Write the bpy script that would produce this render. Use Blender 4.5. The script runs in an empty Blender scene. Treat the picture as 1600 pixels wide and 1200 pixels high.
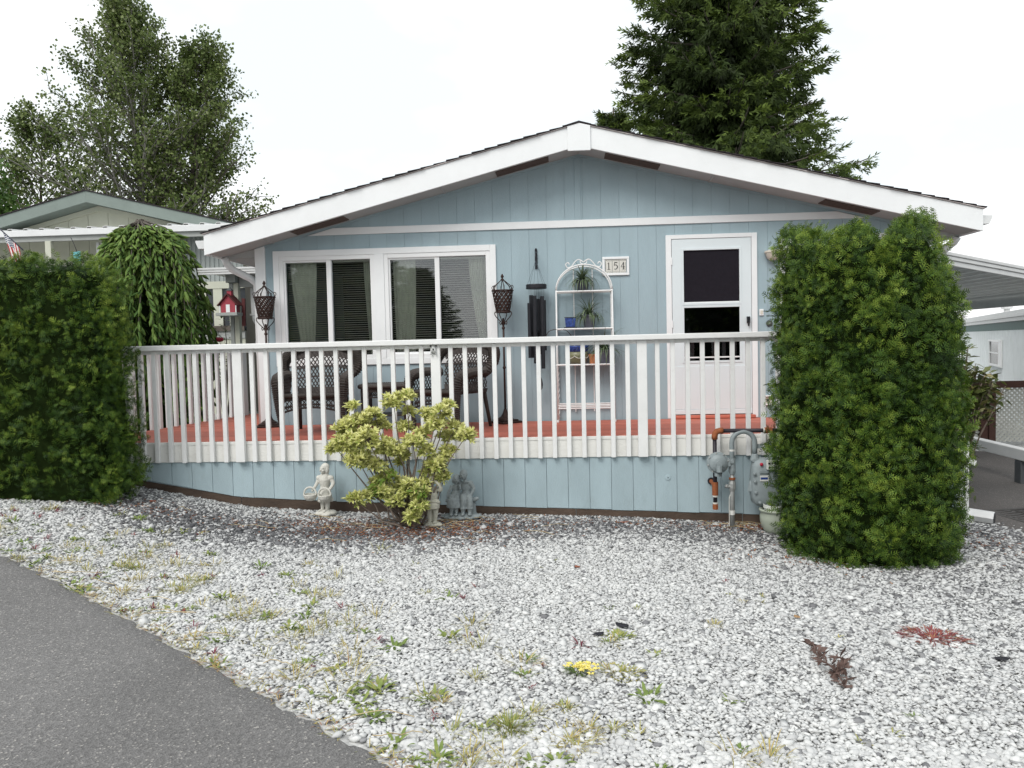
import bpy, math, random
import numpy as np
from mathutils import Vector, Matrix

random.seed(7)
rng = np.random.default_rng(11)
SC = bpy.context.scene
COL = SC.collection
PI = math.pi

# ------------------------------------------------------------------ camera
cam_d = bpy.data.cameras.new('camera')
cam_d.sensor_width = 36.0
cam_d.lens = 27.99
cam_d.clip_start = 0.05
cam_d.clip_end = 2000
cam_o = bpy.data.objects.new('camera', cam_d)
COL.objects.link(cam_o)
CAM = np.array([0.2741, -9.0672, 0.8779])
CR = np.array([0.99754946, 0.0660869, -0.02296935])
CU = np.array([0.01959245, 0.05129981, 0.99849109])
CF = np.array([-0.0671655, 0.99649428, -0.04987929])
cam_o.matrix_world = Matrix(((CR[0], CU[0], -CF[0], CAM[0]), (CR[1], CU[1], -CF[1], CAM[1]),
                             (CR[2], CU[2], -CF[2], CAM[2]), (0, 0, 0, 1)))
SC.camera = cam_o

# ------------------------------------------------------------------ sky, sun, exposure
SUN_EL, SUN_AZ = math.radians(46), math.radians(207)      # overcast: a broad soft sun high behind the camera, a little left
world = bpy.data.worlds.new('World')
SC.world = world
world.use_nodes = True
wn, wl = world.node_tree.nodes, world.node_tree.links
wn.clear()
w_out = wn.new('ShaderNodeOutputWorld')
sky = wn.new('ShaderNodeTexSky')
sky.sky_type = 'NISHITA'
sky.sun_disc = False
sky.sun_elevation = SUN_EL
sky.sun_rotation = SUN_AZ
sky.air_density = 1.0
sky.dust_density = 2.0
b_sky = wn.new('ShaderNodeBackground')
b_sky.inputs['Strength'].default_value = 0.12
wl.new(sky.outputs[0], b_sky.inputs['Color'])
tc = wn.new('ShaderNodeTexCoord')
mp = wn.new('ShaderNodeMapping')
mp.inputs['Scale'].default_value = (1.0, 1.0, 1.9)
mp.inputs['Location'].default_value = (5.2, 1.1, 1.1)
wl.new(tc.outputs['Generated'], mp.inputs['Vector'])
nz = wn.new('ShaderNodeTexNoise')
nz.inputs['Scale'].default_value = 2.1
nz.inputs['Detail'].default_value = 5
nz.inputs['Roughness'].default_value = 0.55
wl.new(mp.outputs[0], nz.inputs['Vector'])
cr = wn.new('ShaderNodeValToRGB')
cr.color_ramp.elements[0].position = 0.40
cr.color_ramp.elements[0].color = (0.77, 0.825, 0.845, 1)
cr.color_ramp.elements[1].position = 0.60
cr.color_ramp.elements[1].color = (1.0, 1.0, 1.0, 1)
wl.new(nz.outputs['Fac'], cr.inputs['Fac'])
b_cl = wn.new('ShaderNodeBackground')
b_cl.inputs['Strength'].default_value = 0.92
wl.new(cr.outputs[0], b_cl.inputs['Color'])
mixw = wn.new('ShaderNodeMixShader')
mixw.inputs['Fac'].default_value = 0.93
wl.new(b_sky.outputs[0], mixw.inputs[1])
wl.new(b_cl.outputs[0], mixw.inputs[2])
wl.new(mixw.outputs[0], w_out.inputs['Surface'])

sun_d = bpy.data.lights.new('sun', 'SUN')
sun_d.energy = 1.5
sun_d.angle = math.radians(30)
sun_d.color = (1.0, 0.97, 0.93)
sun_o = bpy.data.objects.new('sun', sun_d)
COL.objects.link(sun_o)
sd = Vector((-0.45 * math.cos(SUN_EL), -0.9 * math.cos(SUN_EL), math.sin(SUN_EL)))   # towards the sun
sun_o.rotation_euler = sd.to_track_quat('Z', 'Y').to_euler()
sun_o.location = (-5, -12, 18)

SC.view_settings.view_transform = 'Standard'
SC.view_settings.look = 'None'
SC.view_settings.exposure = 0.53
SC.view_settings.gamma = 1.0
SC.view_settings.use_curve_mapping = False
SC.cycles.max_bounces = 7
SC.cycles.transparent_max_bounces = 12


# ------------------------------------------------------------------ materials
def principled(name):
    m = bpy.data.materials.new(name)
    m.use_nodes = True
    nt = m.node_tree
    return m, nt, nt.nodes['Principled BSDF'], nt.nodes, nt.links


def mat(name, col, rough=0.6, vary=0.12, scale=6.0, bump=0.0, bscale=60.0, metal=0.0, spec=0.4, stretch=(1, 1, 1),
        grime=0.0, gcol=None, coord='Object', per_obj=0.0):
    m, nt, b, n, l = principled(name)
    tcn = n.new('ShaderNodeTexCoord')
    mpn = n.new('ShaderNodeMapping')
    mpn.inputs['Scale'].default_value = stretch
    l.new(tcn.outputs[coord], mpn.inputs['Vector'])
    no = n.new('ShaderNodeTexNoise')
    no.inputs['Scale'].default_value = scale
    no.inputs['Detail'].default_value = 6
    no.inputs['Roughness'].default_value = 0.6
    l.new(mpn.outputs[0], no.inputs['Vector'])
    r = n.new('ShaderNodeValToRGB')
    c = col
    lo = [max(0, v * (1 - vary)) for v in c]
    hi = [min(1, v * (1 + vary)) for v in c]
    r.color_ramp.elements[0].position = 0.3
    r.color_ramp.elements[1].position = 0.7
    r.color_ramp.elements[0].color = (*lo, 1)
    r.color_ramp.elements[1].color = (*hi, 1)
    l.new(no.outputs['Fac'], r.inputs['Fac'])
    last = r.outputs[0]
    if per_obj:
        oi = n.new('ShaderNodeObjectInfo')
        mr = n.new('ShaderNodeMapRange')
        mr.inputs['To Min'].default_value = 1 - per_obj
        mr.inputs['To Max'].default_value = 1 + per_obj
        l.new(oi.outputs['Random'], mr.inputs['Value'])
        mx = n.new('ShaderNodeMix')
        mx.data_type = 'RGBA'
        mx.blend_type = 'MULTIPLY'
        mx.inputs[0].default_value = 1
        l.new(last, mx.inputs[6])
        l.new(mr.outputs[0], mx.inputs[7])
        last = mx.outputs[2]
    if grime:
        n2 = n.new('ShaderNodeTexNoise')
        n2.inputs['Scale'].default_value = scale * 2.7
        n2.inputs['Detail'].default_value = 8
        n2.inputs['Roughness'].default_value = 0.7
        l.new(mpn.outputs[0], n2.inputs['Vector'])
        r2 = n.new('ShaderNodeValToRGB')
        r2.color_ramp.elements[0].position = 0.55
        r2.color_ramp.elements[1].position = 0.75
        r2.color_ramp.elements[0].color = (0, 0, 0, 1)
        r2.color_ramp.elements[1].color = (grime, grime, grime, 1)
        l.new(n2.outputs['Fac'], r2.inputs['Fac'])
        mx = n.new('ShaderNodeMix')
        mx.data_type = 'RGBA'
        l.new(r2.outputs[0], mx.inputs[0])
        l.new(last, mx.inputs[6])
        mx.inputs[7].default_value = (*(gcol or (0.2, 0.19, 0.16)), 1)
        last = mx.outputs[2]
    l.new(last, b.inputs['Base Color'])
    b.inputs['Roughness'].default_value = rough
    b.inputs['Metallic'].default_value = metal
    b.inputs['Specular IOR Level'].default_value = spec
    if bump:
        n3 = n.new('ShaderNodeTexNoise')
        n3.inputs['Scale'].default_value = bscale
        n3.inputs['Detail'].default_value = 4
        l.new(mpn.outputs[0], n3.inputs['Vector'])
        bp = n.new('ShaderNodeBump')
        bp.inputs['Strength'].default_value = bump
        bp.inputs['Distance'].default_value = 0.01
        l.new(n3.outputs['Fac'], bp.inputs['Height'])
        l.new(bp.outputs[0], b.inputs['Normal'])
    return m


def tone_mat(name, stops, rough=0.6, trans=0.0, spec=0.3, bump=0.0):
    """colour from the point attribute 'tone' (0..1) through a ramp"""
    m, nt, b, n, l = principled(name)
    at = n.new('ShaderNodeAttribute')
    at.attribute_name = 'tone'
    r = n.new('ShaderNodeValToRGB')
    els = r.color_ramp.elements
    while len(els) < len(stops):
        els.new(0.5)
    for e, (p, c) in zip(els, stops):
        e.position = p
        e.color = (*c, 1)
    l.new(at.outputs['Fac'], r.inputs['Fac'])
    l.new(r.outputs[0], b.inputs['Base Color'])
    b.inputs['Roughness'].default_value = rough
    b.inputs['Specular IOR Level'].default_value = spec
    if bump:
        tcn = n.new('ShaderNodeTexCoord')
        n3 = n.new('ShaderNodeTexNoise')
        n3.inputs['Scale'].default_value = 90
        l.new(tcn.outputs['Object'], n3.inputs['Vector'])
        bp = n.new('ShaderNodeBump')
        bp.inputs['Strength'].default_value = bump
        bp.inputs['Distance'].default_value = 0.005
        l.new(n3.outputs['Fac'], bp.inputs['Height'])
        l.new(bp.outputs[0], b.inputs['Normal'])
    if trans:
        out = n['Material Output']
        tr = n.new('ShaderNodeBsdfTranslucent')
        l.new(r.outputs[0], tr.inputs['Color'])
        ms = n.new('ShaderNodeMixShader')
        ms.inputs['Fac'].default_value = trans
        l.new(b.outputs[0], ms.inputs[1])
        l.new(tr.outputs[0], ms.inputs[2])
        l.new(ms.outputs[0], out.inputs['Surface'])
    return m


def glass_mat(name, refl=0.2, tint=(0.8, 0.84, 0.82)):
    m = bpy.data.materials.new(name)
    m.use_nodes = True
    n, l = m.node_tree.nodes, m.node_tree.links
    n.clear()
    o = n.new('ShaderNodeOutputMaterial')
    t = n.new('ShaderNodeBsdfTransparent')
    t.inputs[0].default_value = (*tint, 1)
    g = n.new('ShaderNodeBsdfGlossy')
    g.inputs['Roughness'].default_value = 0.015
    g.inputs['Color'].default_value = (0.95, 0.97, 1, 1)
    f = n.new('ShaderNodeFresnel')
    f.inputs['IOR'].default_value = 1.5
    a = n.new('ShaderNodeMath')
    a.operation = 'ADD'
    a.use_clamp = True
    a.inputs[1].default_value = refl
    l.new(f.outputs[0], a.inputs[0])
    ms = n.new('ShaderNodeMixShader')
    l.new(a.outputs[0], ms.inputs[0])
    l.new(t.outputs[0], ms.inputs[1])
    l.new(g.outputs[0], ms.inputs[2])
    l.new(ms.outputs[0], o.inputs['Surface'])
    return m


M = {}
M['blue'] = mat('blue_siding_paint', (0.318, 0.412, 0.452), 0.65, 0.07, 3, 0.25, 220, stretch=(1, 1, 0.25), grime=0.22, gcol=(0.30, 0.36, 0.37), per_obj=0.02)
M['blue_skirt'] = mat('blue_skirt_paint', (0.36, 0.455, 0.49), 0.65, 0.08, 4, 0.3, 200, stretch=(1, 1, 0.35), grime=0.32, gcol=(0.26, 0.31, 0.31), per_obj=0.04)
M['white'] = mat('white_trim_paint', (0.77, 0.785, 0.79), 0.5, 0.03, 3, 0.1, 120, grime=0.08, gcol=(0.5, 0.49, 0.46))
M['rail'] = mat('white_rail_paint', (0.77, 0.775, 0.765), 0.55, 0.04, 5, 0.2, 150, grime=0.25, gcol=(0.48, 0.47, 0.43), per_obj=0.03)
M['rim'] = mat('aged_white_rim_paint', (0.70, 0.695, 0.66), 0.6, 0.05, 4, 0.3, 90, stretch=(0.4, 1, 1), grime=0.35, gcol=(0.45, 0.43, 0.38))
M['vinyl'] = mat('white_vinyl', (0.78, 0.79, 0.79), 0.35, 0.02, 3)
M['door'] = mat('white_door_enamel', (0.655, 0.715, 0.735), 0.4, 0.025, 2)
M['soffit'] = mat('soffit_paint', (0.42, 0.43, 0.425), 0.7, 0.05, 4, grime=0.15, gcol=(0.4, 0.39, 0.36))
M['vent'] = mat('brown_vent_screen', (0.095, 0.068, 0.056), 0.9, 0.3, 30)
M['shingle'] = mat('dark_shingle', (0.028, 0.022, 0.026), 0.9, 0.4, 40, 0.6, 300)
M['shingle_pale'] = mat('weathered_roof_edge', (0.42, 0.38, 0.37), 0.8, 0.2, 20)
M['deck'] = mat('red_deck_stain', (0.45, 0.130, 0.088), 0.6, 0.12, 5, 0.4, 60, stretch=(0.15, 1, 1), grime=0.3, gcol=(0.34, 0.15, 0.11), per_obj=0.08)
M['brown_board'] = mat('damp_brown_board', (0.075, 0.052, 0.038), 0.85, 0.35, 8, 0.5, 60, stretch=(0.4, 1, 1), grime=0.4, gcol=(0.05, 0.04, 0.035), per_obj=0.2)
M['glass'] = glass_mat('window_glass', 0.035, (0.97, 0.98, 0.97))
M['door_glass'] = glass_mat('door_glass', 0.015, (0.5, 0.5, 0.52))
M['screen'] = mat('black_insect_screen', (0.016, 0.014, 0.019), 0.9, 0.1, 30, spec=0.1)
M['blind'] = mat('blind_slat', (0.62, 0.62, 0.56), 0.6, 0.05, 4)
M['curtain'] = mat('pale_green_curtain', (0.70, 0.74, 0.65), 0.9, 0.1, 8)
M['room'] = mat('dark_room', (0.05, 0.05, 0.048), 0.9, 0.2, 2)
M['black_panel'] = mat('dark_inner_door', (0.012, 0.012, 0.014), 0.7, 0.2, 3)
M['bronze'] = mat('dark_bronze_iron', (0.040, 0.022, 0.018), 0.5, 0.3, 25, 0.2, 120, metal=0.4)
M['black'] = mat('black_metal', (0.02, 0.021, 0.026), 0.42, 0.15, 20, metal=0.3)
M['wire'] = mat('white_wire_paint', (0.72, 0.72, 0.71), 0.45, 0.05, 20, grime=0.25, gcol=(0.4, 0.36, 0.3))
M['string'] = mat('grey_cord', (0.10, 0.12, 0.14), 0.8, 0.1, 20)
M['wicker'] = mat('dark_brown_wicker', (0.036, 0.028, 0.025), 0.55, 0.35, 40, 0.5, 160)
M['wicker_light'] = mat('worn_brown_wicker', (0.050, 0.041, 0.036), 0.55, 0.3, 40, 0.6, 160)
M['grey_gas'] = mat('grey_meter_paint', (0.25, 0.29, 0.30), 0.5, 0.08, 15, 0.15, 150, grime=0.2, gcol=(0.17, 0.18, 0.17))
M['galv'] = mat('galvanised_pipe', (0.36, 0.37, 0.36), 0.5, 0.12, 25, metal=0.4, grime=0.2)
M['black_pipe'] = mat('black_iron_pipe', (0.018, 0.015, 0.022), 0.5, 0.2, 20)
M['rust'] = mat('rusty_fitting', (0.27, 0.085, 0.030), 0.75, 0.3, 40, 0.3, 120)
M['tape'] = mat('white_tape', (0.65, 0.65, 0.62), 0.6, 0.05, 20)
M['pot_green'] = mat('celadon_glaze', (0.40, 0.44, 0.36), 0.3, 0.08, 10, grime=0.2, gcol=(0.25, 0.27, 0.22))
M['pot_white'] = mat('white_pot', (0.66, 0.68, 0.63), 0.4, 0.05, 10)
M['soil'] = mat('dark_soil', (0.03, 0.022, 0.016), 0.95, 0.3, 40)
M['stone_pale'] = mat('pale_cast_stone', (0.58, 0.57, 0.52), 0.85, 0.12, 25, 0.4, 130, grime=0.45, gcol=(0.24, 0.24, 0.20))
M['stone_tan'] = mat('mossy_cast_stone', (0.50, 0.49, 0.41), 0.85, 0.15, 25, 0.4, 130, grime=0.5, gcol=(0.21, 0.22, 0.17))
M['stone_grey'] = mat('blue_grey_cast_stone', (0.27, 0.305, 0.31), 0.85, 0.2, 30, 0.4, 130, grime=0.6, gcol=(0.11, 0.13, 0.14))
M['digit'] = mat('black_numeral', (0.02, 0.02, 0.025), 0.5, 0.1, 20)
M['tile'] = mat('cream_tile', (0.62, 0.61, 0.56), 0.4, 0.04, 20)
M['tile_mark'] = mat('grey_tile_print', (0.13, 0.13, 0.14), 0.6, 0.2, 50)
M['pewter'] = mat('pewter', (0.42, 0.43, 0.42), 0.4, 0.2, 60, metal=0.3)
M['cobalt'] = mat('cobalt_glaze', (0.03, 0.06, 0.22), 0.25, 0.6, 45)
M['navy_pot'] = mat('dark_blue_pot', (0.03, 0.034, 0.052), 0.5, 0.2, 20)
M['slate_pot'] = mat('slate_plastic_pot', (0.085, 0.09, 0.115), 0.6, 0.2, 20)
M['olive_glaze'] = mat('olive_glaze', (0.17, 0.17, 0.10), 0.3, 0.2, 15)
M['terracotta'] = mat('terracotta', (0.46, 0.17, 0.075), 0.8, 0.15, 20)
M['cream_light'] = mat('cream_lamp', (0.62, 0.58, 0.50), 0.4, 0.04, 10)
M['dark_grey'] = mat('dark_grey_plastic', (0.06, 0.065, 0.07), 0.6, 0.1, 20)
M['gutter'] = mat('white_gutter_enamel', (0.68, 0.69, 0.69), 0.35, 0.04, 6)
M['n_green'] = mat('grey_green_fascia', (0.185, 0.225, 0.205), 0.65, 0.08, 3, grime=0.2, gcol=(0.16, 0.19, 0.17))
M['n_cream'] = mat('cream_siding', (0.52, 0.53, 0.44), 0.7, 0.05, 4, grime=0.12, gcol=(0.38, 0.39, 0.33), per_obj=0.03)
M['n_grey'] = mat('grey_porch_paint', (0.33, 0.345, 0.33), 0.65, 0.06, 5)
M['n_tan'] = mat('tan_porch_wall', (0.30, 0.285, 0.25), 0.8, 0.08, 4)
M['alu'] = mat('aluminium_awning', (0.60, 0.605, 0.60), 0.4, 0.05, 5, grime=0.2, gcol=(0.42, 0.41, 0.38))
M['alu_under'] = mat('grey_awning_underside', (0.62, 0.63, 0.62), 0.6, 0.06, 5)
M['panel'] = mat('corrugated_plastic_panel', (0.33, 0.36, 0.35), 0.35, 0.06, 4)
M['dark_win'] = mat('dark_window_pane', (0.035, 0.04, 0.045), 0.15, 0.2, 2)
M['barn_red'] = mat('birdhouse_red', (0.33, 0.045, 0.065), 0.6, 0.1, 20)
M['dark_red'] = mat('dark_red_board', (0.085, 0.018, 0.018), 0.7, 0.2, 20)
M['teal'] = mat('teal_card', (0.12, 0.40, 0.44), 0.5, 0.05, 10)
M['flag_red'] = mat('flag_red', (0.42, 0.03, 0.035), 0.8, 0.1, 20)
M['flag_white'] = mat('flag_white', (0.68, 0.68, 0.66), 0.8, 0.05, 20)
M['flag_blue'] = mat('flag_blue', (0.030, 0.060, 0.17), 0.8, 0.1, 20)
M['r_white'] = mat('white_ribbed_siding', (0.78, 0.82, 0.83), 0.5, 0.04, 2)
M['r_green'] = mat('dark_green_stripe', (0.045, 0.105, 0.095), 0.6, 0.08, 4)
M['fence_brown'] = mat('dark_brown_fence_stain', (0.068, 0.030, 0.022), 0.8, 0.2, 10)
M['lattice'] = mat('weathered_lattice', (0.46, 0.46, 0.42), 0.8, 0.15, 12)
M['iron_grate'] = mat('cast_iron_grate', (0.055, 0.052, 0.05), 0.7, 0.25, 40, 0.4, 90)
M['bark'] = mat('tree_bark', (0.11, 0.095, 0.08), 0.9, 0.35, 12, 0.6, 30, stretch=(1, 1, 0.3))
M['bark_grey'] = mat('pale_grey_bark', (0.22, 0.21, 0.19), 0.9, 0.3, 6, 0.5, 20, stretch=(1, 1, 0.3))
M['twig'] = mat('grey_twig', (0.17, 0.135, 0.11), 0.9, 0.25, 30)
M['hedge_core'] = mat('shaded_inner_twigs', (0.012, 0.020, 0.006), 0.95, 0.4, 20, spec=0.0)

M['arbor'] = tone_mat('arborvitae_leaf', [(0, (0.006, 0.018, 0.003)), (0.35, (0.021, 0.056, 0.007)), (0.7, (0.074, 0.140, 0.013)), (1, (0.23, 0.30, 0.040))], 0.6, 0.08)
M['spruce'] = tone_mat('spruce_needle', [(0, (0.018, 0.045, 0.012)), (0.5, (0.068, 0.140, 0.028)), (1, (0.19, 0.28, 0.06))], 0.6, 0.1)
M['fir'] = tone_mat('fir_needle', [(0, (0.010, 0.017, 0.005)), (0.5, (0.038, 0.064, 0.013)), (1, (0.135, 0.19, 0.034))], 0.65, 0.12)
M['poplar'] = tone_mat('poplar_leaf', [(0, (0.032, 0.052, 0.012)), (0.5, (0.092, 0.135, 0.034)), (0.9, (0.19, 0.235, 0.075)), (1, (0.34, 0.37, 0.21))], 0.5, 0.25)
M['leafy'] = tone_mat('bright_green_leaf', [(0, (0.020, 0.045, 0.010)), (0.5, (0.055, 0.115, 0.02)), (1, (0.13, 0.22, 0.045))], 0.6, 0.25)
M['dark_leaf'] = tone_mat('dark_tree_leaf', [(0, (0.010, 0.016, 0.006)), (1, (0.045, 0.062, 0.02))], 0.7, 0.1)
M['varieg'] = tone_mat('variegated_leaf', [(0, (0.085, 0.16, 0.025)), (0.40, (0.20, 0.29, 0.045)), (0.68, (0.56, 0.58, 0.17)), (1, (0.78, 0.76, 0.38))], 0.5, 0.2)
M['photinia'] = tone_mat('olive_red_leaf', [(0, (0.04, 0.06, 0.016)), (0.6, (0.15, 0.17, 0.055)), (0.85, (0.28, 0.24, 0.10)), (1, (0.42, 0.13, 0.08))], 0.4, 0.15)
M['grassy'] = tone_mat('thin_house_plant_blade', [(0, (0.035, 0.055, 0.035)), (0.6, (0.10, 0.14, 0.075)), (1, (0.22, 0.27, 0.15))], 0.5, 0.15)
M['rose_leaf'] = tone_mat('rose_leaf', [(0, (0.04, 0.08, 0.02)), (1, (0.15, 0.22, 0.06))], 0.5, 0.2)
M['petal_red'] = mat('rose_petal', (0.42, 0.02, 0.045), 0.6, 0.2, 30)
M['weed'] = tone_mat('weed_leaf', [(0, (0.085, 0.155, 0.035)), (0.4, (0.20, 0.26, 0.07)), (0.6, (0.46, 0.38, 0.14)), (0.8, (0.27, 0.075, 0.068)), (1, (0.15, 0.02, 0.05))], 0.7, 0.15)
M['gravel'] = tone_mat('gravel_stone', [(0, (0.060, 0.062, 0.068)), (0.3, (0.20, 0.20, 0.205)), (0.6, (0.42, 0.425, 0.425)), (1, (0.66, 0.665, 0.65))], 0.8, 0, 0.3, 0.3)
M['chips'] = tone_mat('bark_chip', [(0, (0.05, 0.022, 0.014)), (0.5, (0.20, 0.072, 0.035)), (1, (0.42, 0.22, 0.11))], 0.9)
M['straw'] = tone_mat('dry_straw', [(0, (0.30, 0.22, 0.11)), (1, (0.58, 0.48, 0.28))], 0.8)


def ground_material():
    m, nt, b, n, l = principled('gravel_ground')
    tcn = n.new('ShaderNodeTexCoord')
    v = n.new('ShaderNodeTexVoronoi')
    v.inputs['Scale'].default_value = 34
    l.new(tcn.outputs['Object'], v.inputs['Vector'])
    r = n.new('ShaderNodeValToRGB')
    els = r.color_ramp.elements
    els[0].position = 0.0
    els[0].color = (0.40, 0.40, 0.39, 1)
    els[1].position = 1.0
    els[1].color = (0.55, 0.55, 0.535, 1)
    sx = n.new('ShaderNodeSeparateColor')
    l.new(v.outputs['Color'], sx.inputs[0])
    l.new(sx.outputs[0], r.inputs['Fac'])
    l.new(r.outputs[0], b.inputs['Base Color'])
    b.inputs['Roughness'].default_value = 0.9
    bp = n.new('ShaderNodeBump')
    bp.inputs['Strength'].default_value = 0.9
    bp.inputs['Distance'].default_value = 0.02
    bp.invert = True
    l.new(v.outputs['Distance'], bp.inputs['Height'])
    l.new(bp.outputs[0], b.inputs['Normal'])
    return m


def asphalt_material(name, base):
    m, nt, b, n, l = principled(name)
    tcn = n.new('ShaderNodeTexCoord')
    big = n.new('ShaderNodeTexNoise')
    big.inputs['Scale'].default_value = 0.9
    big.inputs['Detail'].default_value = 7
    l.new(tcn.outputs['Object'], big.inputs['Vector'])
    r = n.new('ShaderNodeValToRGB')
    r.color_ramp.elements[0].position = 0.3
    r.color_ramp.elements[1].position = 0.75
    r.color_ramp.elements[0].color = (*[c * 0.80 for c in base], 1)
    r.color_ramp.elements[1].color = (*[c * 1.2 for c in base], 1)
    l.new(big.outputs['Fac'], r.inputs['Fac'])
    v = n.new('ShaderNodeTexVoronoi')
    v.inputs['Scale'].default_value = 140
    l.new(tcn.outputs['Object'], v.inputs['Vector'])
    sx = n.new('ShaderNodeSeparateColor')
    l.new(v.outputs['Color'], sx.inputs[0])
    r2 = n.new('ShaderNodeValToRGB')
    e = r2.color_ramp.elements
    e[0].position = 0.0
    e[0].color = (0.62, 0.62, 0.62, 1)
    e[1].position = 0.95
    e[1].color = (1.15, 1.15, 1.15, 1)
    x = e.new(0.985)
    x.color = (2.1, 2.05, 1.95, 1)
    l.new(sx.outputs[1], r2.inputs['Fac'])
    mx = n.new('ShaderNodeMix')
    mx.data_type = 'RGBA'
    mx.blend_type = 'MULTIPLY'
    mx.inputs[0].default_value = 1
    l.new(r.outputs[0], mx.inputs[6])
    l.new(r2.outputs[0], mx.inputs[7])
    l.new(mx.outputs[2], b.inputs['Base Color'])
    b.inputs['Roughness'].default_value = 0.9
    bp = n.new('ShaderNodeBump')
    bp.inputs['Strength'].default_value = 0.7
    bp.inputs['Distance'].default_value = 0.006
    l.new(v.outputs['Distance'], bp.inputs['Height'])
    l.new(bp.outputs[0], b.inputs['Normal'])
    return m


M['ground'] = ground_material()
M['asphalt'] = asphalt_material('asphalt', (0.172, 0.168, 0.165))
M['asphalt2'] = asphalt_material('driveway_asphalt', (0.098, 0.090, 0.086))


# ------------------------------------------------------------------ mesh helpers
class MB:
    def __init__(s):
        s.V, s.F = [], []

    def add(s, vs, fs):
        o = len(s.V)
        s.V += [tuple(v) for v in vs]
        s.F += [tuple(i + o for i in f) for f in fs]
        return s

    def box(s, x0, x1, y0, y1, z0, z1):
        v = [(x0, y0, z0), (x1, y0, z0), (x1, y1, z0), (x0, y1, z0), (x0, y0, z1), (x1, y0, z1), (x1, y1, z1), (x0, y1, z1)]
        return s.add(v, [(0, 3, 2, 1), (4, 5, 6, 7), (0, 1, 5, 4), (1, 2, 6, 5), (2, 3, 7, 6), (3, 0, 4, 7)])

    def hexa(s, bot, top):
        """8 corners: bottom 4 counter-clockwise, top 4"""
        return s.add(list(bot) + list(top), [(0, 3, 2, 1), (4, 5, 6, 7), (0, 1, 5, 4), (1, 2, 6, 5), (2, 3, 7, 6), (3, 0, 4, 7)])

    def prism_xz(s, poly, y0, y1):
        n = len(poly)
        v = [(x, y0, z) for x, z in poly] + [(x, y1, z) for x, z in poly]
        f = [tuple(range(n)), tuple(range(2 * n - 1, n - 1, -1))]
        f += [(i, i + n, (i + 1) % n + n, (i + 1) % n) for i in range(n)]
        return s.add(v, f)

    def prism_xy(s, poly, z0, z1):
        n = len(poly)
        v = [(x, y, z0) for x, y in poly] + [(x, y, z1) for x, y in poly]
        f = [tuple(range(n - 1, -1, -1)), tuple(range(n, 2 * n))]
        f += [(i, (i + 1) % n, (i + 1) % n + n, i + n) for i in range(n)]
        return s.add(v, f)

    def tube(s, path, r, n=8, cap=True, sq=False):
        P = [Vector(p) for p in path]
        k = len(P)
        if not hasattr(r, '__len__'):
            r = [r] * k
        prev = None
        vs = []
        for i in range(k):
            t = (P[min(i + 1, k - 1)] - P[max(i - 1, 0)])
            if t.length < 1e-9:
                t = Vector((0, 0, 1))
            t.normalize()
            if prev is None:
                a = Vector((0, 0, 1)) if abs(t.z) < 0.9 else Vector((1, 0, 0))
                u = t.cross(a).normalized()
            else:
                u = (prev - t * prev.dot(t))
                u = u.normalized() if u.length > 1e-6 else t.orthogonal().normalized()
            prev = u
            w = t.cross(u)
            for j in range(n):
                a = 2 * PI * (j + (0.5 if sq else 0)) / n
                vs.append(P[i] + (u * math.cos(a) + w * math.sin(a)) * r[i])
        fs = []
        for i in range(k - 1):
            for j in range(n):
                fs.append((i * n + j, i * n + (j + 1) % n, (i + 1) * n + (j + 1) % n, (i + 1) * n + j))
        if cap:
            fs.append(tuple(range(n - 1, -1, -1)))
            fs.append(tuple(range((k - 1) * n, k * n)))
        return s.add(vs, fs)

    def lathe(s, prof, c=(0, 0, 0), n=16, axis='z'):
        vs, fs = [], []
        k = len(prof)
        for r, h in prof:
            for j in range(n):
                a = 2 * PI * j / n
                p = (r * math.cos(a), r * math.sin(a), h)
                if axis == 'y':
                    p = (p[0], p[2], p[1])
                if axis == 'x':
                    p = (p[2], p[0], p[1])
                vs.append((p[0] + c[0], p[1] + c[1], p[2] + c[2]))
        for i in range(k - 1):
            for j in range(n):
                q = (i * n + j, i * n + (j + 1) % n, (i + 1) * n + (j + 1) % n, (i + 1) * n + j)
                fs.append(q if axis != 'y' else q[::-1])
        fs.append(tuple(range(n - 1, -1, -1)))
        fs.append(tuple(range((k - 1) * n, k * n)))
        return s.add(vs, fs)

    def ell(s, c, r, n=12, m=8, rot=None):
        if not hasattr(r, '__len__'):
            r = (r, r, r)
        R = rot or Matrix.Identity(3)
        C = Vector(c)
        vs = [C + R @ Vector((0, 0, -r[2]))]
        for i in range(1, m):
            a = PI * i / m - PI / 2
            for j in range(n):
                b = 2 * PI * j / n
                vs.append(C + R @ Vector((r[0] * math.cos(a) * math.cos(b), r[1] * math.cos(a) * math.sin(b), r[2] * math.sin(a))))
        vs.append(C + R @ Vector((0, 0, r[2])))
        fs = [(0, 1 + (j + 1) % n, 1 + j) for j in range(n)]
        for i in range(m - 2):
            for j in range(n):
                a = 1 + i * n
                fs.append((a + j, a + (j + 1) % n, a + n + (j + 1) % n, a + n + j))
        t = len(vs) - 1
        a = 1 + (m - 2) * n
        fs += [(a + j, a + (j + 1) % n, t) for j in range(n)]
        return s.add(vs, fs)

    def build(s, name, m, parent=None, smooth=False, bevel=0.0, angle=None):
        me = bpy.data.meshes.new(name)
        me.from_pydata(s.V, [], s.F)
        me.update()
        return link(name, me, m, parent, smooth, bevel)


def link(name, me, m, parent=None, smooth=False, bevel=0.0):
    if m is not None and not me.materials:
        me.materials.append(M[m] if isinstance(m, str) else m)
    if smooth:
        me.polygons.foreach_set('use_smooth', [True] * len(me.polygons))
    o = bpy.data.objects.new(name, me)
    COL.objects.link(o)
    if parent is not None:
        o.parent = parent
    if bevel:
        md = o.modifiers.new('bevel', 'BEVEL')
        md.width = bevel
        md.segments = 2
        md.limit_method = 'ANGLE'
    return o


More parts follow.
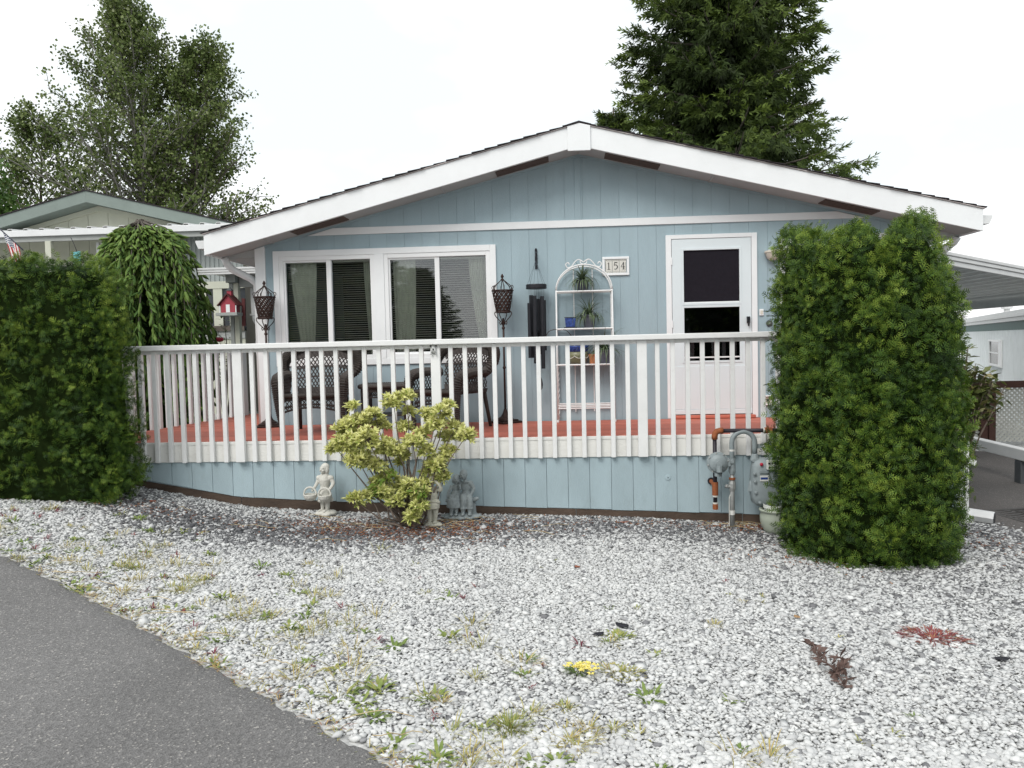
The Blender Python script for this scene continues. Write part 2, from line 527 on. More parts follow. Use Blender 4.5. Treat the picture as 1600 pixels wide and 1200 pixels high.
def np_mesh(name, V, F, m, parent=None, tone=None, smooth=False):
    V = np.ascontiguousarray(V, dtype=np.float32)
    F = np.ascontiguousarray(F, dtype=np.int32)
    me = bpy.data.meshes.new(name)
    k = F.shape[1]
    me.vertices.add(len(V))
    me.vertices.foreach_set('co', V.ravel())
    me.loops.add(F.size)
    me.loops.foreach_set('vertex_index', F.ravel())
    me.polygons.add(len(F))
    me.polygons.foreach_set('loop_start', np.arange(0, F.size, k, dtype=np.int32))
    me.polygons.foreach_set('loop_total', np.full(len(F), k, dtype=np.int32))
    if tone is not None:
        a = me.attributes.new('tone', 'FLOAT', 'POINT')
        a.data.foreach_set('value', np.ascontiguousarray(np.clip(tone, 0, 1), dtype=np.float32))
    me.update(calc_edges=True)
    me.validate()
    return link(name, me, m, parent, smooth)


def scatter(TV, TF, pos, rot, scl, tone=None, tvar=None):
    """copies of a small template -> V, F, tone arrays"""
    N, n = len(pos), len(TV)
    scl = np.asarray(scl)
    if scl.ndim == 1:
        scl = scl[:, None]
    T = TV[None, :, :] * scl[:, None, :]
    V = np.einsum('nij,nvj->nvi', rot, T) + pos[:, None, :]
    F = (TF[None] + (np.arange(N) * n)[:, None, None]).reshape(-1, TF.shape[1])
    t = None
    if tone is not None:
        t = np.repeat(np.asarray(tone)[:, None], n, 1)
        if tvar is not None:
            t = t + tvar[None, :]
        t = t.ravel()
    return V.reshape(-1, 3), F, t


def frames(d, up=None, roll=None):
    """rotation matrices whose +Y column is d and whose Z is near 'up' (then rolled)"""
    d = d / np.linalg.norm(d, axis=1, keepdims=True)
    if up is None:
        up = np.tile(np.array([0, 0, 1.0]), (len(d), 1))
    x = np.cross(d, up)
    ln = np.linalg.norm(x, axis=1, keepdims=True)
    x = np.where(ln < 1e-4, np.array([[1.0, 0, 0]]), x / np.maximum(ln, 1e-4))
    z = np.cross(x, d)
    if roll is not None:
        c, s_ = np.cos(roll)[:, None], np.sin(roll)[:, None]
        x, z = x * c + z * s_, z * c - x * s_
    return np.stack([x, d, z], axis=2)


def rand_rot(N):
    q = rng.normal(size=(N, 4))
    q /= np.linalg.norm(q, axis=1, keepdims=True)
    w, x, y, z = q.T
    return np.stack([np.stack([1 - 2 * (y * y + z * z), 2 * (x * y - z * w), 2 * (x * z + y * w)], 1),
                     np.stack([2 * (x * y + z * w), 1 - 2 * (x * x + z * z), 2 * (y * z - x * w)], 1),
                     np.stack([2 * (x * z - y * w), 2 * (y * z + x * w), 1 - 2 * (x * x + y * y)], 1)], 1)


def wob(p, f=1.0, s=0.0):
    """smooth pseudo-noise, about -1..1"""
    x, y, z = p[:, 0] * f, p[:, 1] * f, p[:, 2] * f
    return (np.sin(x * 1.7 + 1.3 * np.sin(y * 1.1 + s) + s) + np.sin(y * 2.1 + 1.7 * np.sin(z * 1.3 + 2 * s) + 2.1)
            + np.sin(z * 1.9 + 1.1 * np.sin(x * 1.5 + s) + 0.7 * s)) / 3.0


def thing(name, label, cat, loc=(0, 0, 0), rotz=0.0, group=None):
    o = bpy.data.objects.new(name, None)
    o.empty_display_size = 0.1
    COL.objects.link(o)
    o.location = loc
    o.rotation_euler = (0, 0, rotz)
    return tag(o, label, cat, group)


def tag(o, label, cat=None, group=None, kind=None):
    o['label'] = label
    if cat:
        o['category'] = cat
    if group:
        o['group'] = group
    if kind:
        o['kind'] = kind
    return o


def place(V, loc):
    """mesh arrays in world coordinates -> relative to a thing at loc"""
    return np.asarray(V) - np.asarray(loc)[None, :]


# ------------------------------------------------------------------ terrain
GX = [-40, -12, -6, -4, -2.8, -1.75, -0.26, 0.95, 2.08, 3.5, 4.2, 6, 12, 30, 60]
GZ = [-0.4, -0.25, -0.29, -0.43, -0.66, -0.72, -0.75, -0.79, -0.865, -0.85, -0.87, -0.97, -1.25, -2, -3]


def gnd(x, y):
    x = np.asarray(x, float)
    y = np.asarray(y, float)
    gh = np.interp(x, GX, GZ)
    gf = -0.62 - 0.03 * np.clip(x, -25, 25)
    t = np.clip((-1.6 - y) / 4.7, 0, 1)
    t = t * t * (3 - 2 * t)
    return gh * (1 - t) + gf * t


def gz(x, y):
    return float(gnd(x, y))


def in_view(P, mx=0.12, my=0.12):
    d = P - CAM
    w = d @ CF
    u = (d @ CR) / np.maximum(w, 1e-3) * 0.7776
    v = (d @ CU) / np.maximum(w, 1e-3) * 0.7776
    return (w > 0.2) & (np.abs(u) < 0.5 + mx) & (np.abs(v) < 0.375 + my)


def grid_sheet(name, xs, ys, zoff, m, keep=None, kind='structure', label=None):
    X, Y = np.meshgrid(xs, ys)
    Z = gnd(X, Y) + zoff
    V = np.stack([X.ravel(), Y.ravel(), Z.ravel()], 1)
    nx, ny = len(xs), len(ys)
    i, j = np.meshgrid(np.arange(nx - 1), np.arange(ny - 1))
    a = (j * nx + i).ravel()
    F = np.stack([a, a + 1, a + nx + 1, a + nx], 1)
    o = np_mesh(name, V, F, m, None, None, True)
    tag(o, label, None, None, kind)
    return o


gx = np.concatenate([[-300, -120, -60], np.linspace(-40, -8, 17), np.linspace(-7.5, 7.5, 76), np.linspace(8, 40, 17), [60, 120, 300]])
gy = np.concatenate([[-300, -120, -60, -30, -15, -10], np.linspace(-9, 0, 46), np.linspace(0.5, 10, 20), [14, 20, 30, 45, 70, 120, 300]])
grid_sheet('ground', gx, gy, 0.0, 'ground', label='pale gravelly ground spreading round the houses')

# road: curved edge as in the photograph, sweeping off to the lower left
EDGE = np.array([(-12.0, 0.6), (-8.0, -1.35), (-5.4, -2.85), (-4.4, -3.45), (-3.664, -3.857), (-2.883, -4.35), (-2.133, -4.942), (-1.528, -5.454),
                 (-1.073, -5.815), (-0.705, -6.101), (-0.399, -6.337), (0.4, -6.95), (1.6, -7.9), (3.5, -9.6), (7, -13)])


def edge_y(x):
    return np.interp(x, EDGE[:, 0], EDGE[:, 1])


def make_road():
    xs = np.concatenate([np.linspace(-12, -5.4, 14), np.linspace(-5.2, 1.6, 220), np.linspace(1.8, 7, 12)])
    jag = 0.016 * np.sin(xs * 23.0) + 0.012 * np.sin(xs * 51.0 + 1) + 0.01 * np.sin(xs * 97 + 2)
    base = np.stack([xs, edge_y(xs) + jag], 1)
    nrm = np.array([-0.62, -0.78])
    offs = [0, 0.03, 0.15, 0.4, 0.8, 1.4, 2.2, 3.4, 5.5, 8, 14]
    V, F = [], []
    k = len(offs)
    for (x, y) in base:
        for q, o in enumerate(offs):
            X, Y = x + nrm[0] * o, y + nrm[1] * o
            V.append((X, Y, gz(X, Y) + (0.004 if q == 0 else 0.022)))
    for i in range(len(base) - 1):
        for q in range(k - 1):
            F.append((i * k + q, i * k + q + 1, (i + 1) * k + q + 1, (i + 1) * k + q))
    o = np_mesh('road', np.array(V), np.array(F), 'asphalt', smooth=True)
    tag(o, 'worn grey asphalt road sweeping past the gravel yard', None, None, 'structure')


make_road()

# driveway on the right
def make_driveway():
    ys = np.linspace(-9, 4.0, 66)
    V, F = [], []
    xo = [0, 0.05, 0.3, 0.8, 1.5, 2.5, 4, 7, 12, 20]
    k = len(xo)
    for y in ys:
        e = 4.16 + 0.05 * math.sin(y * 5) + max(0, -2.0 - y) * 0.45
        for q, d in enumerate(xo):
            x = e + d
            V.append((x, y, gz(x, y) + (0.003 if q == 0 else 0.016)))
    for i in range(len(ys) - 1):
        for q in range(k - 1):
            F.append((i * k + q, i * k + q + 1, (i + 1) * k + q + 1, (i + 1) * k + q))
    o = np_mesh('driveway', np.array(V), np.array(F), 'asphalt2', smooth=True)
    tag(o, 'brown grey asphalt driveway beneath the carport', None, None, 'structure')


make_driveway()


# ------------------------------------------------------------------ gravel stones
def ico():
    t = (1 + 5 ** 0.5) / 2
    V = np.array([(-1, t, 0), (1, t, 0), (-1, -t, 0), (1, -t, 0), (0, -1, t), (0, 1, t), (0, -1, -t), (0, 1, -t), (t, 0, -1), (t, 0, 1), (-t, 0, -1), (-t, 0, 1)], float)
    V /= np.linalg.norm(V[0])
    F = np.array([(0, 11, 5), (0, 5, 1), (0, 1, 7), (0, 7, 10), (0, 10, 11), (1, 5, 9), (5, 11, 4), (11, 10, 2), (10, 7, 6), (7, 1, 8),
                  (3, 9, 4), (3, 4, 2), (3, 2, 6), (3, 6, 8), (3, 8, 9), (4, 9, 5), (2, 4, 11), (6, 2, 10), (8, 6, 7), (9, 8, 1)])
    return V, F


def stone_low():
    V = [(0, 0, 0.9)] + [(math.cos(2 * PI * i / 5), math.sin(2 * PI * i / 5), 0.1) for i in range(5)] + [(0, 0, -0.8)]
    F = [(0, 1 + i, 1 + (i + 1) % 5) for i in range(5)] + [(6, 1 + (i + 1) % 5, 1 + i) for i in range(5)]
    return np.array(V), np.array(F)


def stone_far():
    V = [(0, 0, .9)] + [(math.cos(PI * i / 2), math.sin(PI * i / 2), .1) for i in range(4)] + [(0, 0, -.8)]
    F = [(0, 1 + i, 1 + (i + 1) % 4) for i in range(4)] + [(5, 1 + (i + 1) % 4, 1 + i) for i in range(4)]
    return np.array(V), np.array(F)


DYG = -1.53


def gravel():
    allV, allF, allT, off = [], [], [], 0
    Vi, Fi = ico()
    Vl, Fl = stone_low()
    Vf, Ff = stone_far()
    for (x0, x1, y0, y1, pitch, tmpl, size) in [(-2.0, 2.4, -7.2, -6.05, 0.0150, 'i', 0.0116), (-4.5, 3.2, -6.05, -4.6, 0.0154, 'l', 0.0124), (-5.6, 5.2, -4.6, -3.2, 0.0172, 'f', 0.0138), (-5.6, 5.4, -3.2, -1.50, 0.0192, 'f', 0.0152)]:
        nx, ny = int((x1 - x0) / pitch), int((y1 - y0) / pitch)
        X, Y = np.meshgrid(np.arange(nx), np.arange(ny))
        X = x0 + (X + 0.5 * (Y % 2)) * pitch + rng.uniform(-0.45, 0.45, X.shape) * pitch
        Y = y0 + Y * pitch + rng.uniform(-0.45, 0.45, X.shape) * pitch
        P = np.stack([X.ravel(), Y.ravel()], 1)
        # bounds: right of the road edge, left of the driveway, outside the deck
        e = edge_y(P[:, 0]) + 0.012 * np.sin(P[:, 0] * 23)
        strag = rng.random(len(P)) < 0.016
        ok = (P[:, 1] > e + 0.015 + 0.05 * np.abs(rng.normal(size=len(P)))) | ((P[:, 1] > e - 0.5) & strag & (rng.random(len(P)) < 0.25))
        drv = 4.16 + np.maximum(0, -2.0 - P[:, 1]) * 0.45
        ok &= P[:, 0] < drv + 0.03 + 0.06 * np.abs(rng.normal(size=len(P)))
        Z = gnd(P[:, 0], P[:, 1])
        P3 = np.column_stack([P, Z])
        ok &= in_view(P3, 0.08, 0.06)
        ok &= ((P3[:, 0] - 2.64) / .48) ** 2 + ((P3[:, 1] + 2.5) / .6) ** 2 > 1
        ok &= ~((P3[:, 0] < -4.0) & (P3[:, 1] > -2.3)) & (P3[:, 1] < DYG)
        P3 = P3[ok]
        n = len(P3)
        d = -1.55 - P3[:, 1]                                   # distance from the deck
        patch = 0.5 + 0.5 * wob(P3, 1.6, 0.3)
        fine = wob(P3, 6.0, 1.3)
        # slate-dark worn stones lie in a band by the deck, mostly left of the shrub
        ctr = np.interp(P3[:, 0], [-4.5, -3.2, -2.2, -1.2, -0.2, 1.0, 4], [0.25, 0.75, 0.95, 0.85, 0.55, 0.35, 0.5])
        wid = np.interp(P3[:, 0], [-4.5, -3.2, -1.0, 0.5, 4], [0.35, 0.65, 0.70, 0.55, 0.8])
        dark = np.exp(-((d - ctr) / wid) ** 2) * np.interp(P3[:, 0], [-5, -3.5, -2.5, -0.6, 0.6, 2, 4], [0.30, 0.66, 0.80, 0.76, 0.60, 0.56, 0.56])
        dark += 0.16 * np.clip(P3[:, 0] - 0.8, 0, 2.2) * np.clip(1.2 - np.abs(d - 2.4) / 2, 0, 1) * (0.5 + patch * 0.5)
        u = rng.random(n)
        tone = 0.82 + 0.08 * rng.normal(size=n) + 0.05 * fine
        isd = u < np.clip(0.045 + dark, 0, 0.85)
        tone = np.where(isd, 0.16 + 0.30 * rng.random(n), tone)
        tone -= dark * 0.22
        sc = size * np.exp(rng.normal(size=n) * 0.33)
        S = np.stack([sc * rng.uniform(0.95, 1.45, n), sc * rng.uniform(0.75, 1.05, n), sc * rng.uniform(0.38, 0.62, n)], 1)
        yaw = rng.uniform(0, 2 * PI, n)
        tl = rng.normal(size=(n, 2)) * 0.28
        nz_ = np.column_stack([tl, np.ones(n)])
        nz_ /= np.linalg.norm(nz_, axis=1, keepdims=True)
        dirs = np.column_stack([np.cos(yaw), np.sin(yaw), np.zeros(n)])
        dirs -= nz_ * np.sum(dirs * nz_, 1, keepdims=True)
        R = frames(dirs, nz_)
        P3[:, 2] += rng.uniform(0.0, 0.007, n) + 0.004
        TV, TF = {'i': (Vi, Fi), 'l': (Vl, Fl), 'f': (Vf, Ff)}[tmpl]
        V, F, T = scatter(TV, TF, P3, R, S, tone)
        # make every stone a little irregular
        V = V + rng.normal(size=V.shape) * np.repeat(sc, len(TV))[:, None] * 0.13
        allV.append(V)
        allF.append(F + off)
        allT.append(T)
        off += len(V)
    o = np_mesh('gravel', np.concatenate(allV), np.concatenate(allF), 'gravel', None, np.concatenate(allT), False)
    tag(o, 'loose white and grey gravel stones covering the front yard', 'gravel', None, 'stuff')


gravel()

# ------------------------------------------------------------------ the blue house
RX, SL = 0.468, 0.2486                 # ridge x, roof slope
EX = 4.151                             # half width to the eaves
ZE, ZP = 1.936, 2.968                  # underside of the rake at eave and ridge
WL, WR = -3.265, 4.20                  # side walls
HB = 13.0                              # back of the house
house = thing('blue_house', 'light blue manufactured home with low white gable and dark shingle edge', 'house', (RX, 0, 0))


def hs(mb, name, m, parent=None, **k):
    """mesh given in world coordinates, parented to the house or one of its parts"""
    p = parent or house
    o = mb.build(name, m, p, **k)
    if p is house:
        o.location = (-RX, 0, 0)
    return o


def under(x):
    return ZP - SL * abs(x - RX)


WIN = (-3.045, -0.505, 0.70, 1.99)         # rough opening of the big window
DOOR = (1.437, 2.397, -0.05, 2.03)
WIN2 = (2.69, 3.83, 0.75, 1.985)
OPEN = [WIN, DOOR, WIN2]
BAND0, BAND1 = 2.173, 2.253


def cut_cols(xa, xb, z0, ztop_fn, openings):
    """rectangles/quads covering xa..xb between z0 and ztop with the openings removed: list of polys [(x,z)*4]"""
    xs = sorted(set([xa, xb] + [v for o in openings for v in o[:2] if xa < v < xb]))
    out = []
    for a, b in zip(xs[:-1], xs[1:]):
        if b - a < 0.004:
            continue
        mid = (a + b) / 2
        segs = [[z0, None]]
        for o in openings:
            if o[0] < mid < o[1]:
                new = []
                for s0, s1 in segs:
                    if o[2] > s0:
                        new.append([s0, o[2]])
                    new.append([o[3], s1])
                segs = new
        for s0, s1 in segs:
            ta = ztop_fn(a) if s1 is None else s1
            tb = ztop_fn(b) if s1 is None else s1
            if max(ta, tb) - s0 < 0.01:
                continue
            out.append([(a, s0), (b, s0), (b, max(tb, s0 + .002)), (a, max(ta, s0 + .002))])
    return out


# sheathing behind the boards (one sheet with openings)
mb = MB()
for p in cut_cols(WL, RX, -0.7, lambda x: under(x) + 0.02, OPEN) + cut_cols(RX, WR, -0.7, lambda x: under(x) + 0.02, OPEN):
    mb.prism_xz(p, -0.0045, 0.09)
sheath = hs(mb, 'front_wall', 'blue')
# siding boards, eight inches wide, grooves between
x = WL + 0.11
i = 0
while x < WR - 0.02:
    xb = min(x + 0.2032, WR)
    a, b = x + 0.0012, xb - 0.0012
    groups = []
    for p in cut_cols(a, b, -0.02, lambda q: min(BAND0 + 0.02, under(q) - 0.004), OPEN):
        for g_ in groups:
            if any(abs(q[1][0] - p[0][0]) < 1e-6 and min(q[2][1], p[2][1]) - max(q[0][1], p[0][1]) > 0.01 for q in g_):
                g_.append(p)
                break
        else:
            groups.append([p])
    for g_ in groups:
        m1 = MB()
        for p in g_:
            m1.prism_xz(p, -0.0115, 0.001)
        m1.build('siding_board', 'blue', sheath)
    lo = BAND1 - 0.02
    if max(under(a), under(b)) > lo + 0.03:
        m2 = MB()
        cols = [(a, b)] if not (a < RX < b) else [(a, RX), (RX, b)]
        for ca, cb in cols:
            aa, bb = ca, cb
            if under(aa) < lo + 0.005:
                aa = RX - (ZP - lo - 0.005) / SL
            if under(bb) < lo + 0.005:
                bb = RX + (ZP - lo - 0.005) / SL
            if bb - aa > 0.005:
                m2.prism_xz([(aa, lo), (bb, lo), (bb, under(bb) - 0.004), (aa, under(aa) - 0.004)], -0.012, 0.001)
        if m2.V:
            m2.build('siding_board', 'blue', sheath)
    x = xb
    i += 1
# centre batten under the ridge, white band, corner boards
hs(MB().box(0.415, 0.482, -0.020, -0.011, BAND1, 2.93), 'ridge_batten', 'blue', bevel=0.003)
xl, xr = RX - (ZP - BAND0 - 0.02) / SL, RX + (ZP - BAND0 - 0.02) / SL
mb = MB()
mb.prism_xz([(xl, BAND0), (xr, BAND0), (xr - 0.3, BAND1), (xl + 0.3, BAND1)], -0.030, -0.0115)
hs(mb, 'trim_band', 'white', bevel=0.003)
for xx in (WL - 0.015, WR - 0.105):
    mb = MB()
    mb.hexa([(xx, -0.032, -0.2), (xx + 0.12, -0.032, -0.2), (xx + 0.12, 0.02, -0.2), (xx, 0.02, -0.2)],
            [(xx, -0.032, under(xx) + .005), (xx + 0.12, -0.032, under(xx + .12) + .005), (xx + 0.12, 0.02, under(xx + .12) + .005), (xx, 0.02, under(xx) + .005)])
    hs(mb, 'corner_board', 'white', bevel=0.004)
# other walls, floor
for nm, bb in (('side_wall', (WL, WL + .1, 0.091, HB)), ('side_wall', (WR - .1, WR, 0.091, HB))):
    hs(MB().box(bb[0], bb[1], bb[2], bb[3], -0.7, 2.06), nm, 'blue')
mb = MB()
mb.prism_xz([(WL, -0.7), (WR, -0.7), (WR, under(WR)), (RX, ZP), (WL, under(WL))], HB, HB + 0.1)
hs(mb, 'back_wall', 'blue')
hs(MB().box(WL + .1, WR - .1, 0.091, HB, -0.06, 0.0), 'inner_floor', 'room')
# dark room lining a couple of metres behind the glass
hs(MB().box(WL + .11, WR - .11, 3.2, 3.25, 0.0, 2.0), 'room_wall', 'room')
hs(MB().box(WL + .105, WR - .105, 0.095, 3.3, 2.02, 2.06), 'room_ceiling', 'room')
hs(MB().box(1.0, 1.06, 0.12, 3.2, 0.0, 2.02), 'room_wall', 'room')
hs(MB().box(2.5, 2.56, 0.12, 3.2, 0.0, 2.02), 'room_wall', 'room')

# roof: two slopes, soffits, fascias, shingle courses
YF = -0.45
for s in (-1, 1):
    roof = MB()
    e = RX + s * EX
    roof.prism_xz([(RX, ZP + 0.10), (e, ZE + 0.10), (e, ZE + 0.215), (RX, ZP + 0.215)][::(1 if s < 0 else -1)], YF + 0.03, HB + 0.4)
    rf = hs(roof, 'roof_slope', 'shingle_pale')
    mb = MB()
    ew = RX + s * (EX - 0.02)
    zz = ZE + SL * 0.02
    mb.prism_xz([(RX, ZP + 0.012), (ew, zz + 0.012), (ew, zz + 0.03), (RX, ZP + 0.03)][::(1 if s < 0 else -1)], YF + 0.031, -0.001)
    so = mb.build('rake_soffit', 'soffit', rf)
    # open vent screens let into the soffit
    for (xa, xb) in (((-0.443, 0.136), (-2.739, -2.136)) if s < 0 else ((0.748, 1.331), (3.056, 3.622))):
        za, zb = under(xa), under(xb)
        v = MB()
        v.hexa([(xa, -0.345, za + .004), (xb, -0.345, zb + .004), (xb, -0.10, zb + .004), (xa, -0.10, za + .004)],
               [(xa, -0.345, za + .014), (xb, -0.345, zb + .014), (xb, -0.10, zb + .014), (xa, -0.10, za + .014)])
        v.build('soffit_vent', 'vent', so)
    # seams across the soffit
    for xs in ((-1.05, -3.05) if s < 0 else (1.9, 4.1)):
        za = under(xs)
        v = MB()
        v.box(xs - 0.012, xs + 0.012, YF + 0.04, -0.03, za + 0.004, za + 0.02)
        v.build('soffit_seam', 'soffit', so)
    # small moulding where the wall meets the soffit
    mb = MB()
    w0 = RX + s * (abs((WL if s < 0 else WR) - RX))
    mb.prism_xz([(RX, ZP - 0.012), (w0, under(w0) - 0.012), (w0, under(w0) + 0.012), (RX, ZP + 0.012)][::(1 if s < 0 else -1)], -0.03, -0.0125)
    hs(mb, 'soffit_moulding', 'blue')
    # rake fascia
    mb = MB()
    a = RX + s * 0.05
    mb.prism_xz([(a, ZP - SL * .05), (e, ZE), (e, ZE + 0.228), (a, ZP - SL * .05 + 0.228)][::(1 if s < 0 else -1)], YF, YF + 0.028)
    hs(mb, 'rake_fascia', 'white', bevel=0.003)
    # eave fascia + eave soffit
    ea = e
    hs(MB().box(min(ea, ea - s * .025), max(ea, ea - s * .025), YF + 0.0285, HB + .3, ZE + 0.004, ZE + 0.20), 'eave_fascia', 'white')
    hs(MB().box(min(e - s * .026, WL if s < 0 else WR), max(e - s * .026, WL if s < 0 else WR), 0.02, HB + .3, ZE + 0.012, ZE + 0.03), 'eave_soffit', 'soffit')
    wl_ = WL if s < 0 else WR
    mb = MB()
    mb.prism_xz([(e - s * .027, ZE + .0125), (wl_ + s * .001, ZE + .0125), (wl_ + s * .001, under(wl_) + .011), (e - s * .027, under(e - s * .027) + .0135)][::(1 if s < 0 else -1)], -0.0005, 0.0195)
    hs(mb, 'eave_end', 'soffit')
    # drip edge and shingle courses running back from the rake
    mb = MB()
    mb.prism_xz([(RX, ZP + .230), (e + s * .012, ZE + .227), (e + s * .012, ZE + .236), (RX, ZP + .239)][::(1 if s < 0 else -1)], YF - 0.014, YF + 0.05)
    mb.build('drip_edge', 'shingle_pale', rf)
    n = 30
    for c in range(n):
        t0, t1 = c / n, (c + 1.25) / n
        xa, xb = RX + s * (EX + 0.03) * t0, RX + s * (EX + 0.03) * min(t1, 1.0)
        za, zb = ZP - SL * abs(xa - RX), ZP - SL * abs(xb - RX)
        jx = random.uniform(-0.012, 0.012)
        v = MB()
        poly = [(xa, za + .241), (xb, zb + .246), (xb, zb + .256 + random.uniform(0, .004)), (xa, za + .243)]
        v.prism_xz(poly[::(1 if s < 0 else -1)], YF - 0.028 + jx, HB + 0.4)
        v.build('shingle_course', 'shingle', rf)
v = MB()
v.prism_xz([(RX - 0.13, ZP + .214), (RX, ZP + .246), (RX + 0.13, ZP + .214), (RX + 0.13, ZP + .224), (RX, ZP + .260), (RX - 0.13, ZP + .224)], YF - 0.026, HB + 0.4)
hs(v, 'ridge_cap', 'shingle')
# square cover board at the peak
mb = MB()
mb.prism_xz([(0.345, 2.915), (0.588, 2.915), (0.588, 3.175), (RX, 3.205), (0.345, 3.175)], YF - 0.022, YF - 0.0015)
hs(mb, 'peak_cover', 'white', bevel=0.004)

# gutters with open ends, downspouts
for s in (-1, 1):
    e = RX + s * EX
    gprof = [(0, 0.19), (0.115, 0.19), (0.118, 0.175), (0.10, 0.13), (0.085, 0.10), (0.0, 0.10)]
    poly = [(e + s * (px_ + .002), ZE + pz_ - 0.02) for px_, pz_ in gprof]
    mb = MB()
    mb.prism_xz(poly[::(-1 if s < 0 else 1)], -0.40, HB)
    g = hs(mb, 'gutter', 'gutter', bevel=0.003)
    if s < 0:
        pth = [(e + 0.04, -0.02, ZE + .02), (e + 0.06, 0.0, ZE - .05), (e + .12, .03, ZE - 0.12), (WL - 0.12, .10, ZE - 0.22), (WL - .06, .12, ZE - 0.28), (WL - .055, .13, ZE - 0.40), (WL - .055, .13, -0.35)]
    else:
        pth = [(e - 0.05, 0.0, ZE + .0), (e - .07, 0.03, ZE - .05), (e - .16, .06, ZE - 0.13), (WR + .10, .10, ZE - 0.19), (WR + .055, .12, ZE - .26), (WR + .055, .12, -0.75)]
    mb = MB()
    mb.tube(pth, 0.045, 8)
    mb.build('downspout', 'gutter', g, smooth=True)


# ---- windows of the house
def pane_unit(parent, x0, x1, z0, z1, xm0, xm1, room_depth=True):
    """one sliding unit: vinyl frame, meeting stile, two panes with blinds behind"""
    fr = MB()
    f = 0.048
    y0, y1 = -0.026, 0.05
    fr.box(x0, x0 + f, y0, y1, z0, z1).box(x1 - f, x1, y0, y1, z0, z1)
    fr.box(x0 + f, x1 - f, y0, y1, z1 - f, z1).box(x0 + f, x1 - f, y0, y1, z0, z0 + f)
    fo = fr.build('window_frame', 'vinyl', parent, bevel=0.003)
    MB().box(xm0, xm1, -0.012, 0.045, z0 + f - .002, z1 - f + .002).build('meeting_stile', 'vinyl', fo, bevel=0.003)
    # sash of the left, opening pane sits a bit proud
    s = MB()
    sw = 0.020
    s.box(x0 + f, x0 + f + sw, -.008, .03, z0 + f, z1 - f).box(x0 + f + sw, xm0, -.008, .03, z1 - f - sw, z1 - f).box(x0 + f + sw, xm0, -.008, .03, z0 + f, z0 + f + sw)
    s.build('sash', 'vinyl', fo)
    for (a, b, yy) in ((x0 + f + sw, xm0, 0.012), (xm1, x1 - f, 0.024)):
        MB().box(a, b, yy, yy + 0.004, z0 + f, z1 - f).build('pane', 'glass', fo)
        bl = MB()
        z = z0 + f + 0.01
        while z < z1 - f - .02:
            ya = 0.075
            bl.add([(a, ya, z + .004), (b, ya, z + .004), (b, ya + .02, z + .011), (a, ya + .02, z + .011)], [(0, 1, 2, 3)])
            z += 0.0255
        bo = bl.build('blind', 'blind', fo)
        bo['kind'] = 'stuff'
        MB().box(a, b, 0.07, 0.105, z1 - f - .022, z1 - f).build('blind_headrail', 'blind', fo)


def curtain(parent, x0, x1, xt0, xt1, z0, z1):
    """soft pleated panel, drawn in towards the foot (x0,x1 at the top, xt0,xt1 at the foot)"""
    V, F = [], []
    n, k = 40, 6
    for j in range(k + 1):
        t = j / k
        for i in range(n + 1):
            q = i / n
            a = x0 + (x1 - x0) * q
            b = xt0 + (xt1 - xt0) * q
            tt = t ** 1.5
            V.append((a * (1 - tt) + b * tt, 0.135 + 0.018 * math.sin(q * 30), z1 + (z0 - z1) * t))
    for j in range(k):
        for i in range(n):
            F.append((j * (n + 1) + i, j * (n + 1) + i + 1, (j + 1) * (n + 1) + i + 1, (j + 1) * (n + 1) + i))
    m_ = MB()
    m_.add(V, F)
    m_.build('curtain', 'curtain', parent, smooth=True)


def trim_frame(mb, x0, x1, z0, z1, w, y0=-0.034, y1=-0.0115):
    mb.box(x0, x0 + w, y0, y1, z0, z1).box(x1 - w, x1, y0, y1, z0, z1)
    mb.box(x0 + w, x1 - w, y0, y1, z1 - w, z1).box(x0 + w, x1 - w, y0, y1, z0, z0 + w)
    return mb


w1 = hs(trim_frame(MB(), -3.066, -0.486, 0.681, 2.0095, 0.068), 'window', 'white', bevel=0.003)
MB().box(-1.885, -1.772, -0.034, 0.05, 0.749, 1.9415).build('centre_trim', 'white', w1, bevel=0.003)
pane_unit(w1, -2.998, -1.885, 0.749, 1.9415, -2.448, -2.392)
pane_unit(w1, -1.772, -0.554, 0.749, 1.9415, -1.190, -1.136)
curtain(w1, -2.92, -2.60, -2.80, -2.66, 0.78, 1.90)
curtain(w1, -2.05, -1.94, -1.99, -1.94, 0.78, 1.90)
curtain(w1, -1.70, -1.43, -1.68, -1.46, 0.78, 1.90)
curtain(w1, -0.82, -0.62, -0.68, -0.60, 0.78, 1.90)
w2 = hs(trim_frame(MB(), 2.663, 3.854, 0.73, 2.003, 0.068), 'window', 'white', bevel=0.003)
pane_unit(w2, 2.731, 3.786, 0.798, 1.935, 3.23, 3.28)

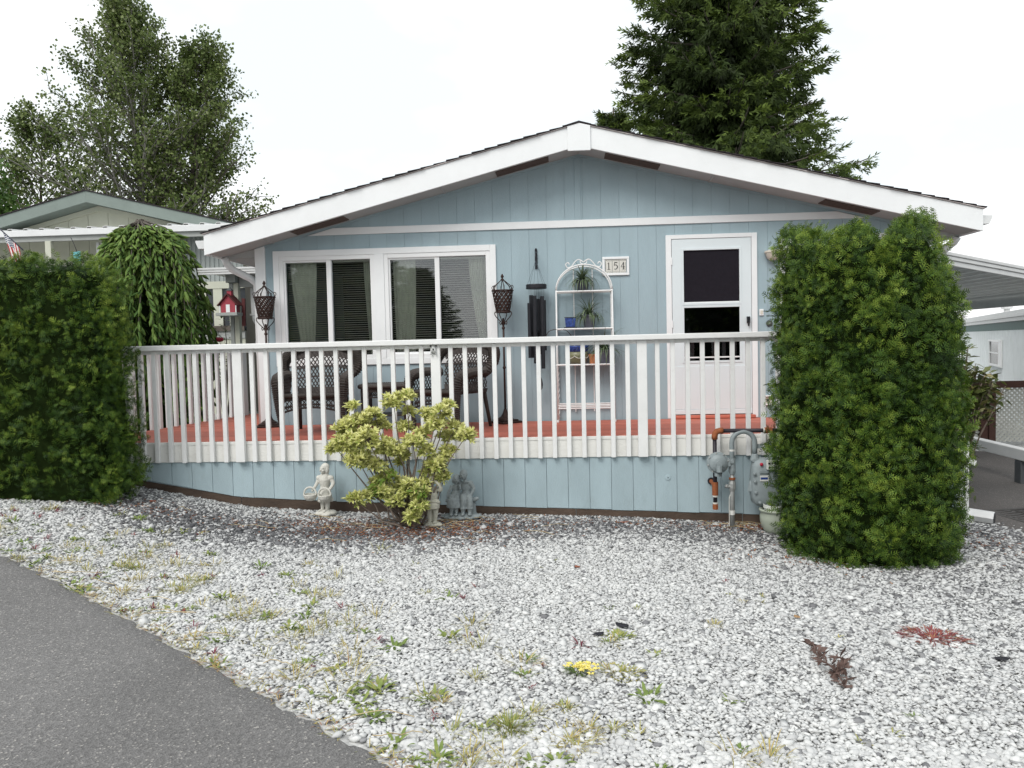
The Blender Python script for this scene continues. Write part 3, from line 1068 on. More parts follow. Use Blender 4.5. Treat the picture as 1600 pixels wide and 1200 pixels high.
# ---- storm door
dt = MB()
dt.box(1.417, 1.478, -0.036, 0.08, 0.0, 2.05).box(2.356, 2.417, -0.036, 0.08, 0.0, 2.05).box(1.478, 2.356, -0.036, 0.08, 2.005, 2.05)
door = hs(dt, 'door', 'white', bevel=0.003)
GX0, GX1 = 1.612, 2.222
slab = MB()
slab.box(1.483, GX0, -0.030, 0.0, 0.045, 2.0).box(GX1, 2.351, -0.030, 0.0, 0.045, 2.0)
slab.box(GX0, GX1, -0.030, 0.0, 1.875, 2.0).box(GX0, GX1, -0.030, 0.0, 1.238, 1.292).box(GX0, GX1, -0.030, 0.0, 0.045, 0.645)
so = slab.build('storm_door', 'door', door)
for z0, z1 in ((1.292, 1.875), (0.645, 1.238)):
    fr = MB()
    fr.box(GX0 - .025, GX0, -.036, -.0302, z0 - .025, z1 + .025).box(GX1, GX1 + .025, -.036, -.0302, z0 - .025, z1 + .025)
    fr.box(GX0, GX1, -.036, -.0302, z1, z1 + .025).box(GX0, GX1, -.036, -.0302, z0 - .025, z0)
    fr.build('glass_bead', 'door', so, bevel=0.002)
    MB().box(GX0, GX1, -0.018, -0.014, z0, z1).build('pane', 'screen' if z0 > 1 else 'door_glass', so)
MB().box(GX0 + .002, GX1 - .002, -0.028, -0.019, 1.292, 1.302).build('screen_bar', 'vinyl', so)
MB().box(GX0 + .002, GX1 - .002, -0.028, -0.019, 0.675, 0.690).build('screen_bar', 'vinyl', so)
MB().box(1.500, 2.335, -0.034, -0.0302, 0.10, 0.585).build('kick_panel', 'door', so, bevel=0.002)
MB().box(1.483, 2.351, -0.04, -0.0302, 0.045, 0.095).build('door_sweep', 'door', so, bevel=0.003)
MB().box(1.52, 2.34, 0.07, 0.082, 0.02, 2.0).build('inner_door', 'black_panel', door)
hn = MB()
hn.box(2.297, 2.330, -0.062, -0.031, 1.055, 1.125).tube([(2.313, -.055, 1.02), (2.313, -.075, 1.06), (2.313, -.075, 1.09)], .009, 6)
hn.build('handle', 'black', so)
for z in (0.35, 1.02, 1.72):
    MB().box(1.470, 1.486, -0.041, -0.0305, z, z + .08).build('hinge', 'white', door)
MB().box(1.46, 2.375, -0.11, 0.0, 0.004, 0.036).build('threshold', 'deck', door, bevel=0.004)

# ---- things on the wall
t = thing('porch_light', 'cream half round porch light between door and clipped hedge', 'light', (2.60, -0.013, 1.815))
b = MB()
b.lathe([(0.005, -.075), (.06, -.075), (.085, -.055), (.10, -.01), (.104, .0)], (0, -0.06, 0), 20)
b.build('glass_bowl', 'cream_light', t, smooth=True)
b = MB()
b.lathe([(.108, 0), (.112, .004), (.112, .022), (.06, .035), (.01, .036)], (0, -0.06, 0), 20)
b.build('cap', 'cream_light', t, smooth=False)
MB().box(-.06, .06, -.02, 0, -.06, .04).build('back_plate', 'white', t)
t = thing('doorbell', 'small white doorbell button on blue wall right of door', 'doorbell', (2.462, -0.0125, 1.169))
MB().box(-.023, .023, -.016, 0, -.036, .036).build('plate', 'vinyl', t, bevel=.004)
MB().box(-.012, .012, -.021, -.016, -.02, .02).build('button', 'cream_light', t, bevel=.002)
t = thing('wall_disc', 'small dark round disc on blue wall beneath doorbell', 'disc', (2.548, -0.0125, 1.046))
MB().lathe([(.036, 0), (.036, -.012), (.026, -.02), (.01, -.021)], (0, 0, 0), 18, 'y').build('disc', 'dark_grey', t)
MB().box(-.012, .012, -.027, -.019, -.004, .004).build('slot', 'pewter', t)
t = thing('outlet_box', 'white outdoor outlet box low on blue wall beside door', 'outlet', (2.525, -0.0125, 0.189))
mb = MB()
mb.box(-.045, .045, -.03, 0, -.055, -.038).box(-.045, .045, -.03, 0, .038, .055).box(-.045, -.03, -.03, 0, -.038, .038).box(.03, .045, -.03, 0, -.038, .038)
mb.build('box', 'vinyl', t, bevel=.003)
MB().box(-.03, .03, -.012, -.001, -.038, .038).build('cover', 'cream_light', t)
MB().box(-.012, .014, -.016, -.012, -.014, .014).build('socket', 'dark_grey', t)

# plaque with the house number 154
t = thing('number_plaque', 'white framed tile plaque reading 154 on blue wall', 'plaque', (0.861, -0.0125, 1.727))
fr = MB()
pw, ph = 0.150, 0.104
fr.box(-pw, pw, -.02, 0, ph - .028, ph).box(-pw, pw, -.02, 0, -ph, -ph + .028).box(-pw, -pw + .028, -.02, 0, -ph + .028, ph - .028).box(pw - .028, pw, -.02, 0, -ph + .028, ph - .028)
fr.build('frame', 'white', t, bevel=.004)


def stroke(mb, pts, w, y0=-.0150, y1=-.0125):
    """flat ribbon through (x,z) points with widths w"""
    if not hasattr(w, '__len__'):
        w = [w] * len(pts)
    L, R_ = [], []
    for i, (x, z) in enumerate(pts):
        a = pts[max(i - 1, 0)]
        b_ = pts[min(i + 1, len(pts) - 1)]
        dx, dz = b_[0] - a[0], b_[1] - a[1]
        k = math.hypot(dx, dz) or 1
        nx, nz_ = -dz / k, dx / k
        L.append((x + nx * w[i] / 2, z + nz_ * w[i] / 2))
        R_.append((x - nx * w[i] / 2, z - nz_ * w[i] / 2))
    for i in range(len(pts) - 1):
        mb.prism_xz([L[i], L[i + 1], R_[i + 1], R_[i]], y0, y1)


DIG = {'1': [([(-.010, .026), (.0, .034), (.0, -.034)], [.004, .008, .009]), ([(-.013, -.034), (.013, -.034)], .005)],
       '5': [([(-.012, .033), (.016, .033)], .008), ([(-.012, .033), (-.014, .004)], .006),
             ([(-.014, .004), (-.004, .010), (.008, .008), (.016, -.004), (.016, -.016), (.008, -.029), (-.004, -.034), (-.015, -.030)], [.005, .006, .008, .010, .010, .008, .006, .007])],
       '4': [([(.008, .035), (.008, -.034)], .009), ([(.008, .034), (-.018, -.012), (.020, -.012)], [.006, .006, .007]), ([(-.003, -.034), (.018, -.034)], .005)]}
for k, ch in enumerate('154'):
    cx = -0.078 + 0.078 * k
    tl = MB().box(cx - .037, cx + .037, -.012, 0, -.073, .073).build('tile', 'tile', t, bevel=.002)
    d = MB()
    for pts, w in DIG[ch]:
        stroke(d, [(cx + a * 1.12, b_ * 1.12 + .002) for a, b_ in pts], w if not hasattr(w, '__len__') else w)
    d.build('numeral', 'digit', tl)
    f = MB()
    for q in range(9):
        xx = cx - .030 + q * .0075
        f.box(xx, xx + .0045, -.0135, -.012, .058 + .004 * math.sin(q * 2), .064 + .004 * math.sin(q * 2))
        if q % 3 != 1:
            f.box(xx, xx + .0045, -.0135, -.012, -.064 + .003 * math.cos(q * 2), -.058 + .003 * math.cos(q * 2))
    if k != 1:
        xx = cx - .036 if k == 0 else cx + .030
        for q in range(6):
            f.box(xx, xx + .004, -.0135, -.012, -.045 + q * .016, -.038 + q * .016)
    f.build('tile_border', 'tile_mark', tl)

# ------------------------------------------------------------------ the deck
DY = -1.56
DECKX1 = 3.90


def deck_left(y):
    return -4.36 + 0.175 * y


deck = thing('wooden_deck', 'red stained wooden deck with white picket railing and blue skirting', 'deck', (0, -0.8, -0.7))


def dk(mb, name, m, parent=None, **k):
    o = mb.build(name, m, parent or deck, **k)
    if parent is None:
        o.location = (0, 0.8, 0.7)
    return o


y = DY + 0.002
while y < 1.62:
    y1 = min(y + 0.138, 1.62)
    xr = DECKX1 if y1 < -0.01 else WL - 0.02
    if y < -0.01 < y1:
        y1 = -0.034
    mb = MB()
    mb.prism_xy([(deck_left(y), y), (xr, y), (xr, y1 - .005), (deck_left(y1 - .005), y1 - .005)], -0.035 + random.uniform(-.001, .001), 0.0 + random.uniform(-.0015, .0015))
    dk(mb, 'deck_board', 'deck', bevel=0.003)
    y = y1 if y1 != -0.034 else -0.009
# rim
XL0 = deck_left(DY)
dk(MB().box(XL0, DECKX1, DY - 0.030, DY, -0.034, -0.004), 'rim_cap', 'rim', bevel=0.003)
xs = [XL0, -2.55, -0.25, 2.1, DECKX1]
for a, b_ in zip(xs[:-1], xs[1:]):
    dk(MB().box(a + .001, b_ - .001, DY - 0.025, DY + 0.01, -0.199, -0.0345), 'rim_board', 'rim', bevel=0.002)
# side rim along the angled left edge
mb = MB()
mb.prism_xy([(deck_left(DY), DY), (deck_left(DY) + .04, DY), (deck_left(1.62) + .04, 1.62), (deck_left(1.62), 1.62)], -0.19, -0.036)
dk(mb, 'rim_board', 'rim')
# handrail: flat cap with a slim rail beneath
ZR = 0.941
RAIL1 = 3.35
dk(MB().box(XL0 - .02, RAIL1, DY - 0.115, DY + 0.03, ZR - 0.050, ZR), 'handrail', 'rail', bevel=0.006)
dk(MB().box(XL0, RAIL1 - .02, DY - 0.055, DY - 0.020, ZR - 0.085, ZR - 0.0505), 'rail_stringer', 'rail', bevel=0.003)
# posts and balusters on the outside of the rim
bal_me = None
post_me = None


def baluster(x, yy=None, w=0.0205, d0=-0.067, d1=-0.0305, name='baluster', z0=-0.197, z1=ZR - 0.051, parent=None):
    global bal_me
    if bal_me is None:
        m_ = MB().box(-w, w, d0, d1, 0, z1 - z0)
        o = m_.build(name, 'rail', deck, bevel=0.003)
        bal_me = o.data
    else:
        o = link(name, bal_me, None, deck, bevel=0.003)
    dz = random.uniform(-.004, .003)
    o.location = (x + random.uniform(-.003, .003), (DY if yy is None else yy) + 0.8, z0 + dz + 0.7)
    return o


def rail_post(x):
    global post_me
    if post_me is None:
        o = MB().box(-.045, .045, -.078, -.0305, -0.199, ZR - .051).build('rail_post', 'rail', deck, bevel=0.005)
        post_me = o.data
    else:
        o = link('rail_post', post_me, None, deck, bevel=0.005)
    o.location = (x, DY + 0.8, 0.7)


posts = [-2.865, -0.945, 0.985]      # from the photograph
for p in posts:
    rail_post(p)
step = 0.1372
for a, b_ in ((posts[0], posts[1]), (posts[1], posts[2])):
    for k in range(13):
        baluster(a + (b_ - a) * (k + 1 + .02) / 14)
for k in range(1, 13):
    baluster(posts[0] - step * k - .01)
for k in range(1, 18):
    if k == 14 or k == 17:
        rail_post(posts[2] + step * k)
    else:
        baluster(posts[2] + step * k + .004)
# right end corner post down to the gravel
dk(MB().box(3.83, 3.925, DY - 0.05, DY + .045, -0.87, -0.10), 'corner_post', 'rail', bevel=0.005)
# railing along the angled left side
sa = math.atan2(0.175, 1.0)
p0 = Vector((deck_left(-1.5) + .03, -1.5, 0))
p1 = Vector((deck_left(1.42) + .03, 1.42, 0))
L = (p1 - p0).length
side = MB()
dirv = (p1 - p0).normalized()
nrm = Vector((dirv.y, -dirv.x, 0))
for (h0, h1, wd) in ((ZR - .040, ZR - .002, .07), (ZR - .075, ZR - .0405, .02)):
    a, b_ = p0 + nrm * wd, p1 + nrm * wd
    c, d = p1 - nrm * wd, p0 - nrm * wd
    side.hexa([(q.x, q.y, h0) for q in (a, b_, c, d)], [(q.x, q.y, h1) for q in (a, b_, c, d)])
dk(side, 'side_handrail', 'rail', bevel=0.004)
sb = None
n = int(L / 0.137)
for k in range(n + 1):
    q = p0 + dirv * (L * k / n)
    last = k in (0, n)
    if sb is None or last:
        w = .045 if last else .0205
        o = MB().box(-w, w, -w, w, 0.0, ZR - .041).build('rail_post' if last else 'baluster', 'rail', deck, bevel=.003)
        if not last:
            sb = o.data
    else:
        o = link('baluster', sb, None, deck, bevel=.003)
    o.rotation_euler = (0, 0, -sa)
    o.location = (q.x, q.y + 0.8, 0.7)
# skirting boards, cut along the rising grade
KX = [-4.9, -4.01, -2.92, -2.125, -0.443, 0.952, 2.109, 3.95]
KZ = [-0.20, -0.339, -0.547, -0.593, -0.659, -0.715, -0.762, -0.79]


def skz(x):
    return float(np.interp(x, KX, KZ))


x = XL0 + 0.03
while x < DECKX1 - .05:
    xb = min(x + 0.2035, DECKX1 - .04)
    a, b_ = x + .0016, xb - .0016
    mb = MB()
    j = random.uniform(-.004, .004)
    mb.prism_xz([(a, skz(a) + j), (b_, skz(b_) + j), (b_, -0.190), (a, -0.190)], DY - 0.012, DY + 0.003)
    dk(mb, 'skirt_board', 'blue_skirt', bevel=0.002)
    x = xb
mb = MB()
mb.prism_xz([(XL0, -0.75), (DECKX1 - .04, -1.0), (DECKX1 - .04, -0.19), (XL0, -0.19)], DY + 0.0035, DY + 0.02)
dk(mb, 'skirt_backing', 'blue_skirt')
# rough brown board at the foot of the skirting
xs = [XL0 + .02, -2.9, -1.2, 0.35, 1.9, DECKX1 - .05]
for a, b_ in zip(xs[:-1], xs[1:]):
    mb = MB()
    mb.prism_xz([(a + .002, skz(a) - .22), (b_ - .002, skz(b_) - .22), (b_ - .002, skz(b_) + .01), (a + .002, skz(a) + .01)], DY - 0.010, DY + 0.0025) if False else \
        mb.prism_xz([(a + .002, skz(a) - .22), (b_ - .002, skz(b_) - .22), (b_ - .002, skz(b_) - .004), (a + .002, skz(a) - .004)], DY - 0.006, DY + 0.0025)
    dk(mb, 'base_board', 'brown_board', bevel=.002)
# screw plate on the skirting
dk(MB().lathe([(.027, 0), (.027, -.003), (.02, -.005), (.01, -.005)], (1.215, DY - .0125, -0.405), 18, 'y'), 'cover_plate', 'blue_skirt', smooth=False)
dk(MB().lathe([(.006, -.004), (.004, -.009)], (1.215, DY - .013, -0.405), 8, 'y'), 'screw', 'dark_grey')

# ------------------------------------------------------------------ foliage templates
def diamonds(specs):
    """specs: (base xyz, dir xyz, length, width, normal) -> thin four-point leaflets"""
    V, F = [], []
    for b_, d, L_, w, nrm_ in specs:
        b_, d, nrm_ = Vector(b_), Vector(d).normalized(), Vector(nrm_)
        s_ = d.cross(nrm_).normalized() * w / 2
        o = len(V)
        V += [b_, b_ + d * L_ * .45 + s_, b_ + d * L_, b_ + d * L_ * .45 - s_]
        F += [(o, o + 1, o + 2, o + 3)]
    return np.array([tuple(v) for v in V]), np.array(F)


def arbor_spray():
    """open feathery frond: a stem with narrow side fingers, tip nodding"""
    sp = [((0, 0, 0), (0, 1, 0), 1.0, .105, (0, 0, 1))]
    for i, t_ in enumerate((.12, .42, .66)):
        for s_ in (-1, 1):
            L_ = .62 - .42 * t_
            sp.append(((0, t_, 0), (s_ * 1.0, .55, .28 * s_), L_, .115, (.45 * s_, 0, 1)))
    V, F = diamonds(sp)
    V[:, 2] -= 0.35 * V[:, 1] ** 2
    return V, F


def hang_spray():
    """drooping conifer twig, hangs along +Y of its own frame"""
    sp = []
    for k in range(3):
        t_ = k / 3
        for s_ in (-1, 1):
            sp.append(((0, t_ * .8, 0), (s_ * .6, 1, .3 * (-1) ** k), .52 - .18 * t_, .13, (0.3 * s_, .2, 1)))
    sp.append(((0, 0, 0), (0, 1, 0), 1.0, .10, (0, 0, 1)))
    return diamonds(sp)


AV, AF = arbor_spray()
HV, HF = hang_spray()
ATIP = np.tile(np.array([-.34, .02, .38, .02]), len(AV) // 4)


def hedge(name, label, c, rx, ry, z0, z1, topfn, n, taper, seed, power=3.0, dens_front=True, core=True):
    """clipped arborvitae: leaf sprays on a lumpy column with a dark twiggy inside"""
    global rng
    rng = np.random.default_rng(seed)
    loc = (c[0], c[1], z0)
    t = thing(name, label, 'hedge', loc)

    def surf(a, h, k=1.0):
        ca, sa_ = np.cos(a), np.sin(a)
        rad = (np.abs(ca) ** power + np.abs(sa_) ** power) ** (-1 / power)
        tp = taper(h) * k
        X = c[0] + rx * rad * ca * tp
        Y = c[1] + ry * rad * sa_ * tp
        return X, Y
    a = rng.uniform(0, 2 * PI, n * 2)
    # more of them on the side one sees
    w = 0.14 + 0.86 * (np.sin(a) < 0.25)
    a = a[rng.random(len(a)) < w][:n]
    n = len(a)
    h = rng.random(n) ** 0.92
    X, Y = surf(a, h)
    top = topfn(X, Y)
    Z = z0 + h * (top - z0)
    P = np.stack([X, Y, Z], 1)
    N_ = np.stack([np.cos(a) / rx, np.sin(a) / ry, np.zeros(n)], 1)
    N_ /= np.linalg.norm(N_, axis=1, keepdims=True)
    N_[:, 2] = 0.15 + 0.9 * np.clip(h - 0.9, 0, 1) * 8
    # top cap
    nt = n // 9
    aa, rr = rng.uniform(0, 2 * PI, nt), np.sqrt(rng.random(nt)) * 0.99
    X2, Y2 = surf(aa, np.ones(nt), rr)
    Z2 = topfn(X2, Y2) + 0.0 * rr
    P = np.concatenate([P, np.stack([X2, Y2, Z2], 1)])
    N_ = np.concatenate([N_, np.stack([0.3 * np.cos(aa), 0.3 * np.sin(aa), np.ones(nt)], 1)])
    N_ /= np.linalg.norm(N_, axis=1, keepdims=True)
    # clusters of sprays: each a small fan pushed out of, or sunk into, the clipped face
    n = len(P)
    lump = wob(P * np.array([1, 1, .55]), 4.5, seed) * 0.65 + wob(P * np.array([1, 1, .7]), 11, seed + 1) * 0.55
    depth = rng.random(n)
    P = P + N_ * (0.065 * lump - 0.15 * depth ** 2.0 + 0.025)[:, None]
    up = np.array([[0, 0, 1.0]])
    side = np.cross(N_, up) * rng.normal(size=(n, 1)) * 0.65
    d = N_ * 0.62 + up * rng.uniform(.0, 1.0, (n, 1)) + side + rng.normal(size=(n, 3)) * 0.15
    d /= np.linalg.norm(d, axis=1, keepdims=True)
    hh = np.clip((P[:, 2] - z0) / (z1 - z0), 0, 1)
    tone = 0.60 + 0.20 * lump - 0.62 * depth ** 1.5 + 0.10 * hh ** 3 + 0.13 * rng.normal(size=n)  # sunk sprays toned darker: shade of the gaps put into leaf colour
    per = 8
    Pc, dc, Nc = np.repeat(P, per, 0), np.repeat(d, per, 0), np.repeat(N_, per, 0)
    m2 = len(Pc)
    j = rng.normal(size=(m2, 3))
    Pc = Pc + j * 0.026
    dd = dc + rng.normal(size=(m2, 3)) * 0.34
    roll = np.repeat(rng.uniform(-1.3, 1.3, n), per) + rng.normal(size=m2) * .3
    R = frames(dd, Nc, roll)
    sc = rng.uniform(0.034, 0.072, m2)
    along = np.sum(j * dc, 1)
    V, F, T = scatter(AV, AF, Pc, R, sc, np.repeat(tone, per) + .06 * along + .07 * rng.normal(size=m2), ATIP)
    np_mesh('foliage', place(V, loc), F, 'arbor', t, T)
    # inside
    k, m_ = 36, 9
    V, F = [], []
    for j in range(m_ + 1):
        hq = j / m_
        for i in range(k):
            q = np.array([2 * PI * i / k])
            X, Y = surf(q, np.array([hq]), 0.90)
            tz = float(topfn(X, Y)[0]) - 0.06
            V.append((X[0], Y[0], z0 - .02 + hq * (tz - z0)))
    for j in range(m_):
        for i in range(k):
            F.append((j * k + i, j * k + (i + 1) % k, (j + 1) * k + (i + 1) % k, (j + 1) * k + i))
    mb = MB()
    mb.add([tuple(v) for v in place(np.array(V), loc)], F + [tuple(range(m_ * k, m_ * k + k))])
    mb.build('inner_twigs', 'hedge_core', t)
    mb = MB()
    for q in range(4):
        xx = (q - 1.5) * rx * .35
        mb2 = MB().tube([(xx, .05 * (-1) ** q, -.05), (xx + .02, 0, .6), (xx, 0, (z1 - z0) * .8)], [.04, .03, .015], 7)
        mb2.build('stem', 'bark', t)
    return t


def top_right(X, Y):
    Xp = .274 + (X - .274) * 6.57 / (Y + 9.07)
    base = np.interp(Xp, [1.8, 1.93, 2.1, 2.3, 2.45, 2.55, 2.63, 2.72, 2.8, 2.88, 2.97, 3.05, 3.15, 3.22, 3.3],
                     [1.50, 1.66, 1.68, 1.66, 1.62, 1.68, 1.74, 1.64, 1.53, 1.62, 1.75, 1.79, 1.73, 1.57, 1.25])
    return 0.878 + (base - 0.878) * (Y + 9.07) / 6.57 + 0.02 * np.sin(Y * 9 + X * 5)


def taper_right(h):
    return np.interp(h, [0, .06, .2, .5, .85, .95, 1.0], [.86, .95, 1.0, 1.0, .96, .93, .86])


hedge('arborvitae_hedge', 'tall clipped arborvitae hedge in front of the right deck end and gas meter', (2.63, -2.50), 0.635, 0.80, -0.90, 1.9, top_right, 3200, taper_right, 3, 2.6)


def top_left(X, Y):
    return np.interp(X, [-6.3, -5.2, -4.7, -4.3, -4.0, -3.85, -3.72, -3.6], [1.70, 1.72, 1.70, 1.71, 1.69, 1.62, 1.46, 1.15]) + 0.035 * np.sin(X * 13 + Y * 7)


def taper_left(h):
    return np.interp(h, [0, .08, .3, .55, .85, .95, 1.0], [.95, .99, 1.0, .985, .95, .92, .86])


hedge('arborvitae_hedge', 'broad clipped arborvitae hedge hiding the left end of the deck', (-4.93, -2.06), 1.225, 0.43, -0.46, 1.8, top_left, 2600, taper_left, 5, 4.0)


# ------------------------------------------------------------------ trees
def leaf_quad():
    V = np.array([(0, 0, 0), (.42, .5, .05), (0, 1, -.08), (-.42, .5, .05)], float)
    return V, np.array([(0, 1, 2, 3)])


LV, LF = leaf_quad()


def broadleaf(name, label, loc, H, prof, nlimb, seed, leafm, barkm, leaf=0.13, rise=0.9, lean=(0, 0), t0=0.22, per=12, spread=0.34, trunk_r=0.22, tone0=0.45, group=None, sub=8, cat='tree'):
    r = np.random.default_rng(seed)
    t = thing(name, label, cat, loc, 0, group)
    wood = MB()
    tp = []
    for k in range(9):
        q = k / 8
        tp.append(Vector((lean[0] * q ** 1.5 + .12 * math.sin(q * 5 + seed) * q, lean[1] * q + .1 * math.cos(q * 4 + seed) * q, H * .96 * q)))
    wood.tube(tp, [trunk_r * (1 - .93 * (k / 8) ** .9) for k in range(9)], 9, cap=False)
    C, CT = [], []
    limbs = MB()
    for i in range(nlimb):
        q = t0 + (0.98 - t0) * (i + r.random()) / nlimb
        az = i * 2.399963 + r.normal() * .35
        k = min(int(q * 8), 7)
        base = tp[k].lerp(tp[k + 1], q * 8 - k)
        L_ = prof(q, az) * r.uniform(.75, 1.12)
        el = rise * (0.45 + 0.75 * q) + r.normal() * .1
        d = Vector((math.cos(az) * math.cos(el), math.sin(az) * math.cos(el), math.sin(el)))
        pth = [base]
        dd = d.copy()
        nseg = 6
        for s_ in range(nseg):
            dd = (dd + Vector((r.normal() * .12, r.normal() * .12, .06 + r.normal() * .10))).normalized()
            pth.append(pth[-1] + dd * L_ / nseg)
        r0 = trunk_r * .36 * (1.05 - q) + .012
        limbs.tube(pth, [r0 * (1 - .9 * s_ / nseg) for s_ in range(nseg + 1)], 5, cap=False)
        for s_ in range(sub):
            u = .22 + .78 * (s_ + r.random()) / sub
            kk = min(int(u * nseg), nseg - 1)
            pb = pth[kk].lerp(pth[kk + 1], u * nseg - kk)
            sd_ = (dd * .7 + Vector(r.normal(size=3)) * .55 + Vector((0, 0, .45))).normalized()
            sl = L_ * (.42 - .22 * u) * r.uniform(.6, 1.2) + .15
            pm = pb + sd_ * sl * .5 + Vector((0, 0, .05 * sl))
            pe = pb + sd_ * sl + Vector((0, 0, -.04 * sl))
            limbs.tube([pb, pm, pe], [r0 * .35 + .004, r0 * .2 + .003, .003], 3, cap=False)
            for f_ in (.25, .45, .65, .85, 1.0):
                C.append(pb.lerp(pe, f_))
                CT.append(u)
    wood.build('trunk', barkm, t, smooth=True)
    limbs.build('branch', barkm, t, smooth=True)
    C = np.array([tuple(c) for c in C])
    n = len(C) * per
    P = np.repeat(C, per, 0) + r.normal(size=(n, 3)) * np.array([spread, spread, spread * .75])
    q = r.normal(size=(n, 4))
    q /= np.linalg.norm(q, axis=1, keepdims=True)
    w, x, y_, z = q.T
    R = np.stack([np.stack([1 - 2 * (y_ * y_ + z * z), 2 * (x * y_ - z * w), 2 * (x * z + y_ * w)], 1), np.stack([2 * (x * y_ + z * w), 1 - 2 * (x * x + z * z), 2 * (y_ * z - x * w)], 1),
                  np.stack([2 * (x * z - y_ * w), 2 * (y_ * z + x * w), 1 - 2 * (x * x + y_ * y_)], 1)], 1)
    sc = r.uniform(.6, 1.25, n) * leaf
    tone = tone0 + .16 * np.repeat(wob(C, 1.1, seed), per) + .17 * r.normal(size=n)
    V, F, T = scatter(LV, LF, P, R, sc, tone)
    np_mesh('crown', V, F, leafm, t, T)
    return t


def g_at(x, y_):
    return gz(x, y_)


broadleaf('poplar_tree', 'tallest airy poplar behind the cream house, pale trunk leaning left', (-17.7, 25, -0.3), 16.4,
          lambda q, a: 5.2 * (1 - q) ** .62 * (.6 + .4 * min(1, q * 3)) + .7 + (.7 if math.cos(a) < -.2 else 0) * (q < .8), 100, 21, 'poplar', 'bark_grey', 0.14, 0.72, (-.9, 0), .20, 5, .16, .26, .62, 'poplars beyond the cream house', 12)
broadleaf('poplar_tree', 'airy poplar with two darker limbs, right of the tallest one', (-16.9, 26, -0.3), 14.8,
          lambda q, a: 4.1 * (1 - q) ** .55 * (.7 + .3 * min(1, q * 3)) + .6 + (.3 if (math.cos(a) > .2 and q < .55) else 0), 100, 33, 'poplar', 'bark', 0.14, 0.62, (1.5, 0), .18, 5, .16, .26, .58, 'poplars beyond the cream house', 12)
broadleaf('poplar_tree', 'low airy poplar at the left edge behind the bright green tree', (-22.4, 24.5, -0.3), 11.2,
          lambda q, a: 4.2 * (1 - q) ** .5 + .7, 50, 45, 'poplar', 'bark', 0.14, 0.75, (.3, 0), .22, 5, .16, .2, .52, 'poplars beyond the cream house', 11)
broadleaf('leafy_tree', 'bright green leafy tree rising over the cream roof at far left', (-19.8, 16, -0.3), 6.6,
          lambda q, a: 2.9 * (1 - q) ** .4 + .6, 44, 52, 'leafy', 'bark', 0.17, 0.6, (0, 0), .15, 15, .38, .2, .52, None)


def conifer(name, label, loc, H, prof, zlo, seed, m):
    r = np.random.default_rng(seed)
    t = thing(name, label, 'tree', loc)
    mb = MB()
    mb.tube([(0, 0, 0), (.05, 0, H * .35), (0, .05, H * .7), (0, 0, H * .965)], [.34, .26, .13, .02], 9)
    mb.build('trunk', 'bark', t, smooth=True)
    limbs = MB()
    P, D, S, T = [], [], [], []
    z = zlo
    k = 0
    while z < H - .3:
        nb = 8
        for b_ in range(nb):
            az = k * .9 + b_ * 2 * PI / nb + r.normal() * .22
            zz = z + r.uniform(-.16, .16)
            L_ = prof(zz / H) * (r.uniform(.78, 1.10) if r.random() < .9 else r.uniform(1.08, 1.22))
            ca, sa_ = math.cos(az), math.sin(az)
            droop = r.uniform(.20, .36)

            def pt(s_):
                return np.array([ca * s_ * L_, sa_ * s_ * L_, zz + L_ * (.16 * s_ - droop * 1.5 * s_ ** 2 + droop * 1.25 * s_ ** 3.2)])
            pth = [pt(i_ / 7) for i_ in range(8)]
            limbs.tube([tuple(p) for p in pth], [.05 * (1 - .9 * i_ / 7) * (L_ / 3) + .006 for i_ in range(8)], 4, cap=False)
            n = int(L_ * 36) + 10
            s_ = r.random(n) ** .75 * .98 + .03
            lat = r.uniform(-1, 1, n) * (.34 * L_ * (1 - .75 * s_) + .05)
            p = np.stack([pt(q) for q in s_])
            p[:, 0] += -sa_ * lat
            p[:, 1] += ca * lat
            p[:, 2] -= .28 * np.abs(lat) + r.random(n) * .06
            out = np.stack([np.full(n, ca) - sa_ * np.sign(lat) * .8, np.full(n, sa_) + ca * np.sign(lat) * .8, np.zeros(n)], 1)
            hang = np.clip(1.5 - s_ * 1.2, .15, 1)[:, None]
            d = out * (.35 + .8 * (1 - hang)) + np.array([[0, 0, -1.0]]) * hang * 1.1 + np.array([[0, 0, .55]]) * (1 - hang) * (s_[:, None] > .8) + r.normal(size=(n, 3)) * .22
            P.append(p)
            D.append(d)
            S.append(r.uniform(.28, .72, n) * (1.05 - .5 * s_))
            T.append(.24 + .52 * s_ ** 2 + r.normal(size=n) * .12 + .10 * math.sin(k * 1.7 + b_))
        z += .36
        k += 1
    P, D, S, T = map(np.concatenate, (P, D, S, T))
    R = frames(D, r.normal(size=D.shape), r.uniform(0, 6, len(P)))
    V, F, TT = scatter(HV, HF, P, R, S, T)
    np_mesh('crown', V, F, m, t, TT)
    limbs.build('branch', 'bark', t, smooth=True)
    return t


big_fir = conifer('fir_tree', 'huge dark drooping fir towering behind the blue house roof', (4.62, 12.6, -1.0), 18.0,
        lambda q: 3.8 * (1 - q) ** .66 + .1 + .35 * math.sin(q * 40) * (1 - q), 3.4, 61, 'fir')
conifer('young_fir_tree', 'small fir tip peeking over the roof ridge left of the huge fir', (1.75, 13.6, -1.0), 8.7,
        lambda q: 2.2 * (1 - q) ** .8 + .08, 4.2, 67, 'fir')

# firs across the road: they show as dark shapes in the window reflections
def fir_copy(loc, sc, label):
    r = big_fir.copy()
    COL.objects.link(r)
    r.location = loc
    r.scale = (sc[0], sc[0], sc[1])
    r['label'] = label
    r['group'] = 'firs across the road'
    for ch in list(big_fir.children):
        c = ch.copy()
        COL.objects.link(c)
        c.parent = r


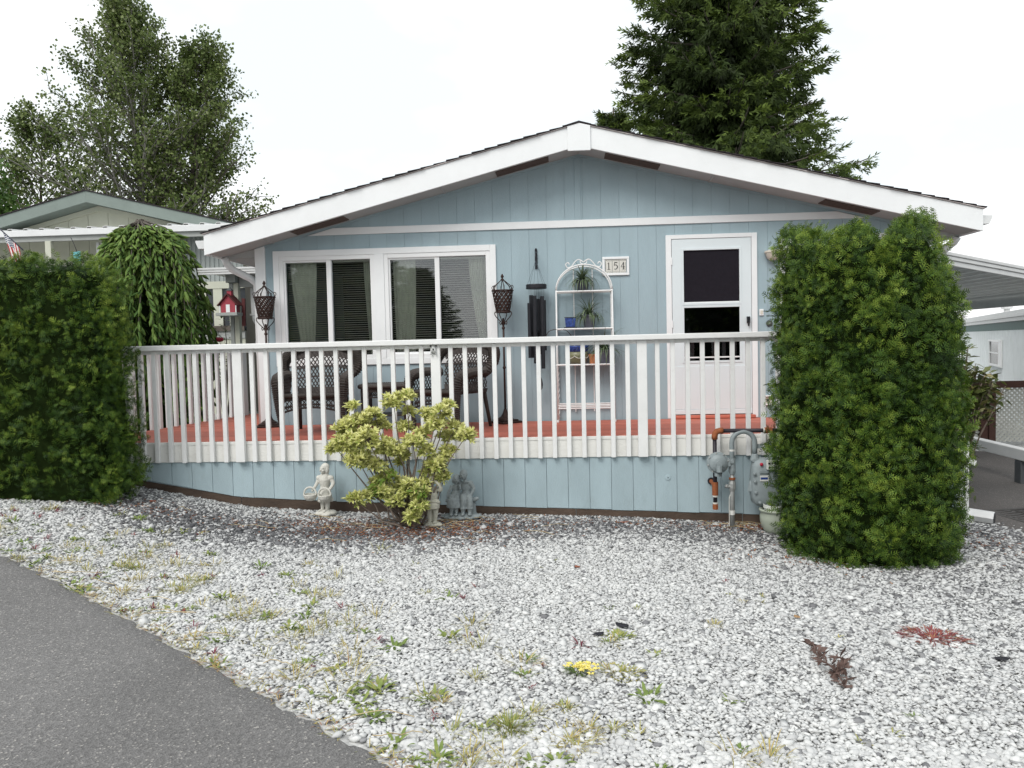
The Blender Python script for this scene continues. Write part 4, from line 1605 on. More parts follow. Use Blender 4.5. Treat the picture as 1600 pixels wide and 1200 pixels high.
fir_copy((-15.5, -27, -1.8), (1.35, .80), 'dark fir across the road, left one, mirrored in the left window')
fir_copy((-10.3, -29, -1.8), (1.25, .62), 'dark fir across the road, middle one, mirrored in the window')
fir_copy((-7.0, -31, -1.5), (.85, .36), 'dark fir across the road, low right one, mirrored in the window')


# weeping spruce between the hedge and the cream house
def weeping(name, label, loc, H, seed):
    r = np.random.default_rng(seed)
    t = thing(name, label, 'tree', loc)
    mb = MB()
    mb.tube([(0, 0, 0), (.05, 0, H * .5), (0, 0, H * .95)], [.07, .055, .03], 8)
    mb.build('trunk', 'bark', t, smooth=True)
    # foxtail template: needled twig
    V, F = [], []
    rings = [(0, .7), (.6, 1.0), (1.0, .12)]
    k = 6
    for q, (yy, rr) in enumerate(rings):
        for j in range(k):
            a = 2 * PI * j / k + q * .3
            rad = rr * (1.0 if j % 2 == 0 else .45)
            V.append((rad * math.cos(a) * .19, yy + (.06 if j % 2 == 0 else -.02), rad * math.sin(a) * .19))
    for q in range(len(rings) - 1):
        for j in range(k):
            F.append((q * k + j, q * k + (j + 1) % k, (q + 1) * k + (j + 1) % k, (q + 1) * k + j))
    TV, TF = np.array(V), np.array(F)
    tv = np.array([(.12 if j % 2 == 0 else -.2) + (.10 if q > 1 else 0) for q in range(len(rings)) for j in range(k)])
    P, D, S, T = [], [], [], []
    ns = 190
    limbs = MB()
    for i in range(ns):
        az = i * 2.399963 + r.normal() * .2
        ca, sa_ = math.cos(az), math.sin(az)
        layer = r.random() ** .8
        rad = (.26 + .50 * layer) * (1.0 + .25 * ca * .5) * r.uniform(.78, 1.12)
        z0 = H - .04 - .22 * r.random() ** 2
        drop = z0 - r.uniform(0.02, .9)
        pth = []
        for j in range(15):
            s_ = j / 14
            out = rad * (1 - math.exp(-s_ * 6.5)) * (1 + .12 * s_)
            dz = .05 * math.sin(min(s_ * 12, PI)) - drop * s_ ** 1.12
            wv = .05 * math.sin(s_ * 9 + i)
            pth.append(np.array([ca * out - sa_ * wv, sa_ * out + ca * wv, z0 + dz]))
        pth = np.array(pth)
        limbs.tube([tuple(p) for p in pth], [.012 * (1 - .8 * j / 14) for j in range(15)], 3, cap=False)
        for j in range(1, 14):
            tan = pth[j + 1] - pth[j - 1]
            tan /= np.linalg.norm(tan) + 1e-6
            for _ in range(4 if j > 2 else 7):
                u = r.random()
                P.append(pth[j] * (1 - u) + pth[j + 1] * u)
                o = np.array([ca, sa_, 0]) * r.uniform(.05, .55)
                sd_ = r.normal(size=3) * .42
                D.append(tan + o + sd_ + np.array([0, 0, -.25]))
                S.append(r.uniform(.09, .155))
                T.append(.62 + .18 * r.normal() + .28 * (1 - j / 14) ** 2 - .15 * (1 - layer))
    P, D, S, T = map(np.array, (P, D, S, T))
    R = frames(D, r.normal(size=D.shape))
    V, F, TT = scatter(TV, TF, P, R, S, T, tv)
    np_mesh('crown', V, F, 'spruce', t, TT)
    limbs.build('branch', 'bark', t, smooth=True)
    k = MB()
    k.lathe([(.40, .1), (.44, .6), (.42, 1.5), (.34, H - .9), (.16, H - .5), (.02, H - .35)], (0, 0, 0), 16)
    k.build('inner_twigs', 'hedge_core', t, smooth=True)
    return t


weeping('weeping_spruce', 'dense weeping spruce draped like a shaggy mound beside cream house', (-5.72, 2.0, g_at(-5.72, 2)), 3.12, 81)


# ------------------------------------------------------------------ variegated shrub
def leaf_strip(w=.32):
    """long leaf, pale along its edges: tone 1 at the edge, 0 along the middle"""
    V, T, F = [], [], []
    for k, (yy, ww, zz) in enumerate(((0, .25, 0), (.5, 1.0, .05), (1.0, .06, -.05))):
        V += [(-ww * w / 2, yy, zz + .03), (0, yy, zz), (ww * w / 2, yy, zz + .03)]
        T += [.30, -.20, .30]
    for k in range(2):
        a = k * 3
        F += [(a, a + 1, a + 4, a + 3), (a + 1, a + 2, a + 5, a + 4)]
    return np.array(V, float), np.array(F), np.array(T)


SV, SF, ST = leaf_strip(.38)


def unproj(u, v, Y):
    d = CF + CR * (u - 800) / 1244.1 - CU * (v - 600) / 1244.1
    return CAM + d * ((Y - CAM[1]) / d[1])


def variegated():
    r = np.random.default_rng(91)
    loc = np.array([-1.12, -2.12, gz(-1.12, -2.12)])
    t = thing('variegated_shrub', 'yellow and green variegated shrub with bare twigs before the deck', 'shrub', tuple(loc))
    # clumps as one sees them: (u, v, radius px, depth offset)
    cl = [(615, 628, 17, -.05), (635, 620, 12, 0), (550, 635, 9, .05), (640, 645, 10, .08), (664, 648, 11, .02), (690, 645, 14, -.05), (700, 632, 10, 0), (560, 658, 20, .05), (585, 650, 16, .1), (540, 672, 20, -.02),
          (598, 665, 14, .15), (632, 668, 13, .05), (680, 662, 16, -.05), (712, 668, 12, 0), (728, 682, 15, -.05), (700, 682, 14, .1), (545, 695, 24, -.1), (575, 690, 24, -.2), (525, 700, 14, -.05), (600, 700, 17, -.12),
          (560, 720, 20, -.18), (585, 728, 16, -.15), (620, 705, 14, -.1), (645, 692, 16, -.15), (660, 680, 12, 0), (665, 705, 12, -.1), (632, 712, 9, -.05), (605, 745, 14, -.1), (625, 722, 8, .05), (670, 735, 11, 0), (690, 715, 12, .0),
          (680, 728, 16, -.08), (700, 705, 12, .02), (662, 755, 10, -.05), (695, 745, 12, -.02), (600, 770, 20, -.15), (620, 785, 14, -.18), (640, 765, 18, -.15), (655, 790, 16, -.2), (645, 808, 14, -.22), (630, 758, 14, -.05),
          (555, 782, 13, -.1), (575, 775, 11, -.08), (655, 770, 14, -.12), (676, 752, 10, .0), (590, 755, 12, -.1)]
    P, D, S, T = [], [], [], []
    stems = MB()
    base = Vector((0, 0, -.02))
    for ci, (u, v, rad, dy) in enumerate(cl):
        c = unproj(u, v, -2.12 + dy)
        rr = rad / 179.0
        n = max(10, int(2.9 * (rad / 5.0) ** 2))
        cc = Vector(c - loc)
        mid = base.lerp(cc, .5) + Vector((r.normal() * .05, r.normal() * .05, -.06))
        b0 = base + Vector((r.normal() * .03, r.normal() * .03, 0))
        stems.tube([b0, b0.lerp(mid, .5) + Vector((r.normal() * .03, r.normal() * .03, .02)), mid, mid.lerp(cc, .6) + Vector((r.normal() * .03, 0, 0)), cc], [.013, .011, .008, .005, .003], 5, cap=False)
        for k in range(n):
            o = r.normal(size=3)
            o /= np.linalg.norm(o)
            o[2] = o[2] * .8 + .15
            pr = c + o * rr * r.uniform(.45, 1.0) * np.array([1, 1.0, .85])
            ax = o * .7 + np.array([0, -.25, .75])
            ax /= np.linalg.norm(ax)
            stems.tube([tuple(c - loc), tuple((c + pr) / 2 - loc), tuple(pr - loc)], [.003, .002, .0015], 3, cap=False)
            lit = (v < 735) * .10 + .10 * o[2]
            for q in range(13):
                a = q * 2.4 + r.random()
                e = r.uniform(.15, 1.15)
                s1 = np.cross(ax, [0.3, .9, .2])
                s1 /= np.linalg.norm(s1)
                s2 = np.cross(ax, s1)
                d = ax * math.sin(e) + (s1 * math.cos(a) + s2 * math.sin(a)) * math.cos(e)
                P.append(pr - ax * .012 * q / 13)
                D.append(d)
                S.append(r.uniform(.042, .066))
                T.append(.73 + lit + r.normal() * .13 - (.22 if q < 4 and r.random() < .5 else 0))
    # a few plain green shoots low in the middle
    for (u, v) in ((600, 748), (612, 742), (590, 755), (655, 765), (660, 772), (588, 765)):
        c = unproj(u, v, -2.3)
        for q in range(16):
            d = r.normal(size=3)
            d[1] -= .6
            P.append(c + r.normal(size=3) * .02)
            D.append(d)
            S.append(r.uniform(.05, .075))
            T.append(.12 + r.normal() * .06)
    P, D, S, T = map(np.array, (P, D, S, T))
    R = frames(D, np.tile([0, -.3, 1.0], (len(D), 1)), r.normal(size=len(D)) * .5)
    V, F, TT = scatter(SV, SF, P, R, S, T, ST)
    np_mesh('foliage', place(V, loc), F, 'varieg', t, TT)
    stems.build('branch', 'twig', t, smooth=True)


variegated()


def photinia():
    r = np.random.default_rng(97)
    loc = np.array([4.30, -0.55, gz(4.30, -0.55)])
    t = thing('photinia_bush', 'olive leaved bush with reddish tips behind the right hedge', 'bush', tuple(loc))
    stems = MB()
    P, D, S, T = [], [], [], []
    for k in range(110):
        az = r.uniform(0, 2 * PI)
        top = np.array([.20 * math.cos(az) * r.random() ** .5 - .05, .30 * math.sin(az) * r.random() ** .5, r.uniform(.45, 1.66)])
        if r.random() < .3:
            top = np.array([r.uniform(.10, .42), r.uniform(-.25, .1), r.uniform(1.12, 1.45)])
        stems.tube([(0, 0, 0), tuple(top * .5 + np.array([0, 0, .1])), tuple(top)], [.012, .008, .003], 4, cap=False)
        for q in range(17):
            a = q * 2.4
            d = np.array([math.cos(a), math.sin(a), r.uniform(-.5, .9)])
            P.append(loc + top * (1 - .018 * q) + r.normal(size=3) * .025)
            D.append(d)
            S.append(r.uniform(.07, .115))
            T.append(.38 + r.normal() * .2 + (.5 if q < 2 and r.random() < .12 else 0))
    P, D, S, T = map(np.array, (P, D, S, T))
    R = frames(D, np.tile([0, 0, 1.0], (len(D), 1)), r.normal(size=len(D)) * .5)
    V, F, TT = scatter(SV * np.array([1.25, 1, 1]), SF, P, R, S, T, ST * .35)
    np_mesh('foliage', place(V, loc), F, 'photinia', t, TT)
    stems.build('branch', 'twig', t)


photinia()


# ------------------------------------------------------------------ deck furniture
def copy_thing(root, loc, rotz, label):
    r = root.copy()
    COL.objects.link(r)
    r.location = loc
    r.rotation_euler = (0, 0, rotz)
    r['label'] = label
    for ch in list(root.children):
        c = ch.copy()
        COL.objects.link(c)
        c.parent = r
        for gch in ch.children:
            d = gch.copy()
            COL.objects.link(d)
            d.parent = c
    return r


def spline(pts, k=6):
    P = [Vector(p) for p in pts]
    out = []
    n = len(P)
    for i in range(n - 1):
        p0, p1, p2, p3 = P[max(i - 1, 0)], P[i], P[i + 1], P[min(i + 2, n - 1)]
        for j in range(k):
            t_ = j / k
            out.append(0.5 * ((2 * p1) + (p2 - p0) * t_ + (2 * p0 - 5 * p1 + 4 * p2 - p3) * t_ ** 2 + (3 * p1 - p0 - 3 * p2 + p3) * t_ ** 3))
    out.append(P[-1])
    return out


def ringed(mb, pts, r, pitch=.021, n=9):
    """tube wrapped with cane: ribs all along"""
    path = spline(pts, 8)
    L_ = sum((path[i + 1] - path[i]).length for i in range(len(path) - 1))
    m_ = max(4, int(L_ / pitch) * 2)
    acc = [0]
    for i in range(len(path) - 1):
        acc.append(acc[-1] + (path[i + 1] - path[i]).length)
    P, R_ = [], []
    for k in range(m_ + 1):
        s_ = L_ * k / m_
        i = max(0, min(len(path) - 2, int(np.searchsorted(acc, s_)) - 1))
        f = (s_ - acc[i]) / max(acc[i + 1] - acc[i], 1e-6)
        P.append(path[i].lerp(path[i + 1], f))
        rr = r if not hasattr(r, '__len__') else float(np.interp(s_ / L_, np.linspace(0, 1, len(r)), r))
        R_.append(rr * (1.0 if k % 2 else .80))
    mb.tube(P, R_, n)


def weave(mb, surf, nu, nv, r=.0042, diag=True, bands=()):
    """open cane work on a surface surf(u,v), u in -1..1, v in 0..1"""
    seg = 10
    if diag:
        for k in range(-nv, nu + nv + 1):
            for sgn in (1, -1):
                pts = []
                for j in range(seg + 1):
                    v = j / seg
                    u = -1 + 2 * (k / nu) + sgn * (v - .5) * 2 * nv / nu * .55
                    if -1 <= u <= 1:
                        p = surf(u, v)
                        pts.append((p[0], p[1] + .003 * sgn, p[2]))
                if len(pts) > 1:
                    mb.tube(pts, r, 3, cap=False)
    for (v0, v1) in bands:
        V, F = [], []
        for i in range(17):
            u = -1 + i / 8
            a, b_ = surf(u, v0), surf(u, v1)
            V += [(a[0], a[1] - .006, a[2]), (b_[0], b_[1] - .006, b_[2])]
        for i in range(16):
            F.append((2 * i, 2 * i + 2, 2 * i + 3, 2 * i + 1))
        mb.add(V, F)


def wicker_chair(label, loc, rotz):
    t = thing('wicker_chair', label, 'chair', loc, rotz, 'wicker armchairs on the deck')

    def back(u, v):
        return (u * (.24 + .09 * v ** .8), .20 + .13 * v + .05 * u * u * -1, .40 + .47 * v * (1 - .13 * u * u))
    m_ = MB()
    weave(m_, back, 15, 13, .0072, True, ((0, .14), (.36, .40), (.60, .64), (.84, 1.0)))
    m_.build('back_weave', 'wicker', t)
    m_ = MB()
    ringed(m_, [(-.30, .16, .56), (-.385, .17, .64), (-.40, .22, .74), (-.33, .29, .845), (-.18, .33, .89), (0, .34, .905), (.18, .33, .89), (.33, .29, .845), (.40, .22, .74), (.385, .17, .64), (.30, .16, .56)], [.04, .062, .068, .06, .045, .042, .045, .06, .068, .062, .04])
    m_.build('back_roll', 'wicker_light', t)
    for s_ in (-1, 1):
        m_ = MB()
        ringed(m_, [(s_ * .33, .20, .60), (s_ * .355, .0, .60), (s_ * .355, -.20, .58), (s_ * .345, -.29, .53), (s_ * .335, -.315, .42), (s_ * .325, -.31, .25), (s_ * .31, -.29, .10), (s_ * .305, -.285, .035)], [.045, .05, .055, .062, .056, .045, .034, .028])
        m_.build('arm', 'wicker_light', t)
        m_ = MB()
        m_.tube([(s_ * .305, -.285, .0), (s_ * .305, -.285, .10)], [.024, .028], 8)
        m_.build('leg', 'wicker', t, smooth=True)
        m_ = MB()
        m_.tube([(s_ * .27, .30, .0), (s_ * .26, .26, .20), (s_ * .25, .22, .40)], [.018, .02, .024], 8)
        m_.build('leg', 'wicker', t, smooth=True)
        m_ = MB()

        def sidef(u, v, q=s_):
            return (q * (.335 - .02 * v), -.06 + u * .24, .40 + .18 * v)
        weave(m_, sidef, 11, 5, .006, True, ((0, .12), (.9, 1.0)))
        m_.build('side_weave', 'wicker', t)
    m_ = MB()
    m_.box(-.30, .30, -.27, .22, .375, .405)
    m_.build('seat', 'wicker', t, bevel=.01)
    m_ = MB()
    ringed(m_, [(-.32, -.28, .40), (-.15, -.315, .40), (0, -.325, .40), (.15, -.315, .40), (.32, -.28, .40)], .028)
    m_.build('seat_rim', 'wicker_light', t, smooth=True)
    m_ = MB()

    def apron(u, v):
        return (u * .29, -.30 + .02 * u * u, .385 - (.105 + .05 * u * u) * v)
    weave(m_, apron, 13, 4, .006, True, ((0, .30), (.62, .80)))
    m_.tube([apron(-1 + i / 6, 1.0) for i in range(13)], .012, 6)
    m_.build('apron', 'wicker', t)
    return t


wicker_chair('brown wicker armchair facing the yard, left of the low wicker table', (-2.35, -0.80, 0), math.radians(4))
wicker_chair('brown wicker armchair turned towards the low table, beside the middle lamp', (-0.93, -0.66, 0), math.radians(-33))


def wicker_table():
    t = thing('wicker_table', 'low brown wicker table between the two armchairs', 'table', (-1.66, -0.55, 0), math.radians(3))
    m_ = MB()
    m_.box(-.24, .24, -.22, .22, .455, .478)
    m_.build('table_top', 'wicker', t, bevel=.01)
    m_ = MB()
    ringed(m_, [(-.25, -.23, .465), (0, -.24, .465), (.25, -.23, .465)], .026)
    ringed(m_, [(-.25, .23, .465), (0, .24, .465), (.25, .23, .465)], .026)
    ringed(m_, [(-.25, -.23, .465), (-.26, 0, .465), (-.25, .23, .465)], .026)
    ringed(m_, [(.25, -.23, .465), (.26, 0, .465), (.25, .23, .465)], .026)
    m_.build('rim', 'wicker_light', t, smooth=True)
    for yy in (-.22, .22):
        m_ = MB()
        weave(m_, lambda u, v, q=yy: (u * .23, q, .44 - .10 * v), 11, 4, .0045, True, ((0, .35), (.85, 1.0)))
        m_.build('apron', 'wicker', t)
    for sx in (-1, 1):
        for sy in (-1, 1):
            m_ = MB()
            m_.tube([(sx * .22, sy * .20, 0), (sx * .225, sy * .205, .2), (sx * .225, sy * .205, .44)], [.016, .02, .022], 8)
            m_.build('leg', 'wicker', t, smooth=True)
    m_ = MB()
    m_.box(-.20, .20, -.18, .18, .14, .158)
    m_.build('shelf', 'wicker', t, bevel=.006)


wicker_table()


def scroll(c, r0, turns, start, plane, flip=1, n=22):
    pts = []
    for i in range(n + 1):
        q = i / n
        a = start + flip * turns * 2 * PI * q
        r = r0 * (1 - .78 * q)
        pts.append((c[0] + plane[0] * r * math.cos(a), c[1] + plane[1] * r * math.cos(a), c[2] + r * math.sin(a)))
    return pts


def lantern_lamp(label, loc, rotz):
    t = thing('floor_lantern', label, 'lamp', loc, rotz, 'bronze lanterns on poles')
    m_ = MB()
    m_.box(-.135, .135, -.135, .135, 0, .022).box(-.105, .105, -.105, .105, .0225, .040)
    m_.lathe([(.09, .0405), (.085, .055), (.05, .075), (.03, .11), (.018, .15), (.014, .155)], (0, 0, 0), 16)
    m_.build('base', 'bronze', t, bevel=.004)
    m_ = MB()
    m_.tube([(0, 0, .15), (0, 0, 1.17)], .0115, 8)
    for z in (.62, 1.06):
        m_.lathe([(.012, z - .015), (.019, z - .006), (.019, z + .006), (.012, z + .015)], (0, 0, 0), 10)
    m_.build('pole', 'bronze', t, smooth=True)
    # scroll brackets beneath the basket
    m_ = MB()
    for k in range(4):
        a = k * PI / 2 + .5
        pl = (math.cos(a), math.sin(a))
        pts = spline([(pl[0] * .012, pl[1] * .012, 1.115), (pl[0] * .05, pl[1] * .05, 1.15), (pl[0] * .095, pl[1] * .095, 1.20), (pl[0] * .10, pl[1] * .10, 1.235), (pl[0] * .075, pl[1] * .075, 1.245), (pl[0] * .068, pl[1] * .068, 1.225)])
        m_.tube(pts, .0055, 5)
        pts = spline([(pl[0] * .012, pl[1] * .012, 1.13), (pl[0] * .035, pl[1] * .035, 1.10), (pl[0] * .045, pl[1] * .045, 1.125), (pl[0] * .032, pl[1] * .032, 1.132)])
        m_.tube(pts, .005, 5)
    m_.build('scroll_bracket', 'bronze', t)
    # woven tapering basket with gaps
    m_ = MB()
    zb, zt, rb, rt = 1.235, 1.475, .078, .118

    def bp(a, q):
        r = rb + (rt - rb) * q
        return (r * math.cos(a), r * math.sin(a), zb + (zt - zb) * q)
    n = 13
    for k in range(n):
        for sg in (-1, 1):
            w = .019
            V, F = [], []
            for j in range(9):
                q = j / 8
                a = 2 * PI * k / n + sg * q * 1.75
                p = Vector(bp(a, q)) * 1.0
                rr = 1 + (.02 if (j + k) % 2 else -.02) * sg
                nx = Vector((math.cos(a), math.sin(a), 0))
                tg = Vector((-math.sin(a), math.cos(a), 0))
                V += [tuple(Vector((p.x * rr, p.y * rr, p.z)) - tg * w / 2), tuple(Vector((p.x * rr, p.y * rr, p.z)) + tg * w / 2)]
            for j in range(8):
                F.append((2 * j, 2 * j + 1, 2 * j + 3, 2 * j + 2))
            m_.add(V, F)
    bas = m_.build('basket_shade', 'bronze', t)
    md = bas.modifiers.new('thickness', 'SOLIDIFY')
    md.thickness = .004
    for q, rad in ((0, .008), (1, .008)):
        MB().tube([bp(2 * PI * i / 24, q) for i in range(25)], rad, 6, cap=False).build('basket_ring', 'bronze', t)
    MB().lathe([(.0, zb - .004), (rb, zb - .004), (rb, zb + .002), (0, zb + .002)], (0, 0, 0), 18).build('basket_floor', 'bronze', t)
    # crown of curved wires, finial
    m_ = MB()
    for k in range(6):
        a = k * PI / 3
        pl = (math.cos(a), math.sin(a))
        m_.tube(spline([(pl[0] * .112, pl[1] * .112, zt), (pl[0] * .100, pl[1] * .100, zt + .045), (pl[0] * .055, pl[1] * .055, zt + .085), (pl[0] * .012, pl[1] * .012, zt + .118)]), .0048, 5)
        m_.tube(spline([(pl[0] * .112, pl[1] * .112, zt), (pl[0] * .128, pl[1] * .128, zt + .035), (pl[0] * .112, pl[1] * .112, zt + .055), (pl[0] * .100, pl[1] * .100, zt + .038)]), .004, 5)
    m_.build('wire_crown', 'bronze', t)
    m_ = MB()
    m_.lathe([(.006, zt + .11), (.02, zt + .118), (.02, zt + .126), (.008, zt + .134), (.012, zt + .142), (.019, zt + .156), (.012, zt + .172), (.004, zt + .186)], (0, 0, 0), 10)
    m_.build('finial', 'bronze', t, smooth=True)
    return t


lampA = lantern_lamp('bronze basket lantern on a pole at the left corner of the house', (-3.115, -0.20, 0), .2)
copy_thing(lampA, (-0.405, -0.20, 0), .75, 'bronze basket lantern on a pole between window and wind chime')


def wind_chime():
    t = thing('wind_chime', 'black wind chime with long tubes hanging on the blue wall', 'wind chime', (-0.03, -0.18, 0.35))
    Z0 = -.35
    m_ = MB()
    m_.box(-.014, .014, .158, .168, Z0 + 1.72, Z0 + 1.93)
    m_.tube(spline([(0, .16, Z0 + 1.90), (0, .07, Z0 + 1.90), (0, -.01, Z0 + 1.86), (0, .0, Z0 + 1.80), (0, .03, Z0 + 1.815)]), .007, 6)
    m_.tube(spline([(0, .158, Z0 + 1.75), (0, .08, Z0 + 1.78), (0, .05, Z0 + 1.85), (0, .06, Z0 + 1.89)]), .006, 6)
    m_.lathe([(.004, Z0 + 1.925), (.016, Z0 + 1.935), (.004, Z0 + 1.955)], (0, .163, 0), 8)
    m_.build('hook_bracket', 'black', t)
    zt = Z0 + 1.535
    m_ = MB()
    for k in range(6):
        a = k * PI / 3 + .3
        m_.tube([(0, 0, Z0 + 1.80), (.10 * math.cos(a), .10 * math.sin(a), zt)], .0016, 3)
    lens = [(.92, .56), (.96, .58), (1.36, .52), (.90, .55), (1.0, .62), (1.38, .66)]
    tops = [1.36, 1.38, 1.42, 1.33, 1.405, 1.40]
    bots = [.80, .76, .72, .72, .66, .60]
    for k in range(6):
        a = k * PI / 3 + .3
        m_.tube([(.085 * math.cos(a), .085 * math.sin(a), zt - .03), (.085 * math.cos(a), .085 * math.sin(a), Z0 + tops[k])], .0014, 3)
    m_.tube([(0, 0, zt), (0, 0, Z0 + .58)], .0014, 3)
    m_.build('cord', 'string', t)
    m_ = MB()
    m_.lathe([(.0, zt + .0), (.112, zt), (.116, zt - .008), (.116, zt - .042), (.112, zt - .05), (0, zt - .05)], (0, 0, 0), 24)
    m_.build('top_disc', 'black', t)
    for k in range(6):
        a = k * PI / 3 + .3
        c = (.085 * math.cos(a), .085 * math.sin(a), 0)
        m_ = MB()
        m_.tube([(c[0], c[1], Z0 + bots[k]), (c[0], c[1], Z0 + tops[k])], .0215, 12)
        m_.build('chime_tube', 'black', t, smooth=False)
    m_ = MB()
    m_.lathe([(.01, Z0 + 1.0), (.045, Z0 + 1.005), (.045, Z0 + 1.03), (.01, Z0 + 1.035)], (0, 0, 0), 14)
    m_.build('striker', 'black', t)
    # sail: curved leaf with a hole
    m_ = MB()
    out = [(-.005, .58), (.02, .54), (.045, .47), (.052, .42), (.045, .375), (.02, .345), (-.01, .335), (-.02, .345), (-.01, .36), (.005, .385), (.012, .41), (.006, .45), (-.008, .50)]
    m_.prism_xz([(x_, z_ + Z0) for x_, z_ in out][::-1], -.004, .004)
    m_.tube([(.012 + .022 * math.cos(q * .5236), 0, Z0 + .41 + .03 * math.sin(q * .5236)) for q in range(13)], .006, 5, cap=False)
    m_.build('wind_sail', 'black', t)


wind_chime()


# ---- plant stand and what stands on it
RKX, RKY = 0.495, -0.17
def plant_stand():
    t = thing('plant_stand', 'white wire plant stand with arched top against blue wall', 'plant stand', (RKX, RKY, 0))
    w, d = .305, .115
    for sx in (-1, 1):
        for yy in (-d, d):
            m_ = MB()
            m_.tube([(sx * (w + .01 * (yy < 0)), yy, 0), (sx * w, yy, 1.455)], .0085, 6)
            m_.build('upright', 'wire', t, smooth=True)
            if sx > 0 or yy > 0:
                mt = MB()
                for ph in (0, PI):
                    mt.tube([(sx * w + .013 * math.cos(q * .9 + ph), yy + .013 * math.sin(q * .9 + ph), .04 + q * .0178) for q in range(34)], .0035, 3, cap=False)
                mt.build('twisted_rod', 'wire', t)
    for yy in (-d, d):
        m_ = MB()
        m_.tube([(-w * math.cos(a), yy, 1.455 + .275 * math.sin(a)) for a in [i * PI / 20 for i in range(21)]], .0085, 6)
        m_.build('arch', 'wire', t, smooth=True)
    m_ = MB()
    for s_ in (-1, 1):
        m_.tube(spline([(0, -d, 1.755), (s_ * .05, -d, 1.785), (s_ * .09, -d, 1.765), (s_ * .13, -d, 1.715), (s_ * .175, -d, 1.70), (s_ * .195, -d, 1.735), (s_ * .17, -d, 1.755), (s_ * .155, -d, 1.735)]), .006, 5)
        m_.tube(spline([(s_ * .005, -d, 1.735), (s_ * .03, -d, 1.745), (s_ * .035, -d, 1.77), (s_ * .015, -d, 1.775)]), .005, 5)
    m_.build('scroll_top', 'wire', t)
    for sx in (-.11, .10):
        m_ = MB()
        m_.tube([(sx, d + .01, .10), (sx, d + .01, 1.705)], .006, 5)
        m_.build('back_rod', 'wire', t)
    for z, ex in ((1.44, 0), (1.030, 0), (.635, .012)):
        m_ = MB()
        m_.tube([(-w - ex, -d, z), (w + ex, -d, z)], .010, 6)
        m_.tube([(-w - ex, d, z), (w + ex, d, z)], .008, 6)
        m_.tube([(-w - ex, -d, z), (-w - ex, d, z)], .008, 6)
        m_.tube([(w + ex, -d, z), (w + ex, d, z)], .008, 6)
        for k in range(11):
            yy = -d + .02 + k * .019
            m_.tube([(-w, yy, z + .004), (w, yy, z + .004)], .0028, 3)
        m_.build('shelf', 'wire', t)
    m_ = MB()
    for z in (.155, .190):
        for yy in (-d, d):
            m_.tube([(-w, yy, z), (w, yy, z)], .0075, 6)
    m_.build('foot_rail', 'wire', t)
    for sx in (-1, 1):
        MB().lathe([(.012, 0), (.016, .01), (.012, .03)], (sx * (w + .01), -d, 0), 8).build('foot', 'wire', t)


plant_stand()


def potted_plant(label, loc, prof, m, blades, H, seed, spread=1.0, zt=None):
    r = np.random.default_rng(seed)
    t = thing('potted_plant', label, 'plant', loc, 0, 'plants on the wire stand')
    pot = MB()
    pot.lathe(prof, (0, 0, 0), 18)
    pot.build('pot', m, t, smooth=False)
    zt = prof[-1][1] if zt is None else zt
    MB().lathe([(prof[-2][0] * .9, zt - .015), (.001, zt - .008)], (0, 0, 0), 14).build('soil', 'soil', t)
    V, F, T = [], [], []
    for i in range(blades):
        az = r.uniform(0, 2 * PI)
        el = r.uniform(.15, 1.45)
        L_ = H * r.uniform(.6, 1.15)
        d = np.array([math.cos(az), math.sin(az), 0])
        s_ = np.array([-math.sin(az), math.cos(az), 0])
        p = np.array([0, 0, zt - .01]) + d * .012 * r.random()
        o = len(V)
        n = 6
        e = el
        for k in range(n + 1):
            w = (.0045 + .0015 * spread) * (1 - (k / n) ** 2) + .0006
            V += [p - s_ * w, p + s_ * w]
            tt = .35 + .3 * r.random() + .25 * k / n
            T += [tt, tt]
            p = p + (d * math.cos(e) * spread + np.array([0, 0, math.sin(e)])) * L_ / n
            e -= r.uniform(.12, .42) * (1.5 if el < .9 else .8)
            if p[1] > .10:
                p[1] = .10
        for k in range(n):
            F.append((o + 2 * k, o + 2 * k + 1, o + 2 * k + 3, o + 2 * k + 2))
    np_mesh('blades', np.array(V), np.array(F), 'grassy', t, np.array(T))
    return t


potted_plant('spiky plant in dark pot on the top shelf of the wire stand', (RKX - .01, RKY, 1.4475), [(.05, 0), (.058, .0), (.066, .105), (.076, .108), (.076, .120), (.07, .122)], 'navy_pot', 120, .26, 5)
potted_plant('spiky plant in slate pot beside the blue cube on the stand', (RKX + .055, RKY - .01, 1.0375), [(.05, 0), (.055, .0), (.072, .125), (.082, .128), (.082, .145), (.074, .147)], 'slate_pot', 130, .28, 6)
potted_plant('arching striped plant in dark pot on the low right shelf end', (RKX + .215, RKY - .01, .6425), [(.06, 0), (.066, .0), (.085, .135), (.092, .138), (.092, .15), (.085, .152)], 'slate_pot', 100, .33, 7, 1.2)
t = thing('blue_cube_pot', 'small cobalt blue square pot on a dark saucer, middle shelf', 'pot', (RKX - .155, RKY - .01, 1.0375))
m_ = MB()
m_.hexa([(-.052, -.052, .016), (.052, -.052, .016), (.052, .052, .016), (-.052, .052, .016)], [(-.060, -.060, .118), (.060, -.060, .118), (.060, .060, .118), (-.060, .060, .118)])
m_.build('pot', 'cobalt', t, bevel=.006)
MB().box(-.066, .066, -.066, .066, .1185, .124).build('rim', 'navy_pot', t, bevel=.002)
MB().box(-.072, .072, -.072, .072, 0, .0155).build('saucer', 'navy_pot', t, bevel=.003)
t = thing('glazed_bowl_pot', 'large olive and blue glazed bowl pot on the lower shelf', 'pot', (RKX - .085, RKY - .005, .6425))
m_ = MB()
m_.lathe([(.06, 0), (.085, .0), (.11, .04), (.122, .09), (.120, .135)], (0, 0, 0), 24)
m_.build('bowl', 'olive_glaze', t, smooth=True)
m_ = MB()
